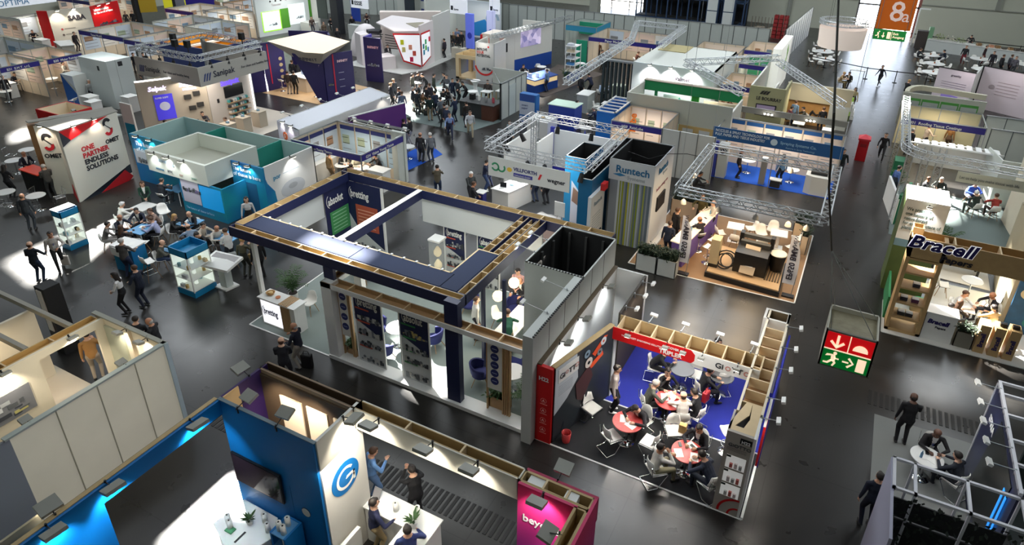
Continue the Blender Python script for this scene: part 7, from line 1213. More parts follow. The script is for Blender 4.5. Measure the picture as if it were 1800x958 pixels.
rwb(-62,43.5,-58,47.5,'warm lit shell booth with meeting table in the far left rows','NW','S',WRM,14,lit=60);rwb(-57.5,44.5,-53.9,47,'warm lit shell booth left of the white and green stand','NW','',WRM,15,lit=70);rwb(-77,42,-71.5,47,'tall warm lit booth behind the far signal red wall','NW','S',WRM,16,lit=90)
rwb(-66,52.5,-61,56,'shell booth with green meadow print in the far distance','NW','',K('8ca868'),17,lit=60);rwb(-60.5,49,-55,54,'shell booth with timber and jungle prints left of the green stand','NW','',K('b09070'),18,lit=70)
t=es('booth with bright yellow inner walls and navy outside band',-46,34.5);YW=mat('amber_yellow_wall',(232,160,30),.6);obx(t,-47.3,32.2,-42.2,36.6,0,3.0,K('28386c'),YW,.1);MB().box(-44.9,32.3,.5,-44.8,36.5,2.8,YW).mk('inner_wall',t);MB().box(-44.8,32.3,2.8,-44.6,36.5,2.95,WHITE).mk('white_rail',t);slt((-45,34.5,3.4),60,2.5,(1,.9,.7))
t=es('tall black framed stand with bright yellow printed panels',-68,47)
for x,y in((-69.6,45.6),(-67.6,48.6),(-66.3,50.6)):MB().box(x-.25,y-.25,0,x+.25,y+.25,5.0,K('18181c')).mk('column',t)
MB().wall((-69.6,45.6),(-66.3,50.6),3.3,5,.4,K('1c1c20')).mk('header',t);F=Face((-69.6,45.6),(-66.3,50.6),t,.22);YL=mat('lemon_print',(220,214,40),.5,emit=.15)
F.rect(.3,1.9,1.2,3.3,K('b0901c'),'yellow_panel',.02);F.ring(1.1,2.4,.5,.6,K('3c2c5c'),'panel_print');F.disc(1.1,2.4,.4,.4,K('6c5c8c'),'panel_print');F.rect(2.6,3.7,1.4,3.2,YL,'yellow_panel',.02);F.rect(3.75,4.6,1.5,3.3,K('74747c'),'grey_panel',.02);F.rect(4.65,5.8,1.7,3.4,YL,'yellow_panel',.02);F.text('IN-\nLLY',4.75,2.8,.5,K('20201c'),bold=.05,name='panel_lettering');F.rect(.5,1.5,3.6,4.1,YL,'header_badge',.02);F.rect(3.0,4.6,3.8,4.3,YL,'header_badge',.02)
struct(MB().box(-70.6,43.3,0,-69.9,44,9,K('b8b4a8')).mk('column_3'))
t=es('small indigo cornered booth in the far rows',-63,50);MB().wall((-65.2,48.3),(-61.9,49.2),0,2.8,.1,mat('indigo_wall',(48,40,150),.6)).mk('indigo_wall',t);MB().wall((-61.9,49.2),(-60.9,49.0),0,2.6,.1,K('a48c6c')).mk('timber_wall',t)
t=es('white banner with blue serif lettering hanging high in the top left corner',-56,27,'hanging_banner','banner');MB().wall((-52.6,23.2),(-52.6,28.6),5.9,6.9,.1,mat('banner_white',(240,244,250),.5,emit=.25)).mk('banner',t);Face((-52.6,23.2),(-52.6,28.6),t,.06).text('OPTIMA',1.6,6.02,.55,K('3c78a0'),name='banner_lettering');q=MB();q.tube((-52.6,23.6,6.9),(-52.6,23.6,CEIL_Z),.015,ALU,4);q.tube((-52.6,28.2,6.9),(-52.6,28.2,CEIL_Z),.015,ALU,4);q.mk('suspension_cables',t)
t=es('plain white closed tower with small dark E emblems',-45,26.6);MB().box(-47.0,25.9,0,-44.0,27.6,3.2,mat('tower_white',(206,214,212),.45)).mk('tower_body',t);F=Face((-47,25.9),(-44,25.9),t,0);F.rect(1.9,2.1,2.5,2.8,K('24282c'),'emblem',.01);F=Face((-44,25.9),(-44,27.6),t,0);F.rect(.75,1.05,2.75,3.05,K('24282c'),'emblem',.01);F.rect(.6,.62,0,3.2,K('909894'),'panel_joint',.004);slt((-44.5,26,4.6),40,1.5,(1,1,.95))
MB().box(-47.9,25.0,0,-46.6,25.9,2.1,K('c8ccc8')).mk('info_wall',t);F=Face((-47.9,25),(-46.6,25),t,0);F.poly([(0,2.1),(1.3,2.1),(1.3,1.3)],K('e0e8f4'),'print',.01);F.poly([(0,0),(0,2.1),(1.3,.9),(1.3,0)],K('2460b0'),'blue_print',.012);MB().box(-48.2,23.8,0,-42.5,25.2,.08,GREYP).mk('floor_plate',t)
for x,y,w,l in((-45.1,24.9,.9,'white counter below the white tower, nearest the aisle'),(-42.9,26.2,.8,'white counter right of the white tower with two seated people'),(-43.8,24.3,.7,'white box plinth at the corner below the white tower')):k=es(l,x,y,'counter','counter');MB().box(x-w/2,y-.35,0,x+w/2,y+.35,1.0,WHITE).mk('body',k);MB().box(x-w/2-.03,y-.38,1,x+w/2+.03,y+.38,1.04,WHITE).mk('worktop',k)
put('stool',-44.4,24.9,1,'white bar stool between the counters below the white tower');put('stool',-45.9,24.3,2,'white bar stool at the far left below the white tower')
for x,y,l in((-53.0,24.0,'white counter with orange lettering in the nearer indigo fascia booth'),(-65.3,33.4,'grey white counter left of the stand with red side walls'),(-67.5,32,'white counter below the top left fascia'),(-48.5,31.9,'white counter in front of the long indigo fascia row, left'),(-46.2,31.6,'white counter in front of the long indigo fascia row, right')):k=es(l,x,y,'counter','counter');MB().box(x-.6,y-.35,0,x+.6,y+.35,.98,OFFWHITE).mk('body',k);MB().box(x-.63,y-.38,.98,x+.63,y+.38,1.02,WHITE).mk('worktop',k)
for x,y,l in((-52.6,26.8,'white table in the red lined booth'),(-51.9,23.3,'white table in the nearer indigo fascia booth')):put('rt_white',x,y,0,l)
t=es('white stand with green edged light panels and row of round spotlights',-53.5,50.5);GE=mat('lime_edge_glow',(150,220,40),.5,emit=1.0);LP=mat('light_panel',(238,246,244),.5,emit=.45)
MB().wall((-54.1,47.4),(-53.3,53.6),0,3.6,.3,mat('stand_white',(220,226,222),.5)).mk('light_wall',t);F=Face((-54.1,47.4),(-53.3,53.6),t,.16);F.rect(.5,2.7,.4,2.35,GE,'panel_edge',.01);F.rect(.6,2.6,.5,2.3,LP,'light_panel',.02);F.rect(2.7,3.7,.5,2.4,mat('leaf_print',(90,160,50),.6),'green_panel',.012);F.rect(3.7,5.7,.7,2.7,LP,'light_panel',.02);mch(F,1.2,2.2,.9,K('c4ccd0'),91);mch(F,4.2,5.4,1.2,K('c4ccd0'),92);F.text('Toscotec',1.8,2.8,.3,K('b0a0a0'),name='logo_lettering');[F.disc(1.7+i*.62,3.25,.08,.08,BLACK,'round_spotlight',.05)for i in range(6)]
MB().box(-54.2,53.6,0,-53.4,54.4,3.6,mat('leaf_print',(90,160,50),.6)).mk('green_end',t);slt((-51.5,50,3.8),90,3,(1,1,.96))
IN=mat('indigo_print',(40,34,92),.5,noise=.1);CRL=mat('canopy_cream_glow',(244,228,200),.6,emit=.4)  # canopy emission paints in the light shining inside it
t=es('indigo stand with slanted towers and cream faceted canopy',-35.5,36)
def slab(t,a,b,z0,z1,m=IN,top=0.0,nm='tower_panel',th=.15):
 a=Vector((*a,0));b=Vector((*b,0));d=(b-a).normalized();n=Vector((-d.y,d.x,0))*th/2;q=MB();A,B,C1,D=a,b,b+Vector((0,0,z1)),a-d*top+Vector((0,0,z1));A=A+Vector((0,0,z0));B=B+Vector((0,0,z0));q.add([A-n,B-n,C1-n,D-n,A+n,B+n,C1+n,D+n],[(0,1,2,3),(7,6,5,4),(0,4,5,1),(1,5,6,2),(2,6,7,3),(3,7,4,0)],m);return q.mk(nm,t,loc=A)
slab(t,(-33.6,33.9),(-33.1,34.1),0,3.4,top=1.6);slab(t,(-33.1,34.1),(-32.3,36.1),0,3.4);slab(t,(-38.9,34.2),(-38.6,35.8),0,3.5,top=.4);slab(t,(-38.9,34.2),(-40.4,31.9),0,3.3);slab(t,(-40.3,38.2),(-37.6,39.6),0,3.6);slab(t,(-37.6,39.6),(-35.4,37.5),0,3.5)
F=Face((-33.1,34.1),(-32.3,36.1),t,.09);F.rect(.62,.72,.6,3.35,mat('red_stripe',(190,30,60),.5),'red_stripe',.01);F.text('INFINITY',.95,2.75,.22,K('f0c8d0'),bold=.05,name='logo_lettering',sx=.9);mch(F,.15,.5,1.2,MAY,95);[F.rect(1.0,1.4,z,z+.04,K('a8a8c0'),'caption_line',.006)for z in(2.0,1.5,1.0)]
F=Face((-34.5,33.9),(-33.15,34.05),t,.1);F.text('INFINITY',.35,2.55,.2,K('e0c8e0'),bold=.05,name='logo_lettering');F=Face((-38.9,34.2),(-38.6,35.8),t,.09);F.rect(.3,.38,.5,3.4,mat('red_stripe',(190,30,60),.5),'red_stripe',.01);[F.disc(1.25,2.2-i*.45,.15,.13,K('b0a080'),'product_print')for i in range(4)]
MB().box(-38.95,34.05,0,-38.85,34.15,3.3,LITW).mk('led_strip',t)
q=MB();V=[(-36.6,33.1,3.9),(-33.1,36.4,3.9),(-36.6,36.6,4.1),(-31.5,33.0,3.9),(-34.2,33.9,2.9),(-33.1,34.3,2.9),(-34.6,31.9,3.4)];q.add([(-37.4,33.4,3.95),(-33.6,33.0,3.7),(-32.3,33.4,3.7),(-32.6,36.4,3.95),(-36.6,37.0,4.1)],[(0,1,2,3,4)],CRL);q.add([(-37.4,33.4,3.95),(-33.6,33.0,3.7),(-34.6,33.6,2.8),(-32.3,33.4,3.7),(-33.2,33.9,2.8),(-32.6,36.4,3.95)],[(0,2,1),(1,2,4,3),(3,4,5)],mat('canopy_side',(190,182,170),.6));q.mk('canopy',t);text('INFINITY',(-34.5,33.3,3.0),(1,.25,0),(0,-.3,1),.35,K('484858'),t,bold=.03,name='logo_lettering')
k=es('white angular counter inside the indigo stand',-36.6,35.9,'counter','counter');MB().prism([(-37.8,35.4),(-36.1,35.2),(-36.0,36.1),(-37.6,36.9)],0,1.05,K('e0d0b8')).mk('body',k);MB().prism([(-37.9,35.35),(-36.0,35.1),(-35.9,36.2),(-37.7,37)],1.05,1.1,WHITE).mk('worktop',k)
carpet([(-38.9,33.6),(-33.2,33.5),(-32.2,36.2),(-32.0,38.5),(-38.5,39.4)],mat('oak_floor',(196,164,124),.5,noise=.1),'oak boarded floor of the indigo stand');slt((-36,35,3.5),130,2.5,(1,.9,.78))
for x,y,l in((-38.0,34.7,'timber bar stool left of the white angular counter'),(-34.9,34.9,'timber bar stool right of the white angular counter')):put('stool',x,y,0,l)
t=es('slim indigo tower with white print standing apart from the canopy',-34,41,'info_tower','info tower');slab(t,(-34.6,40.2),(-33.2,40.4),0,3.4);slab(t,(-34.6,40.2),(-34.9,41.4),0,3.4,m=K('3c30a0'));F=Face((-34.6,40.2),(-33.2,40.4),t,.09);F.text('INFINITY',.3,2.6,.24,K('f0b8c8'),bold=.05,name='logo_lettering');mch(F,.2,1.2,1.2,K('9ca4c0'),97)
AW=mat('angular_white',(224,216,216),.45)
t=es('angular white stand with red edged five sided display of colour tiles',-35,47);slab(t,(-33.1,45.3),(-33.6,47.9),0,3.6,m=AW);slab(t,(-33.6,47.9),(-34.3,51.5),0,3.9,m=K('c8c8c4'));MB().prism([(-34.9,44.4),(-33.1,45.3),(-33.6,47.9),(-35.3,49.9),(-39.5,50),(-38.5,46.5)],3.05,3.15,AW).mk('roof',t);MB().prism([(-36.0,47.4),(-34.2,46.3),(-33.7,47.8),(-35.1,48.6)],3.16,3.19,K('8c8470')).mk('roof_opening',t)
MB().prism([(-39.2,44.4),(-37.9,43.6),(-37.6,44.3),(-38.9,45.3)],0,2.6,AW).mk('left_block',t);MB().prism([(-36.8,43.4),(-35.8,43.2),(-35.0,44.4),(-36.4,45.2)],0,1.05,AW).mk('counter_body',t);MB().prism([(-40.5,49.5),(-36,52.8),(-36.3,53.2),(-41,50.2)],0,3.4,K('e0d4cc')).mk('rear_wedge',t);MB().ball((-40.6,47.5,0),1.5,AW,20,(1,1,1.8)).mk('round_tower',t)
q=MB()
for i in range(6):q.add([(-38.2+i*.0,44.0,2.5-i*.18),(-36.6-i*.12,45.0,2.6-i*.2),(-36.6-i*.12,45.0,2.54-i*.2),(-38.2,44.0,2.44-i*.18)],[(0,1,2,3)],BLACK);q.add([(-35.8,44.2,2.8-i*.22),(-35.0,44.8,2.6-i*.2),(-35.0,44.8,2.54-i*.2),(-35.8,44.2,2.74-i*.22)],[(0,1,2,3)],BLACK)
q.mk('louvre_stripes',t);MB().prism([(-38.9,45.6),(-38.2,45.1),(-37.5,45.5),(-37.7,46.2),(-38.5,46.4)],2.4,2.65,K('1c1c24')).mk('hexagon_box',t);LPW=mat('display_white',(246,246,250),.5,emit=.4)
F=Face((-34.9,44.1),(-33.0,45.2),t,.08);L1=F.L;F.poly([(0,3.0),(L1,3.0),(L1,.25),(.75,.7)],REDP,'red_edge',.04);F.off=.13;F.poly([(.12,2.88),(L1,2.88),(L1,.42),(.82,.82)],LPW,'lit_face',.01);F2=Face((-33.0,45.2),(-33.3,46.9),t,.08);F2.poly([(0,3.0),(F2.L,3.0),(F2.L,.75),(0,.25)],REDP,'red_edge',.04);F2.off=.13;F2.poly([(0,2.88),(F2.L-.1,2.88),(F2.L-.1,.85),(0,.42)],LPW,'lit_face',.01);F.off=F2.off=.15
for(f,u,z,c)in((F,.6,2.3,'d8d820'),(F,.7,1.7,'e0d080'),(F,1.25,1.9,'f0a080'),(F,1.55,1.4,'d85848'),(F,1.3,.9,'d02858'),(F2,.15,1.9,'108090'),(F2,.2,1.4,'2090b0'),(F2,.6,2.2,'20a860'),(F2,.6,1.7,'40b830'),(F2,1.0,1.5,'60a0d0'),(F2,1.3,2.3,'e03048')):f.rect(u,u+.28,z-.2,z+.2,K(c),'colour_tile',.01)
MB().prism([(-39.5,43.2),(-33.4,43.0),(-32.6,45.2),(-33.2,51.8),(-40,50)],.0,.05,K('b8b8b4')).mk('floor_plate',t);slt((-35.4,43.2,4.2),70,2,(1,.97,.95))
t=es('dark stand with black column, monitors and white seating',-48,53);MB().box(-49.2,52.5,0,-48.3,53.4,4.6,K('24262a')).mk('column',t);MB().box(-51.9,53.5,1.2,-50.6,53.6,4.4,K('343c38')).mk('screen_wall',t);MB().box(-48,54.2,1.2,-46.9,54.3,4.2,mat('blue_screen_wall',(36,60,140),.5,emit=.2)).mk('blue_screen',t);MB().box(-53,53.8,0,-52.1,54.0,4.2,OFFWHITE).mk('white_wall',t);MB().box(-53.0,52,.0,-51.5,53,.9,OFFWHITE).mk('white_seating',t);MB().box(-46.3,51.6,0,-44.7,52.2,1.4,GREYP).mk('low_wall',t)
t=es('far grey partition bay with navy printed shelf panels',-42,60);MB().box(-47.5,61.2,0,-36.8,61.4,4.4,SHW).mk('rear_wall',t);F=Face((-47.5,61.2),(-36.8,61.2),t,0);[F.rect(3.2+i*1.1,4.2+i*1.1,1.2,1.8,K('34447c'),'shelf_print',.02)for i in range(4)];[F.rect(3.2+i*1.1,4.2+i*1.1,2.6,2.9,K('34447c'),'shelf_print',.02)for i in range(4)];F.rect(3.1,7.7,3.0,3.1,WHITE,'white_ledge',.2);MB().box(-45.6,60,0,-44.4,60.2,4.4,K('2c343c')).mk('dark_panel',t)
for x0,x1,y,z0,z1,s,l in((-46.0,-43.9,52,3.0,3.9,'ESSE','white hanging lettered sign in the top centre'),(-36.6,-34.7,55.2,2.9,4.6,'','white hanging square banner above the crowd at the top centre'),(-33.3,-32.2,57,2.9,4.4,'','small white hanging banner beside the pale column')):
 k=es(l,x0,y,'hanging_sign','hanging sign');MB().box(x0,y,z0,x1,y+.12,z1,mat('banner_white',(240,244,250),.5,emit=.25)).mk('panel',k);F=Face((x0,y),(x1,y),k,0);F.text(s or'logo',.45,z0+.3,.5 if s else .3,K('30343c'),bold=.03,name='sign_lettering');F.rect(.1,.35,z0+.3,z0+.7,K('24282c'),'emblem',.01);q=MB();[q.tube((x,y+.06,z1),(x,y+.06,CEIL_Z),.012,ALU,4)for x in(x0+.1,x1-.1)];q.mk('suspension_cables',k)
t=es('stand with large blue swirl print behind the standing crowd',-34.5,58.6);MB().box(-37,59,0,-33.2,59.2,3.6,K('c0c8cc')).mk('rear_wall',t);F=Face((-37,59),(-33.2,59),t,0);F.poly([(0,.2),(.6,1.4),(2.0,1.9),(2.8,1.0),(2.4,.2)],K('1c78b8'),'blue_print',.02);F.ring(2.9,1.9,.5,.8,K('88a0b0'),'swirl_print',0,270);MB().box(-38.6,53.8,0,-38.4,59,4.8,K('c4c8c0')).mk('white_end_wall',t);slt((-35,57,3.5),60,2)
for x,y,m_,l in((-33.0,56.8,'c8ccf0','tall lilac lit sign tower with blue emblem near the pale column'),(-33.9,54.4,'6474d8','narrow blue and white pillar beside the red edged white box')):k=es(l,x,y,'sign_tower','sign tower');MB().box(x-.4,y-.15,0,x+.4,y+.15,3.2,K(m_,emit=.3)).mk('body',k);Face((x-.4,y-.15),(x+.4,y-.15),k,0).disc(.45,1.2,.25,.3,K('3848c0'),'emblem')
k=es('small white planter box with label right of the red edged display',-32.6,50.6,'counter','counter');MB().box(-33.3,50.2,0,-32.1,50.9,.9,K('d8d0c0')).mk('body',k);q=MB();[q.leafblob((-33+i*.2,50.5,.85),.2,.3,LEAF2,14,.15)for i in range(4)];q.mk('foliage',k)
# -- right side of the aisle
t=es('two sided lilac white curved print walls of a stand by the far tables',7,56.5);LW=mat('lilac_print_wall',(212,200,206),.6)
MB().wall((4.7,55.3),(6.9,54.4),0,3.0,.1,LW).mk('print_wall',t);MB().wall((6.9,54.4),(7.5,57.4),0,3,.1,GREYP).mk('side_wall',t);MB().wall((7.5,57.4),(8.2,57.3),0,3,.1,BLACK).mk('dark_rail',t);MB().wall((7.6,57.4),(11.2,55.5),0,3.0,.1,LW).mk('print_wall',t);MB().wall((4.7,55.3),(6.9,54.4),3,3.05,.14,BLACK).mk('rail',t);MB().wall((7.6,57.4),(11.2,55.5),3,3.05,.14,BLACK).mk('rail',t)
F=Face((4.7,55.3),(6.9,54.4),t,.06);F.text('greenhy',.9,2.55,.2,K('5c5460'),name='logo_lettering',bold=.02);[F.rect(.4,2.0,2.1-i*.16,2.13-i*.16,K('9c90a0'),'caption_line',.006)for i in range(3)];F.poly([(.6,1.3),(1.7,1.2),(1.7,.6),(.6,.6)],K('9c88d8'),'violet_print',.01);F=Face((7.6,57.4),(11.2,55.5),t,.06);[F.rect(1.2,2.6,2.1-i*.22,2.13-i*.22,K('b09ca0'),'caption_line',.006)for i in range(5)];F.disc(.9,1.7,.2,.15,K('a89ca0'),'emblem')
slt((6.2,53.5,3.6),20,1,(1,.9,.92));slt((9,55,3.6),25,1.5,(1,.9,.88))
t=es('shell booth with green framed poster row, indigo fascias and arched cream roof rim',4.7,46);shell(t,2.5,42.7,6.7,45.6,2.5,'N',K('e0d4a8'),'S',.4,SHELLBLUE,(('S','J01  Roofing Tissue Coatings',.5,.22),))
MB().box(2.4,45.7,1.2,6.75,45.8,3.2,mat('grey_white_fascia',(178,180,166),.6)).mk('rear_board',t);F=Face((2.4,45.7),(6.75,45.7),t,0);
for i in range(4):F.rect(.08+i*1.0,1.02+i*1.0,1.9,2.9,K('4c9440'),'poster_frame',.02);F.rect(.14+i*1.0,.96+i*1.0,2.1,2.75,K('a8b0a8'),'poster_print',.03)
q=MB();n=8;pts=[(2.6+1.0*(1-math.cos(PI/2*i/n)),46+2.0*math.sin(PI/2*i/n))for i in range(n+1)]+[(6.9,47.5)];[q.wall(a,b,2.9,3.2,.25,K('b8b4a0'))for a,b in zip(pts,pts[1:])];q.mk('arched_rim',t);MB().box(4.4,47.8,0,6.5,47.9,2.6,K('c8a880')).mk('warm_wall',t);slt((4.6,46.9,2.6),45,1.5,(1,.8,.6));slt((4.6,44,2.4),45,2,(1,.86,.66))
for y,l in((42.7,'pale grey partition panels right of the green poster booth, nearer row'),(45.4,'pale grey partition panels right of the green poster booth, farther row')):k=es(l,10,y,'partition_wall','partition wall');MB().box(6.9,y,0,14,y+.06,2.5,SHW).mk('panel',k);q=MB();[q.box(x,y-.03,0,x+.04,y+.07,2.52,K('606866'))for x in np.arange(6.9,14,1.0)];q.box(6.9,y-.02,2.46,14,y+.08,2.54,ALU);q.mk('posts',k)
t=es('truss framed stand with white screens and lettered curved banner',5,35);q=MB();n=6;c=[(2.35,40.8),(2.35,33.2)]+[(2.35+1.1*(1-math.cos(PI/2*i/n)),32.2-1.1*math.sin(PI/2*i/n)+.3)for i in range(n+1)]+[(10,31.0)]
[trs(q,(*a,4.0),(*b,4.0),.3,.026,AL2,rb=.014,seg=None if(Vector(a)-Vector(b)).length>1 else 1)for a,b in zip(c,c[1:])];q.mk('truss_rail',t)
for x,y in((2.5,40.6),(2.7,33.3),(3.3,33),(3.9,33.2)):q=MB();trs(q,(x,y,.02),(x,y,3.85),.26,.02);q.mk('truss_leg',t)
MB().box(4.4,31.15,3.2,7.6,31.2,3.65,mat('grey_white_fascia',(178,180,166),.6)).mk('lettered_banner',t);Face((4.4,31.15),(7.6,31.15),t,0).text('Let us help you make tissue with life',.1,3.36,.18,K('50585c'),name='slogan_lettering',sx=.8)
MB().box(3.4,39.6,.9,6.8,39.7,2.2,K('b8b4ac')).mk('screen_wall',t);q=MB();[q.box(3.2+i*.4,38.9,2.2,3.45+i*.4,39.7,2.25,WHITE)for i in range(10)];q.box(3.0,38.85,2.2,7.2,38.9,2.28,WHITE);q.mk('white_ladder',t);MB().box(7.0,37.6,0,9.5,37.7,2.4,SHW).mk('side_panel',t);MB().wall((7.0,37.6),(6.6,39.6),0,2.4,.06,SHW).mk('side_panel',t)
MB().prism([(7.4,36),(8.0,30.3),(8.6,30.3),(8.0,36)],0,3.4,mat('cream_wall',(226,216,194),.6)).mk('cream_column',t);MB().wall((7.9,30.2),(8.4,36.5),0,3.7,.1,K('c8bc94')).mk('cream_wall',t);[MB().ball((7.85+i*.12,32+i*1.3,3.55),.07,BLACK,8).mk('round_spotlight',t)for i in range(3)];MB().box(8.6,33,2.4,9.2,34.5,3.4,K('b04428')).mk('red_panel',t)
carpet([(2.6,31.6),(8.0,31.4),(7.6,37.5),(2.7,38.5)],mat('carpet_pale_grey',(104,116,114),.9),'grey floor of the truss framed stand');slt((5,37,2.8),12,2,(1,.9,.8))
k=es('green curved counter panel with white edge beside the aisle',2.7,34.5,'counter','counter');MB().wall((2.3,35.8),(2.75,32.8),0,1.3,.1,WHITE).mk('white_side',k);MB().wall((2.75,32.8),(3.2,34.8),0,1.5,.12,mat('bottle_green',(20,104,66),.5)).mk('green_panel',k);MB().box(2.5,38.5,0,3.0,39.4,1.2,mat('bottle_green',(20,104,66),.5)).mk('green_box',k)
palm(2.75,36.9,'bushy green plant by the aisle beside the green panel',1.4,.5,14,seed=15)
t=es('tall white tower with hectare slogan over green hill print',3.1,27.3);HP=mat('hill_print',(76,92,46),.6,noise=.5,nscale=1.2)
MB().box(2.42,26.35,0,3.85,27.85,3.85,OFFWHITE).mk('tower_body',t);MB().box(2.42,26.35,3.85,3.85,27.85,3.9,WHITE).mk('roof',t);F=Face((2.42,26.35),(3.85,26.35),t,0);F.rect(0,1.43,0,2.2,HP,'hill_print',.01);F.rect(0,1.43,1.95,2.25,K('6c8c98'),'sky_print',.014);F.text('We preserve\none hectare of\nnative forest\nfor every hectare of\nplantation',.1,3.45,.19,K('54645c'),name='slogan_lettering',bold=.02,sx=.8);flood(t,(3.2,26.35,3.75),(0,-1),.15,10,(1,1,1),rise=0,size=.6);F=Face((2.42,27.85),(2.42,26.35),t,0);F.rect(0,1.5,0,3.8,HP,'hill_print',.01)
t=es('blue print wall with round photo badges at the right edge',7.5,27);MB().wall((6.4,25.4),(8.8,25.4),0,3.4,.1,mat('ocean_print',(36,84,120),.6,noise=.4)).mk('print_wall',t);MB().wall((6.35,25.5),(6.6,29.5),0,3.4,.12,K('b0a488')).mk('timber_edge',t);F=Face((6.4,25.4),(8.8,25.4),t,.06);F.poly([(0,3.4),(.7,3.4),(2.4,2.6),(2.4,2.0),(.3,2.3),(0,2.6)],K('385c34'),'forest_print',.008);[F.disc(u,z,.22,.2,K(c),'photo_badge',.012)for u,z,c in((.6,2.3,'806850'),(.35,1.6,'d8c8a0'),(.95,1.5,'b89878'),(.7,.5,'2c7c74'))]
t=es('dark lounge bench with slatted seat in the sunlight',4.8,29.9,'bench','bench');MB().box(4.2,29.0,.4,6.0,29.7,.48,mat('dark_green_lacquer',(28,48,44),.3)).mk('seat',t);[MB().box(x,y,0,x+.08,y+.08,.4,BLACK).mk('leg',t)for x in(4.25,5.85)for y in(29.05,29.6)];palm(4.7,30.6,'bushy potted plant in the sunlight behind the dark bench',1.5,.55,18,seed=17);put('rt_steel',4.0,31.0,0,'round metal table in the bright sunlight behind the white slogan tower')
carpet([(3.4,28.4),(6.3,28.2),(6.4,32.0),(3.0,32.0)],K('d8d4cc',.8),'pale carpet lying in bright sunlight behind the slogan tower')
t=es('oak framed stand with ladder shelf tower and lettered header',4.5,24);OK2=mat('oak_panel',(186,154,106),.55,noise=.15,nscale=5)
carpet([(2.55,23.1),(9,23.1),(9,27.9),(4.0,27.9),(4.0,25.4),(2.55,25.4)],mat('carpet_white',(206,206,202),.8),'white carpet of the oak framed stand',edge=GREYP)
MB().box(2.62,23.35,0,3.72,24.1,.12,OK2).mk('floor_box',t)
for x in(2.62,3.6):MB().box(x,23.35,0,x+.12,24.0,3.7,OK2).mk('upright',t)
for z in(.55,1.15,1.75,2.35,2.9):MB().box(2.74,23.35,z,3.6,24.0,z+.07,OK2).mk('shelf',t)
hbm(t,2.62,23.35,9.0,24.0,3.0,3.75,OK2,'header',inner=K('a08050'),rib=1.2);F=Face((2.62,23.35),(9,23.35),t,0);NV=mat('bracell_navy',(38,30,92),.4);F.text('Bracell',-.06,3.4,.62,mat('letter_white',(250,250,250),.5,emit=.4),bold=.06,shear=.25,name='letter_edge',lift=-.004,sx=1.12);F.text('Bracell',-.06,3.4,.62,NV,bold=.03,shear=.25,name='logo_lettering',lift=.02,sx=1.12);F.text('Papers',.95,3.08,.3,K('28242c'),bold=.03,name='logo_lettering',shear=.15,lift=.01,sx=1.15)
obx(t,2.62,23.7,2.95,24.1,3.5,3.95,OK2,th=.03);MB().box(2.55,24.1,0,2.62,26.2,.9,K('2c7c4c')).mk('green_side',t)
for i,(x,z)in enumerate(((3.2,1.82),(3.3,1.22),(2.95,1.22),(3.0,.62),(3.25,.62))):tag(MB().box(x-.1,23.5,z,x+.12,23.7,z+.14,K(('2c2830','502848','2c2830','282828','28282c')[i])).box(x-.1,23.5,z+.14,x+.12,23.7,z+.15,WHITE).mk('paper_pack',loc=(x,23.5,z)),'small dark paper pack %s of the oak ladder shelf'%('on the upper board','at the right on the middle board','at the left on the middle board','at the left on the lowest board','at the right on the lowest board')[i],'paper pack',None)
k=es('white lettered counter at the aisle edge',4.2,23.7,'reception_counter','counter');MB().box(3.75,23.4,0,4.68,24.0,1.05,WHITE).mk('body',k);MB().box(3.72,23.37,1.05,4.71,24.03,1.1,WHITE).mk('worktop',k);F=Face((3.75,23.4),(4.68,23.4),k,0);F.text('Bracell',.08,.68,.23,NV,bold=.045,shear=.2,name='logo_lettering');F.text('Papers',.35,.52,.12,K('40404c'),bold=.03,name='logo_lettering')
planter(4.75,23.4,5.3,23.75,.6,'grey planter with pale flowers right of the white lettered aisle counter',K('807c70'),11,60,.35)
for i,l in enumerate(('left','middle','right')):x=5.35+i*.42;k=es('tall oak pedestal with vertical navy lettering, %s one of three'%l,x,23.6,'pedestal','pedestal');MB().box(x,23.35,0,x+.3,23.85,1.1+i*.02,OK2).mk('body',k);text('Bracell',(x+.21,23.335,.25),(0,0,1),(-1,0,0),.2,NV,k,bold=.03,name='logo_lettering')
for x,y,l in((6.0,23.6,'middle'),(6.35,23.6,'right')):k=es('small dark coffee pack on top of the %s oak pedestal'%l,x,y,'coffee_pack','pack');MB().box(x-.05-.08,23.5,1.14,x+.07,23.65,1.24,BLACK).mk('body',k)
put('rt_high',5.3,26.6,0,'glass topped high table with chrome foot on the white carpet');[put('shell',x,y,a,'white shell chair %s on the white oak stand carpet'%l)for x,y,a,l in((4.5,26.9,-1.5,'left of the high table'),(6.1,26.4,1.6,'right of the high table'))];k=es('round oak barrel seat with green top behind the ladder shelf',3.6,25.3,'barrel_stool','stool');MB().lathe((3.7,25.2,0),[(.26,0),(.3,.4)],OK2,20).mk('body',k);MB().lathe((3.7,25.2,.4),[(.31,0),(.31,.06)],K('2c8c5c'),20).mk('cushion',k)
put('sq_small',5.0,25.0,0,'low meeting table between the four seated people on the white carpet')
slt((5,24.6,3.2),45,1.5)
carpet([(2.5,15.3),(5.1,15.3),(5.1,18.4),(2.5,18.4)],mat('carpet_pale_grey2',(132,134,132),.9),'grey carpet under the small round table in the lower right')
t=es('white lattice framed stand with hanging greenery wall in the lower right corner',4,12.5);BWH=mat('frame_white',(214,214,220),.4)
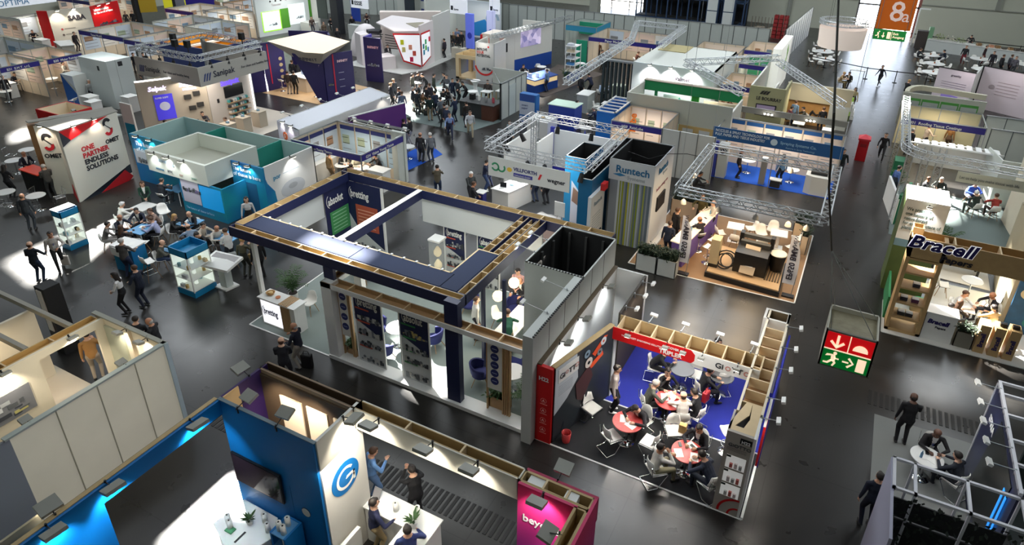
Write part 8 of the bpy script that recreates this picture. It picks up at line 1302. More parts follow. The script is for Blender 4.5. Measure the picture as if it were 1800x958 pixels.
Zr=2.95;q=MB();[q.box(2.4,y,Zr-.06,9,y+.06,Zr,BWH)for y in(12.35,13.25)];[q.box(x,12.35,Zr-.06,x+.06,13.3,Zr,BWH)for x in(2.4,2.8,3.78,4.75,5.7)];[q.box(x,y,0,x+.05,y+.05,Zr,BWH)for x in(2.4,2.8,3.78,4.75)for y in(12.35,13.25)];[q.box(2.4,y,2.1,9,y+.04,2.14,K('505054'))for y in(12.37,13.25)];q.mk('white_frame',t)
MB().box(2.4,13.22,0,4.8,13.25,1.9,K('1c1c1e')).mk('dark_infill',t);MB().wall((2.4,13.3),(2.4,11.0),0,2.9,.06,mat('lilac_side_panel',(170,170,190),.5)).mk('side_panel',t);q=MB();rnd=random.Random(21);GVM=mat('green_wall_leaf',(20,30,20),.7,noise=.4)
for i in range(700):x=rnd.uniform(2.45,6.5);z=rnd.uniform(.3,2.85);y=12.33;s=rnd.uniform(.06,.13);a=rnd.uniform(0,6.28);p=Vector((x,y,z));d=Vector((math.cos(a)*s,-rnd.uniform(.02,.12),math.sin(a)*s));w=Vector((-math.sin(a)*s*.4,-.01,math.cos(a)*s*.4));q.add([p,p+d*.5+w,p+d,p+d*.5-w],[(0,1,2,3)],GVM)
for i in range(300):y=rnd.uniform(10.5,12.3);z=rnd.uniform(.2,2.8);p=Vector((2.46,y,z));s=rnd.uniform(.06,.13);a=rnd.uniform(0,6.28);d=Vector((rnd.uniform(.02,.12),math.cos(a)*s,math.sin(a)*s));w=Vector((.01,-math.sin(a)*s*.4,math.cos(a)*s*.4));q.add([p,p+d*.5+w,p+d,p+d*.5-w],[(0,1,2,3)],GVM)
q.mk('hanging_foliage',t);MB().box(2.45,10.4,0,8,12.3,.02,K('7c7c7c')).mk('floor_board',t)
for i,(x,y,l)in enumerate(((3.3,11.3,'chrome footed high table in the lower right corner, left one'),(4.1,11.4,'chrome footed high table in the lower right corner, right one'))):put('rt_steel',x,y,0,l)
t=es('navy and black screen wall with white edge frame and box lamps',4.8,15);MB().box(4.72,13.35,0,4.8,17.2,3.0,mat('screen_wall_navy',(22,30,70),.3,noise=.4,nscale=.8)).mk('screen_wall',t);F=Face((4.72,17.2),(4.72,13.35),t,0);F.poly([(.9,.5),(3.2,.3),(3.4,2.7),(1.3,2.8)],mat('black_green_print',(14,18,16),.3,noise=.5),'black_print',.02);F.off=.022;F.text('SFRIA',.5,2.2,.28,WHITE,bold=.03,name='sign_lettering');[F.rect(u,u+.1,.4+i*.3,2.4,mat('screen_cyan',(40,130,220),.4,emit=1.2),'light_stripe',.01)for i,u in enumerate((3.1,3.35))]
q=MB();[q.box(x,13.3,2.97,x+.07,17.25,3.05,BWH)for x in(4.7,5.5)];[q.box(4.7,y,2.97,5.56,y+.06,3.04,BWH)for y in(13.4,14.2,15.0,15.9,16.7,17.2)];q.box(4.7,17.2,0,4.78,17.26,3.0,BWH);q.mk('edge_frame',t)
for y in(14.0,14.7,15.4,16.1,16.9):o=flood(t,(4.72,y,3.02),(-1,-.1),.5,2,kind='arm',color=(.9,.95,1),rise=.05)
ot=P(1630,802,.75);put('rt_white',ot.x,ot.y,0,'small oval white table with coloured leaflets in the lower right')
for i,(x,y,c)in enumerate(((0,.15,'phone'),(.15,-.1,'paper'),(-.15,-.1,'bottle'))):put(c,ot.x+x,ot.y+y,i,('phone','leaflet','bottle')[i]+' on the small oval table in the lower right',.74)
tv=es('pale open topped display cabinet behind the screen wall at the right edge',5.6,15.5,'display_cabinet','cabinet');MB().box(5.6,13.4,0,9,17,.02,K('343c3c')).mk('floor_board',tv);MB().box(5.7,16.9,0,9,17.0,2.4,K('3c4844')).mk('rear_wall',tv);MB().box(6.3,14,0,8,14.5,1,K('b4b8c0')).mk('counter',tv);slt((3.7,16.4,4),14,1)
t=base('exit_sign','large hanging red and green emergency exit sign box with running figure and arrows','exit sign',.95,13,5.1);SF=mat('sign_frame_grey',(120,118,110),.5)
x0,x1,ya,yb,z0,z1=.46,1.42,12.78,13.8,5.1,6.0
MB().box(x0,ya,z0,x1,ya+.05,z1,SF).mk('frame',t);q=MB();q.box(x0,yb-.04,z0,x1,yb,z1,K('c8c4b4'));q.box(x0,ya,z0,x0+.03,yb,z1,K('c8c4b4'));q.box(x1-.03,ya,z0,x1,yb,z1,K('c8c4b4'));q.box(x0+.03,ya+.05,z1-.12,x1-.03,yb-.04,z1-.1,mat('dusty_film',(150,142,116),.4,noise=.35,nscale=6,bump=.6));q.mk('housing',t)
F=Face((x0,ya),(x1,ya),t,0);SR=mat('sign_red',(206,12,20),.4,emit=.55);SG=mat('sign_green',(0,110,40),.4,emit=.5);SC=mat('sign_cream',(255,224,190),.4,emit=.85);F.rect(.05,.91,.49,.86,SR,'red_panel',.01)if 0 else None
def zz(v):return z0+v
F.rect(.04,.92,zz(.47),zz(.86),SR,'red_panel',.01);F.rect(.04,.92,zz(.04),zz(.44),SG,'green_panel',.01);F.rect(.04,.92,zz(.44),zz(.47),SC,'divider',.012);F.rect(.47,.49,zz(.47),zz(.86),SC,'divider',.012);F.off=.014
q=MB();F.rect(.235,.285,zz(.56),zz(.82),SC,mb=q);F.poly([(.12,zz(.64)),(.155,zz(.68)),(.26,zz(.56)),(.26,zz(.5))],SC,mb=q);F.poly([(.40,zz(.64)),(.365,zz(.68)),(.26,zz(.56)),(.26,zz(.5))],SC,mb=q);q.mk('down_arrow',t);F.poly([(.56,zz(.56)),(.84,zz(.56))]+[(.70+.14*math.cos(PI*i/10),zz(.57)+.14*math.sin(PI*i/10))for i in range(11)],SC,'half_disc')
q=MB();F.rect(.43,.55,zz(.22),zz(.25),SC,mb=q);F.poly([(.52,zz(.33)),(.55,zz(.36)),(.65,zz(.235)),(.62,zz(.235))],SC,mb=q);F.poly([(.52,zz(.14)),(.55,zz(.11)),(.65,zz(.235)),(.62,zz(.235))],SC,mb=q);q.mk('side_arrow',t);F.rect(.7,.86,zz(.08),zz(.39),SC,'door_symbol')
q=MB();F.disc(.27,zz(.38),.035,.035,SC,mb=q,n=14);F.poly([(.2,zz(.34)),(.28,zz(.34)),(.3,zz(.22)),(.22,zz(.18))],SC,mb=q);F.poly([(.1,zz(.28)),(.12,zz(.33)),(.2,zz(.34)),(.2,zz(.31))],SC,mb=q);F.poly([(.27,zz(.33)),(.3,zz(.27)),(.36,zz(.27)),(.36,zz(.245)),(.28,zz(.25))],SC,mb=q);F.poly([(.22,zz(.2)),(.28,zz(.22)),(.32,zz(.15)),(.28,zz(.06)),(.25,zz(.07)),(.28,zz(.15))],SC,mb=q);F.poly([(.22,zz(.22)),(.24,zz(.18)),(.17,zz(.1)),(.08,zz(.1)),(.08,zz(.13)),(.15,zz(.135))],SC,mb=q);q.mk('running_figure',t)
q=MB();kn=P(1462,440,7.6);k2=P(1466,200,11.2);k3=P(1474,0,12.4)
for x in(x0+.08,x1-.08):q.tube((x,yb-.1,z1),kn,.008,ALU,4);q.tube((x,ya+.05,z1),kn,.008,ALU,4)
q.path([kn,P(1457,330,9.6),k2,k3,(k3.x,k3.y,CEIL_Z)],.02,K('3c3c34'));q.mk('suspension_cables',t)
t=base('hall_sign','orange hanging banner numbered 8a','hanging sign',1,60,4);MB().box(.0,59.55,4.55,2.45,59.62,8.2,mat('banner_orange',(206,98,8),.6,emit=.12)).mk('banner',t);F=Face((0,59.55),(2.45,59.55),t,0);NW=mat('number_white',(240,214,206),.5,emit=.2);F.text('8',.75,5.2,2.1,NW,name='number',bold=.008);F.text('a',1.65,5.2,1.3,NW,name='number')
e=base('exit_sign','green hanging exit sign with running figure below the orange 8a banner','exit sign',1,59.5,4);MB().box(.0,59.4,3.75,2.25,59.62,4.5,K('1c8c3c',emit=.25)).mk('panel',e);F=Face((0,59.4),(2.25,59.4),e,0);F.rect(.95,1.2,3.87,4.38,SC,'door_symbol',.01);F.rect(1.26,1.29,3.8,4.45,SC,'divider',.01);F.text('Exit\nAusgang',1.35,4.2,.24,SC,name='exit_lettering',bold=.02)
q=MB();F.disc(.38,4.36,.05,.05,SC,mb=q,n=10);F.poly([(.25,4.3),(.36,4.3),(.38,4.12),(.28,4.08)],SC,mb=q);F.poly([(.12,4.05),(.15,4.0),(.28,4.02),(.3,4.12)],SC,mb=q);F.poly([(.34,4.12),(.42,4.0),(.4,3.86),(.35,3.88),(.34,4.0)],SC,mb=q);F.rect(.66,.72,4.0,4.32,SC,mb=q);F.poly([(.56,4.08),(.69,3.9),(.82,4.08)],SC,mb=q);q.mk('pictogram',e);q=MB();[q.tube((x,59.5,4.5),(x,59.5,CEIL_Z),.02,ALU,4)for x in(.2,2.2)];q.mk('suspension_cables',t)
t=base('hanging_ring','round white fabric ring hanging below a circular truss','hanging sign',-2.1,58.5,3.6);q=MB();n=28;R0=1.75
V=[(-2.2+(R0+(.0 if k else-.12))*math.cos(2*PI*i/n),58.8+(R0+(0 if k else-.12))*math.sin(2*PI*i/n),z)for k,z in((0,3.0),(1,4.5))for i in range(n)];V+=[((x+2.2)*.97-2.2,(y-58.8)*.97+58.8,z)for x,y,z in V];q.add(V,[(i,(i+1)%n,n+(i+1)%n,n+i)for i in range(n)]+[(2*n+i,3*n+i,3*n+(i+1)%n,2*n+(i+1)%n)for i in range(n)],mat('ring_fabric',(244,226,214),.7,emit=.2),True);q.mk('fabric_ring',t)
q=MB();pts=[(-2.2+1.7*math.cos(2*PI*i/14),58.8+1.7*math.sin(2*PI*i/14),4.9)for i in range(15)];[trs(q,a,b,.28,.024,AL2,rb=.014,seg=2)for a,b in zip(pts,pts[1:])];q.mk('truss_ring',t);q=MB();[q.tube(pts[i],(pts[i][0],pts[i][1],CEIL_Z),.015,K('3c3c34'),4)for i in(0,5,9)];q.mk('suspension_cables',t)
t=es('black belt barrier line running across the far end of the aisle',0,62,'belt_barrier','barrier');bx=[(-4.6,64.2),(-2.2,63.0),(.2,62.0),(2.4,61.9),(4.6,62.0),(5.9,60.1)]
for x,y in bx:q=MB();q.lathe((x,y,0),[(.18,0),(.17,.03),(.03,.05)],BLACK,14);q.tube((x,y,.03),(x,y,1.0),.035,BLACK,8);q.mk('post',t,loc=(x,y,0))
q=MB();[q.wall(a,b,.88,.95,.01,BLACK)for a,b in zip(bx,bx[1:])];q.mk('belt',t)
t=es('black belt barrier line along the far catering counter',8,80,'belt_barrier','barrier');bx=[(-2,83),(2.8,81.5),(5.5,80.5),(9,80.1),(13,79.8),(18,79.5)]
for x,y in bx:q=MB();q.tube((x,y,.0),(x,y,1.0),.035,BLACK,8);q.mk('post',t,loc=(x,y,0))
q=MB();[q.wall(a,b,.88,.96,.02,BLACK)for a,b in zip(bx,bx[1:])];q.mk('belt',t)
k=es('low grey white side table by the belt barrier',-.6,61,'side_table','table');MB().box(-1.1,60.7,.85,.1,61.3,.9,WHITE).mk('table_top',k);[MB().box(x,y,0,x+.05,y+.05,.85,K('3c3c40')).mk('leg',k)for x in(-1.05,0)for y in(60.75,61.2)]
BTB=[(-3.7,71.9,'far left group, farthest of three'),(-3.7,67.8,'far left group, middle of three'),(-3.3,64.5,'far left group, nearest the belt barrier'),(5.1,71.7,'far right group, between two seated people'),(5.3,67.9,'far right group, middle of the left column'),(5.1,64.2,'far right group, nearest the belt barrier'),(9.1,72.3,'far right group, in front of the standing people'),(8.9,67.8,'far right group, behind the lilac print walls'),(12.6,72,'far right group, at the right edge')]
for i,(x,y,l)in enumerate(BTB):
 put('rt_big',x,y,0,'round white banquet table in the '+l);v=es('flower pot on the table in the '+l,x,y,'flower_pot','flower pot');MB().lathe((x,y,.75),[(.05,0),(.07,.12)],K('b07050'),10).leafblob((x,y,.85),.1,.15,K('6c5c30'),14,.1).mk('flowers',v)
 for j in range(6 if i<6 else 4):a=2*PI*j/(6 if i<6 else 4)+.3;put('shell',x+1.15*math.cos(a),y+1.15*math.sin(a),a+PI/2,'white chair around the table in the '+l,group='chairs at the banquet table, '+l)
t=es('long grey white catering counter with flowers and food along the far wall',10,77,'catering_counter','counter')
MB().wall((5.0,78.2),(16,75.2),0,1.05,.9,GREYP).mk('body',t);MB().wall((5.0,78.2),(16,75.2),1.05,1.1,1.0,WHITE).mk('worktop',t);q=MB();rnd=random.Random(5)
for i in range(9):q.leafblob((5.6+i*.33,78.0-i*.09,1.1),.25,.45,K(rnd.choice(('d8d0c0','c0b080','90a060','e0d8d0'))),16,.22,rnd)
q.mk('flower_arrangements',t);q=MB();[q.cb(9.2+i*.5,77.0-i*.137,1.1,.35,.4,rnd.uniform(.08,.25),K(rnd.choice(('c89070','8c6c48','d8d8d0','504840'))),.3)for i in range(12)];q.mk('food_trays',t)
k=es('dark green and brown recycling cabinet at the left end of the catering counter',4.6,78.6,'recycling_cabinet','cabinet');MB().box(3.9,78.4,0,4.9,79.2,1.7,K('3c3430')).mk('body',k);MB().box(4.9,78.4,0,5.3,79.2,2.1,K('6c9470')).mk('green_side',k)
for x,l in((4.1,'slender white light frame right of the glazed hall doorway'),):k=es(l,x,80,'white_light_arch','frame');q=MB();q.box(x-.5,79.6,0,x-.38,79.72,3.6,WHITE);q.box(x-.5,79.6,3.6,x+.5,79.72,3.72,WHITE);q.mk('frame',k)
k=es('red box shaped kiosk bin standing in the middle of the main aisle',.95,41.3,'recycling_bin','bin');MB().box(.6,41.0,0,1.15,41.6,1.25,mat('kiosk_red',(186,24,32),.4)).mk('body',k);MB().box(.55,40.95,1.25,1.2,41.65,1.35,K('c82c38')).mk('lid',k);q=MB();q.add([(.55,40.95,1.35),(1.2,40.95,1.35),(1.2,41.65,1.35),(.55,41.65,1.35),(.88,41.3,1.55)],[(0,1,4),(1,2,4),(2,3,4),(3,0,4),(3,2,1,0)],K('d8404c'));q.mk('roof',k);Face((.6,41.0),(1.15,41.0),k,0).rect(.12,.45,.85,1.05,K('8c1018'),'slot',.01)
# -- the people: head pixel, pose, pixel looked at, top, trousers, options | label
CHAIRS={'C':('canti','white cantilever chair'),'W':('shell','white shell chair'),'H':('high','tall white shell chair'),'G':('greyshell','grey shell chair'),'Z':('stool','white bar stool')}
ROWS='''
517,571,talk,492,605,1c2030,9a9488,Sd1g|bald person in black jacket and light trousers talking in front of the navy stand
493,598,clasp,517,575,1e2026,222228,rd|person in dark suit seen from above facing the bald person before the navy stand
836,524,stand,850,560,d8d4cc,20202a,r|person in white shirt standing by the navy posts of the meeting room
911,473,clasp,880,560,d0a098,303038,fn|person in pink top with tied hair at the back of the meeting room
915,490,lean,885,545,24242a,24242a,Sd1|bald person in dark suit leaning on the far end of the meeting table
892,549,bend,890,520,14503a,a89878,r|person in green sweater and beige trousers bending over the meeting table
1084,645,stand,1105,690,d8ccc4,1c1c20,b+|person in pale pink shirt standing by the graphite wall under the red header
1118,716,sitwrite,1095,745,1c1c20,1c1c20,SC|person in black suit writing at the red table near the bin
1152,672,sit,1195,690,44463e,2c2c2c,gC|person in olive grey jacket at the left of the middle table on blue carpet
1175,652,sittalk,1190,700,141418,141418,fnC|person in black dress with tied hair behind the middle table on blue carpet
1202,694,sit,1190,670,d0c8c0,30303c,drC|person in white shirt seen from behind at the middle table
1222,688,sit,1185,690,16161c,1c1c24,C|person in black jacket with red backpack at the right of the middle table
1163,784,sittalk,1208,795,d8d4cc,8a8468,C1|person in white shirt and olive trousers at the front red table
1230,750,sit,1210,790,1a1a20,1c1c24,SC1b|person in black suit with lanyard behind the front red table
1236,799,sitwrite,1205,792,20283c,1c2434,C|person in navy jacket leaning over papers at the front red table
1174,618,sitwrite,1205,640,18181c,1c1c20,C|person in black half hidden behind the red header
1248,650,sit,1270,668,1c1c22,1c1c22,C|person in black half hidden behind the white header lettering
1262,597,stand,1262,640,202028,202028,|person standing in the dark aisle just behind the timber header
650,792,phone,700,820,6c98d0,5c7ca8,r|person in light blue shirt and jeans beside the round blue logo wall
727,827,photo,690,800,16161a,18181c,n|person in black holding up a phone beyond the white counter
655,881,talk,720,900,1c2244,a08c68,S|person in navy jacket and khaki trousers behind the white counter
716,930,talk,700,890,28386c,28386c,|person in blue suit at the front of the white counter
150,588,phone,170,540,a87c48,a89c8c,|person in tan sweater and grey trousers in the doorway of the cream booth
264,562,clasp,240,600,1c1c20,1c1c20,Sd1g|bald person in black looking down beside the cream booth corner
236,560,clasp,262,575,20242c,20242c,|dark haired person half hidden behind the cream booth corner
37,343,stand,90,330,181a20,181c24,rd1|person in black suit walking past the tables of the red folded tower
40,268,talk,60,300,1c2030,1c2030,Srd1|person in dark suit with blue shirt behind the red topped counter
4,292,clasp,60,300,141418,141418,fln|person in black at the far left edge by the red topped counter
76,291,clasp,50,290,484440,303030,g|grey haired person right of the dark red topped counter
50,428,talk,90,440,1c222c,26344c,rd|person in dark jacket and jeans standing in the sun patch at the left
86,407,walkbag,110,470,c8c0b8,1c1c1e,b1|person in white shirt with shoulder bag beside the lone product cabinet
213,358,sit,245,365,f0eee8,e8e6e0,wW|person in white robe and white head cover at the far white table
209,380,sit,230,400,1c2434,24242c,d1WS|bald person in dark suit at the nearest cyan table
239,368,sit,225,400,20283c,24242c,WS|person in navy suit and white shirt behind the nearest cyan table
264,369,sit,235,395,8c7468,3c3434,rW|person in brown grey top behind the light blue shirt at the cyan table
265,384,sit,232,402,a4a8c8,1c1c24,rW|person in light blue shirt at the right of the nearest cyan table
187,393,sit,225,402,706c68,a09c98,W|person in grey blazer at the left of the nearest cyan table
211,399,sit,232,402,2c2420,1c1c1c,flrW|person with long brown hair and dark top at the nearest cyan table
211,422,talk,235,445,504c4a,26304c,g|person in grey blazer standing at the white and cyan counter
305,379,sit,325,395,1c1a1c,1c1a1c,floW|person with long blond hair in black at the table below the cyan slogan
332,374,sit,322,398,181a20,1c1c20,dSW|bald person in black suit at the table below the cyan slogan
330,397,sit,318,395,8ca0b8,a89c88,drG|person in grey blue shirt and beige trousers seen from behind below the cyan slogan
356,394,sit,385,415,bcb0a0,a89c8c,W|person in beige blazer left of the table nearest the navy roof corner
380,399,sit,390,420,ccc4b8,4c4440,drW1|person in cream shirt behind the table nearest the navy roof corner
396,404,clasp,380,425,e0dedc,1c1c24,r|person in black waistcoat with white sleeves at the table nearest the navy roof corner
346,411,sitwrite,318,440,16161a,18181c,W|person in black seen from behind between the cyan tables
283,425,sit,305,440,54544c,2c3c5c,drW|person in grey jacket left of the table behind the lit cabinet
322,419,sit,306,438,1c1c24,1c1c22,W|dark haired person at the far right of the table behind the lit cabinet
330,430,sit,306,440,202430,202430,nW|person with tied hair at the near right of the table behind the lit cabinet
423,421,phone,445,440,5c5844,303028,fo|person in olive coat and head scarf standing by the touch table
449,423,stand,430,440,16161a,16161a,|person in black standing beside the olive coat near the navy roof corner
203,481,clasp,180,520,e4e4e4,18181c,fl|person in black waistcoat and trousers with white sleeves and long dark hair in the aisle
236,469,talk,210,500,1c2438,1c2438,rS|person in navy suit standing with hands forward left of the lit cabinet
249,320,clasp,260,380,143c2c,1c2c28,flrS|person in dark green blazer with long hair before the cyan stand
283,316,stool,310,330,1c2028,1c2028,SZ|person in dark suit seated on a stool at the cyan bar table
432,348,stand,440,400,d8d8d8,1c1c20,fl|person in white blouse in the cyan doorway
475,252,sit,500,262,383c40,2c2c30,wW|white haired person seated beyond the white end wall of the tissue stand
498,264,stand,500,300,1c1c20,1c1c20,|dark haired person standing just behind the white end wall of the tissue stand
337,197,sit,345,225,3c2c30,24242c,W|person in dark top seated under the wall boxes of the beige stand
355,198,sit,350,225,34343c,2c2c34,W|person seated nearest the shelf wall of the beige stand
363,212,sit,385,222,5c5848,3c3c34,flW|person in olive dress at the near table of the beige stand
396,208,sit,375,225,16161c,18181e,rW|person in black suit at the right of the near table of the beige stand
318,219,sit,340,225,5c4038,34302c,frW|brown haired person in front of the violet poster
289,213,sit,310,225,28282c,28282c,W|dark haired person left of the violet poster behind the cyan stand
512,107,stand,530,120,1c1c22,1c1c22,r|person in black under the cream canopy, back left
525,109,lean,530,125,24242a,202024,d1|person in dark jacket leaning on the white angular counter
531,117,stand,512,140,9cb0d4,3c4450,r|person in light blue shirt behind the white angular counter
504,126,stand,530,130,382c28,a09080,|person in brown top and beige trousers left of the angular counter
515,126,stand,535,135,16161a,16161a,|person in black suit seen from behind at the angular counter
681,79,stand,690,100,202028,202028,S|person in dark suit behind the white desk of the angular white stand
734,28,stand,720,60,34446c,30343c,|person in blue jacket standing on the far side of the angular white roof
747,40,sit,735,50,5c2c24,28282c,W|person in brown seated beyond the angular white roof
547,30,stand,560,50,5c4c44,34343c,|person in brown jacket right of the green end wall
568,39,stand,590,60,6c5c4c,38343c,r|person in tan jacket walking in the aisle near the black column
581,32,sit,600,50,1c1c20,1c1c20,W|person in black seated left of the black column
592,50,stand,600,80,28282c,28282c,|person in dark clothes at the foot of the black column
618,29,stand,610,60,18181c,18181c,|person in black right of the black column
644,24,sit,640,50,402c2c,202024,W|person seated behind the round white tower
691,140,stand,705,165,2c3038,24282c,o|person in dark jacket at the left end of the crowd, back
686,147,stand,705,165,34343c,28282c,ro|person with fair hair at the left end of the crowd, front
702,155,clasp,690,175,1c2028,24242c,1|person in dark suit left of the long grey blue dress
706,162,stand,720,150,5c6880,5c6880,fkr|person in long grey blue dress seen from behind
724,131,stand,735,150,5c5c54,38383a,|person in olive jacket behind the sunlit standing tables
734,128,stand,750,140,1c1c20,1c1c20,|person in black behind the sunlit standing tables
743,131,lean,730,150,18181c,18181c,|person in black leaning over a sunlit standing table
762,131,stand,780,150,2c342c,202420,S|person in dark green jacket in the middle back of the crowd
781,129,clasp,770,150,24242a,24242a,S|person in open dark jacket by the white cloth table
785,133,stand,775,160,4c5058,34383c,|person in grey jacket beside the white cloth table
795,139,stand,805,165,28344c,20283c,|person in navy jacket right of the white cloth table
804,140,stand,812,160,303840,24282c,|person in dark blue near the bare standing table
814,145,lean,805,165,141418,141418,|person in black leaning on the bare standing table
857,142,stand,850,175,3c3430,2c2424,|dark haired person serving behind the coffee bar
872,128,stand,860,160,3c2c34,302830,r|person in maroon suit before the striped round banner
725,154,talk,735,175,20242c,24242a,g|grey haired person in dark suit at the left front of the crowd
736,148,stand,745,170,28282c,28282c,gS|grey haired person in black in the left middle of the crowd
732,159,stand,745,175,20242c,20242c,|person in dark suit left of the beige seated person
755,148,stand,740,165,28202c,28282c,r|person in dark plum jacket in the middle of the crowd
749,151,stand,765,165,26262c,26262c,f|person in black with tied hair in the middle of the crowd
733,168,sit,755,175,9c9484,6c6450,gW|person in beige jacket and olive trousers seated in the crowd
743,165,sit,750,180,6c5434,4c4434,frlW|person in golden brown top seated in the crowd
755,169,stand,745,180,142c28,8c7c64,|person in dark green sweater and beige trousers seen from behind
764,161,stand,755,180,1c2840,202838,|person in navy blazer beside the dark green sweater
774,172,stand,760,190,5c646c,34383c,|person in grey shirt in the front of the crowd
779,158,sit,790,165,18181c,18181c,W|person in black seated at the centre of the crowd
786,156,sit,775,170,24242a,24242a,fW|person seated beside the black clad one at the centre of the crowd
799,171,talk,785,190,202c48,1c2438,|person in dark blue suit standing before the black bar
781,182,walk,770,200,1c1c20,1c1c22,|person in black walking at the front edge of the pale carpet
785,187,stand,800,205,303850,20242c,g|person in navy stooping near the front edge of the pale carpet
790,199,walk,800,260,8ca4d4,1c2440,fr|person with red hair in light blue shirt with a red bag in the aisle
826,195,walk,845,270,d0d4d8,a89c84,r|person with black backpack and beige trousers walking past the black bar
820,180,stand,800,190,24201c,1c202c,|person in black coat at the left end of the black bar
709,211,stand,725,225,202430,8c8c90,|person in dark jacket right of the purple poster wall, left of two
719,208,stand,700,230,16161a,a4a4a8,|person in black jacket right of the purple poster wall, right of two
738,235,stand,755,250,2c2c30,28282c,rd1|person left of the white kiosk on the bright blue carpet
756,235,stand,742,250,6c7078,3c4250,w|white haired person in grey right of the white kiosk
762,61,stand,780,80,1c1c22,1c1c22,S|person in dark suit at the left of the group before the blue swirl print
773,61,stand,760,80,202028,202028,|person in dark jacket second from the left before the blue swirl print
781,69,stand,770,85,28202c,202024,|person in maroon black jacket before the blue swirl print
790,57,stand,780,80,24282c,24282c,r|person in the middle of the group before the blue swirl print
797,57,stand,805,80,5c4c34,24242a,fo|fair haired person in brown coat left of the blue and white pillar
803,51,stand,805,75,7c8ca8,3c3c44,r|person in grey blue shirt behind the group near the pillar
805,60,stand,795,80,16161a,16161a,|person in black seen from behind near the blue and white pillar
811,56,stand,800,80,1c1c22,1c1c22,|person in dark jacket nearest the blue and white pillar
765,79,sit,775,90,202028,202028,SW|person in dark suit seated left of the small planter box
577,269,stand,600,290,a88458,947858,fn|person in camel coat inside the indigo fascia booth
604,270,sit,615,295,24242a,24242a,dSW|person in black jacket behind the left round table of the indigo fascia booth
626,274,sit,640,295,d8d0b8,3c3c3c,rW|person in cream jacket between the round tables of the indigo fascia booth
660,273,sit,640,290,302824,28242c,W|person in dark brown at the right round table of the indigo fascia booth
617,291,sit,605,285,8c94a4,3c3c44,W|person in grey seen from behind at the left round table of the indigo fascia booth
768,293,photo,780,220,5c5444,2c3c58,|person in olive jumper and jeans photographing in the centre aisle
827,303,clasp,840,340,383c3c,28282c,w|white haired person in grey suit standing in the centre aisle
831,321,clasp,850,350,1c1c22,1c1c22,r1|brown haired person in black in front of the white haired one in the centre aisle
853,283,phone,875,310,1c2440,30446c,+|person in navy jacket and jeans left of the white truss fascia, nearer
862,276,clasp,850,300,202848,20284c,|person in navy suit left of the white truss fascia, farther
943,300,stand,925,320,20242c,2c3850,|person behind the white truss fascia with dark jeans, left
962,303,stand,940,320,1c1c22,1c1c22,|person behind the white truss fascia in black, right
1014,178,stand,1040,200,1c2444,1c2030,|person in navy polo standing by the deep blue kiosk
1044,190,sit,1030,200,1c2444,20242c,gSW|person in navy suit seated on the indigo carpet
897,213,stand,890,240,8ca0a8,28282c,|person in pale top half hidden behind the truss ring
962,123,stand,945,140,6c8cb8,34384c,r|person in blue shirt behind the deep blue display counter
920,115,sit,935,130,1c1c24,1c1c24,W|person in black seated by the blue plinth wall
1036,131,lean,1020,145,1c2440,20242c,|person in navy leaning over beside the long truss
1022,133,stand,1035,150,202028,202028,|person in black at the left of the white demo counter
1059,146,sit,1070,155,a4b8d4,34384c,rW|person in pale blue shirt seated left before the dark fins
1074,145,sit,1060,155,c0cce0,1c2028,W|person in white shirt seated right before the dark fins
1059,89,stand,1070,110,28342c,202420,|person in dark green coat beyond the lattice shelf, left
1070,87,stand,1060,110,1c1c20,1c1c20,|person in black beyond the lattice shelf, right
1030,79,sit,1040,95,1c1c1c,28282c,rW|person in black seated inside the shell booth below the far partition
1053,74,stand,1045,95,6c4c34,2c2824,o|person in brown jacket inside the shell booth below the far partition
1147,80,stand,1130,100,1c1c20,1c1c20,rS|person in black suit behind the bright white box stand
1122,92,sit,1135,100,5c3428,28242c,rW|red haired person seated left behind the bright white box stand
1132,98,sit,1120,100,c8b8b0,38343c,W|person in pale top seated before the bright white roof
1271,176,sit,1285,190,6c4c30,2c2824,W|person in brown seated left in the green beam stand
1284,175,sit,1270,190,5c3c28,d8d0c4,frlW|person in brown seated right in the green beam stand
1405,168,stand,1400,190,243858,28344c,|person in dark blue at the back of the olive walled stand
1400,178,stand,1415,195,6c88a4,38445c,r|person in blue shirt before the timber wall of the olive walled stand
1392,189,sit,1405,200,602c34,28242c,W|person in maroon top seated in the olive walled stand
1413,190,sit,1400,200,3c3c34,24242a,W|person in olive seated in the olive walled stand
1431,188,sit,1440,200,1c1c20,1c1c20,W|person in black at the white table of the olive walled stand
1449,190,stand,1435,205,18181e,1c1c24,r|person in black standing at the aisle side of the olive walled stand
1494,128,sit,1485,140,28201c,1c1c1c,SW|person in black seated before the green arch, right
1484,128,sit,1495,140,a88860,7c6c4c,roW|person in tan seated before the green arch, left
1505,155,stand,1490,180,b09c78,3c342c,fl|person in long camel coat at the corner of the aisle
1231,304,sit,1250,320,1c1c20,1c1c20,1W|person in black reading a paper behind the striped shirt
1379,273,stand,1360,290,6c94b8,1c2430,|person in blue shirt on the bright blue carpet
1304,262,stand,1310,290,302420,201c1c,|person in dark clothes at the back left of the bright blue carpet
1236,343,talk,1225,380,4c4420,28241c,r|person in black and yellow striped top behind the lit counter
1256,355,talk,1225,385,d8cec0,1c1c20,d+|bald person in white shirt at the lit counter of the machine stand
1191,368,stand,1215,395,201c1c,201c1c,rS|person in brown black suit behind the lit counter
1178,391,stand,1210,390,20283c,20283c,r|person in navy standing by the planters near the flag banner
1231,384,stool,1215,400,201c20,1c1c20,rd1Z|person in black on a stool beside the violet counter front
1485,262,walk,1460,330,1c2428,1c1c22,|person in dark jacket walking up the main aisle past the truss
1559,234,walk,1545,300,16161a,16161a,f|person in black walking in the main aisle beyond the red kiosk
1553,115,walk,1520,140,1c1c22,1c1c20,fr+|person in black striding across the far aisle by the belt barrier
1598,141,clasp,1610,160,18181c,18181c,oS|person in black suit left of the arched booth rim
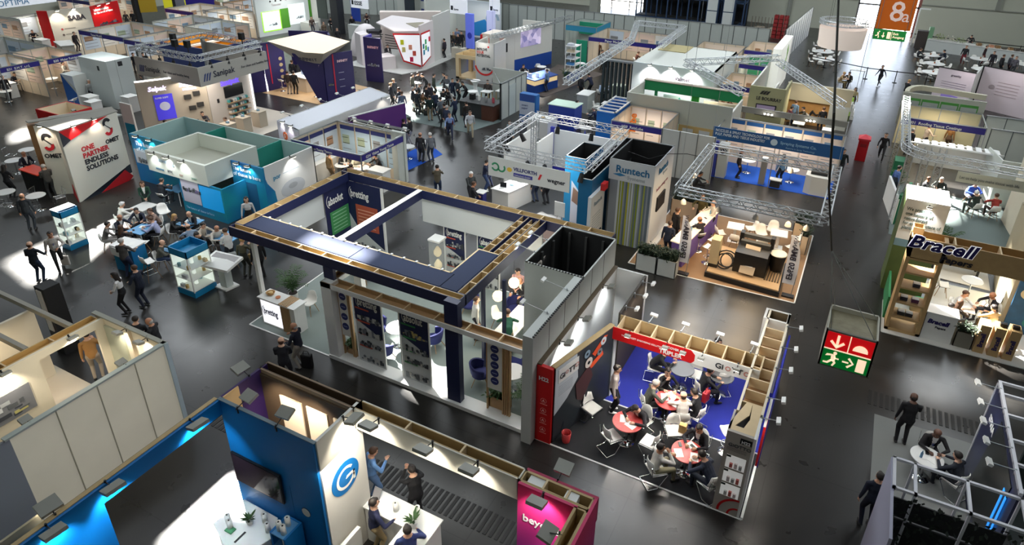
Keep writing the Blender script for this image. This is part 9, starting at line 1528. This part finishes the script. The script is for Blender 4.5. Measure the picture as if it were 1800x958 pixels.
1581,293,stand,1600,320,5874b0,2c3440,f|person in blue shirt behind the green curved counter panel
1619,86,sit,1640,95,1c2028,1c1c20,rW|person in black at the left of the far right banquet table
1661,89,sit,1645,95,1c2434,1c2030,W|person in navy at the right of the far right banquet table
1708,65,bend,1700,90,1c1c24,1c1c24,|person bending over behind the catering counter
1700,81,stand,1690,100,1c1c20,6c1c24,r|waiter in black shirt and dark red apron, left one
1735,81,stand,1745,100,301c20,5c1820,r|waiter in black shirt and dark red apron, right one
1749,91,stand,1740,110,1c1c24,241c20,|person in black left of the standing group at the far right
1765,97,stand,1775,115,18181c,18181c,r|person in black in the standing group at the far right
1780,97,stand,1790,115,3c3c44,301c28,rS|person in grey suit in the standing group at the far right
1788,100,stand,1775,120,5c5860,28282c,r|person in light grey in the standing group at the far right
1634,221,talk,1655,245,c8b098,18181c,r|person in cream jacket and black trousers under the indigo fascia of the green poster booth
1605,227,stand,1610,250,16161c,16161c,g|person in black with grey hair by the aisle corner of the green poster booth
1675,222,stand,1690,240,885c2c,5c4430,fr|person in ochre coat behind the white ladder screen
1633,313,sit,1645,330,28282c,28282c,rW1|person seated behind the white slogan tower, left
1656,314,sit,1645,335,202824,202824,gW|person in dark green seated behind the white slogan tower
1716,322,sit,1720,345,3c5cc0,2c3440,dW|bald person in bright blue shirt in the sunlight
1718,338,sit,1700,345,28342c,2c342c,wW|white haired person in dark green behind the bushy sunlit plant
1753,343,sit,1740,350,a03830,3c2c28,rW|person in red top at the right of the sunlit floor
1697,514,sit,1710,540,dcdcdc,343c54,rW|person in white shirt at the back left of the oak framed stand table
1688,531,sit,1710,540,38302c,202024,flrW|person with long brown hair at the left of the oak framed stand table
1747,517,sit,1715,535,1c1c24,40444c,dSW1|bald person in dark suit at the right of the oak framed stand table
1749,540,sit,1715,535,c8a874,5c5444,W|person in tan sweater seen from behind at the oak framed stand table
1671,537,sitwrite,1700,548,1c2438,1c2434,|person in navy leaning over the white lettered aisle counter
1609,698,phone,1590,720,16161a,141418,d2S|bald person in black suit looking at a phone on the grey carpet
1649,758,sit,1645,800,1c1a1c,1c1a1c,d2SbC|bald person in black jacket with lanyard behind the small oval table
1686,800,sit,1650,800,202430,1c2028,C|person in navy suit at the right of the small oval table
1549,836,stand,1530,870,202638,1c2030,|person in dark blue beside the lilac side panel of the lower right stand
155,141,stand,170,165,9ca0a0,24242a,g|person in grey shirt beside the blue printed info wall
211,136,stand,220,150,28242c,24242a,1|person behind the white counter right of the white tower
228,139,sit,215,150,1c1c22,1c1c22,G|person in black seated right of the white tower, nearer
249,134,sit,235,145,2c2428,1c1c20,W|person in black seated right of the white tower, farther
233,94,stand,240,120,18181c,1c1c20,|person in black standing right of the white tower
250,94,sit,260,110,1c1c20,1c1c20,W|person in black at the counter of the long indigo fascia row
129,57,stand,140,75,241c20,241c20,|person in black behind the red ended counter
170,52,sit,160,70,20202a,3c2424,1W|person in black suit before the far signal red wall
190,10,stand,200,30,1c1c22,1c1c22,r|person in black behind the far signal red wall
219,21,stand,230,40,3c3430,2c2828,f|person in dark brown right of the pale hall column
231,20,stand,220,40,1c1c20,1c1c20,|person in black right of the pale hall column
25,129,sit,35,145,20202a,20202a,W|person in black seated in the nearer indigo fascia booth
109,110,talk,125,130,d0c8b8,24242a,|person in cream shirt in the red lined booth
127,104,stand,115,130,1c1c20,1c1c20,|person in black in the red lined booth
3,134,stand,20,160,201c20,201c20,|person in dark clothes at the left edge by the white counter
56,54,sit,65,70,20202a,20202a,W|person at the grey white counter left of the stand with red side walls
'''
PTOP={}
def crowd():
 occupied=[]
 for ln in ROWS.strip().split('\n'):
  a,lab=ln.split('|');hx,hy,pose,fx,fy,top,legs,op=a.split(',')
  hx,hy,fx,fy=map(float,(hx,hy,fx,fy));hz=HEADZ.get(pose,1.68);q=P(hx,hy,hz*.99);tg=P(fx,fy,.8)
  d=(tg-q);d.z=0;d.normalize();off={'sit':.14,'sitwrite':.34,'sittalk':.08,'bend':.45,'lean':.2,'stool':.12,'walk':.04}.get(pose,.03)
  x,y=q.x-d.x*off,q.y-d.y*off
  hair='grey' if'g' in op else'white' if'w' in op else'blond' if'o' in op else'brown' if'r' in op else'dark'
  style='bald' if'd' in op else'long' if'l' in op else'bun' if'n' in op else'short'
  person(x,y,(x+d.x,y+d.y),pose,top,legs,lab,hair,style,2 if'2' in op else 1 if'1' in op else 0,'e2e0dc' if'S' in op else None,SHOEW if'+' in op else None,'f' in op,'k' in op,'b' in op,z=.014,s=.98)
  for k in CHAIRS:
   if k in op:occupied.append((CHAIRS[k],x,y,math.atan2(d.y,d.x)-PI/2,lab))
 for(k,nm),x,y,rz,lab in occupied:
  w=lab.replace('person ','').split();put(k,x,y,rz,nm+' under the person '+' '.join(w)[:200]if len(w)<=16-len((nm+' under the person').split())else' '.join((nm+' under person '+' '.join(w)).split()[:16]),.012)
crowd()
# -- furniture of the red and white stand
for x,y,k,l in((-3.72,13.8,'rt_red','round red speckled table near the bin with open papers'),(-1.96,13.51,'rt_red','round red speckled table at the front with papers and a phone'),(-2.95,15.2,'rt_red','round red table on the blue carpet covered with papers'),(-3.0,16.75,'rt_steel','round shiny metal table just behind the red header'),(-1.85,17.0,'rt_steel','round metal table behind the white header lettering')):put(k,x,y,0,l,.012)
for hx,hy,fx,fy,l in((1040,715,1100,745,'left of the near red table by the graphite wall'),(1075,765,1100,745,'in front of the near red table by the bin'),(1143,775,1105,745,'standing between the two red tables'),(1185,755,1205,795,'carrying a yellow paper bag behind the front red table'),(1220,655,1205,690,'behind the middle table on the blue carpet'),(1270,665,1265,640,'with grey back by the white header lettering'),(1240,620,1210,640,'tilted towards the metal table under the header'),(1248,845,1215,800,'with dark back beside the H22 display tower')):
 q=P(hx,hy,.5);tg=P(fx,fy,.7);put('canti',q.x,q.y,math.atan2(tg.y-q.y,tg.x-q.x)-PI/2,'empty white cantilever chair '+l,.012)
put('stool',-1.15,14.75,2.2,'white bar stool on chrome foot behind the H22 display tower',.012)
bg=tag(MB().box(-2.42,14.35,.48,-2.22,14.5,.75,K('c8a060')).mk('paper_bag',loc=(-2.3,14.4,.48)),'yellow brown paper bag standing on the empty chair behind the front red table','bag')
for i,(x,y,r,l)in enumerate(((-3.85,13.85,.3,'left sheet of paper on the red table near the bin'),(-3.6,13.7,1.2,'right sheet of paper on the red table near the bin'),(-2.15,13.35,.5,'front left sheet of paper on the front red table'),(-1.9,13.75,1.0,'rear sheet of paper on the front red table'),(-1.75,13.4,.2,'right sheet of paper on the front red table'),(-3.1,15.25,.4,'left sheet of paper on the middle red table'),(-2.8,15.1,1.3,'right sheet of paper on the middle red table'),(-2.95,15.42,.9,'rear sheet of paper on the middle red table'))):put('paper',x,y,r,l,.752)
put('phone',-2.2,13.65,.5,'black phone on the front red table',.756);put('phone',-1.88,13.74,1,'black phone lying on the rear sheet of the front red table',.758)
q=P(540,636,.2);bag(q.x,q.y,0,'black trolley case beside the bald person before the navy stand',BLACK,(.34,.2,.5),.3,'trolley_case');q=P(112,450,.5);bag(q.x,q.y,.1,'pale shopping bag carried beside the lone product cabinet',K('c8c0b8'),(.32,.1,.42),.5,'shopping_bag')
q=P(792,212,1.0);bag(q.x,q.y,.75,'dark red bag of the red haired person in the aisle',K('6c2024'),(.34,.14,.28),.3,'hand_bag');q=P(822,207,1.2);bag(q.x,q.y+.12,.98,'black backpack worn by the person in beige trousers',K('24242c'),(.3,.16,.42),.2,'backpack');q=P(749,200,.1);bag(q.x,q.y,.014,'black rucksack on the pale carpet at the front of the crowd',BLACK,(.3,.2,.4),.2,'rucksack');q=P(1234,690,1.0);bag(q.x+.12,q.y,.75,'red backpack of the person in black at the middle table',K('a81c28'),(.28,.14,.34),1.3,'backpack');q=P(441,448,.8);bag(q.x,q.y,.6,'tan handbag carried by the olive coated person',K('9c7c44'),(.24,.12,.24),.2,'hand_bag')
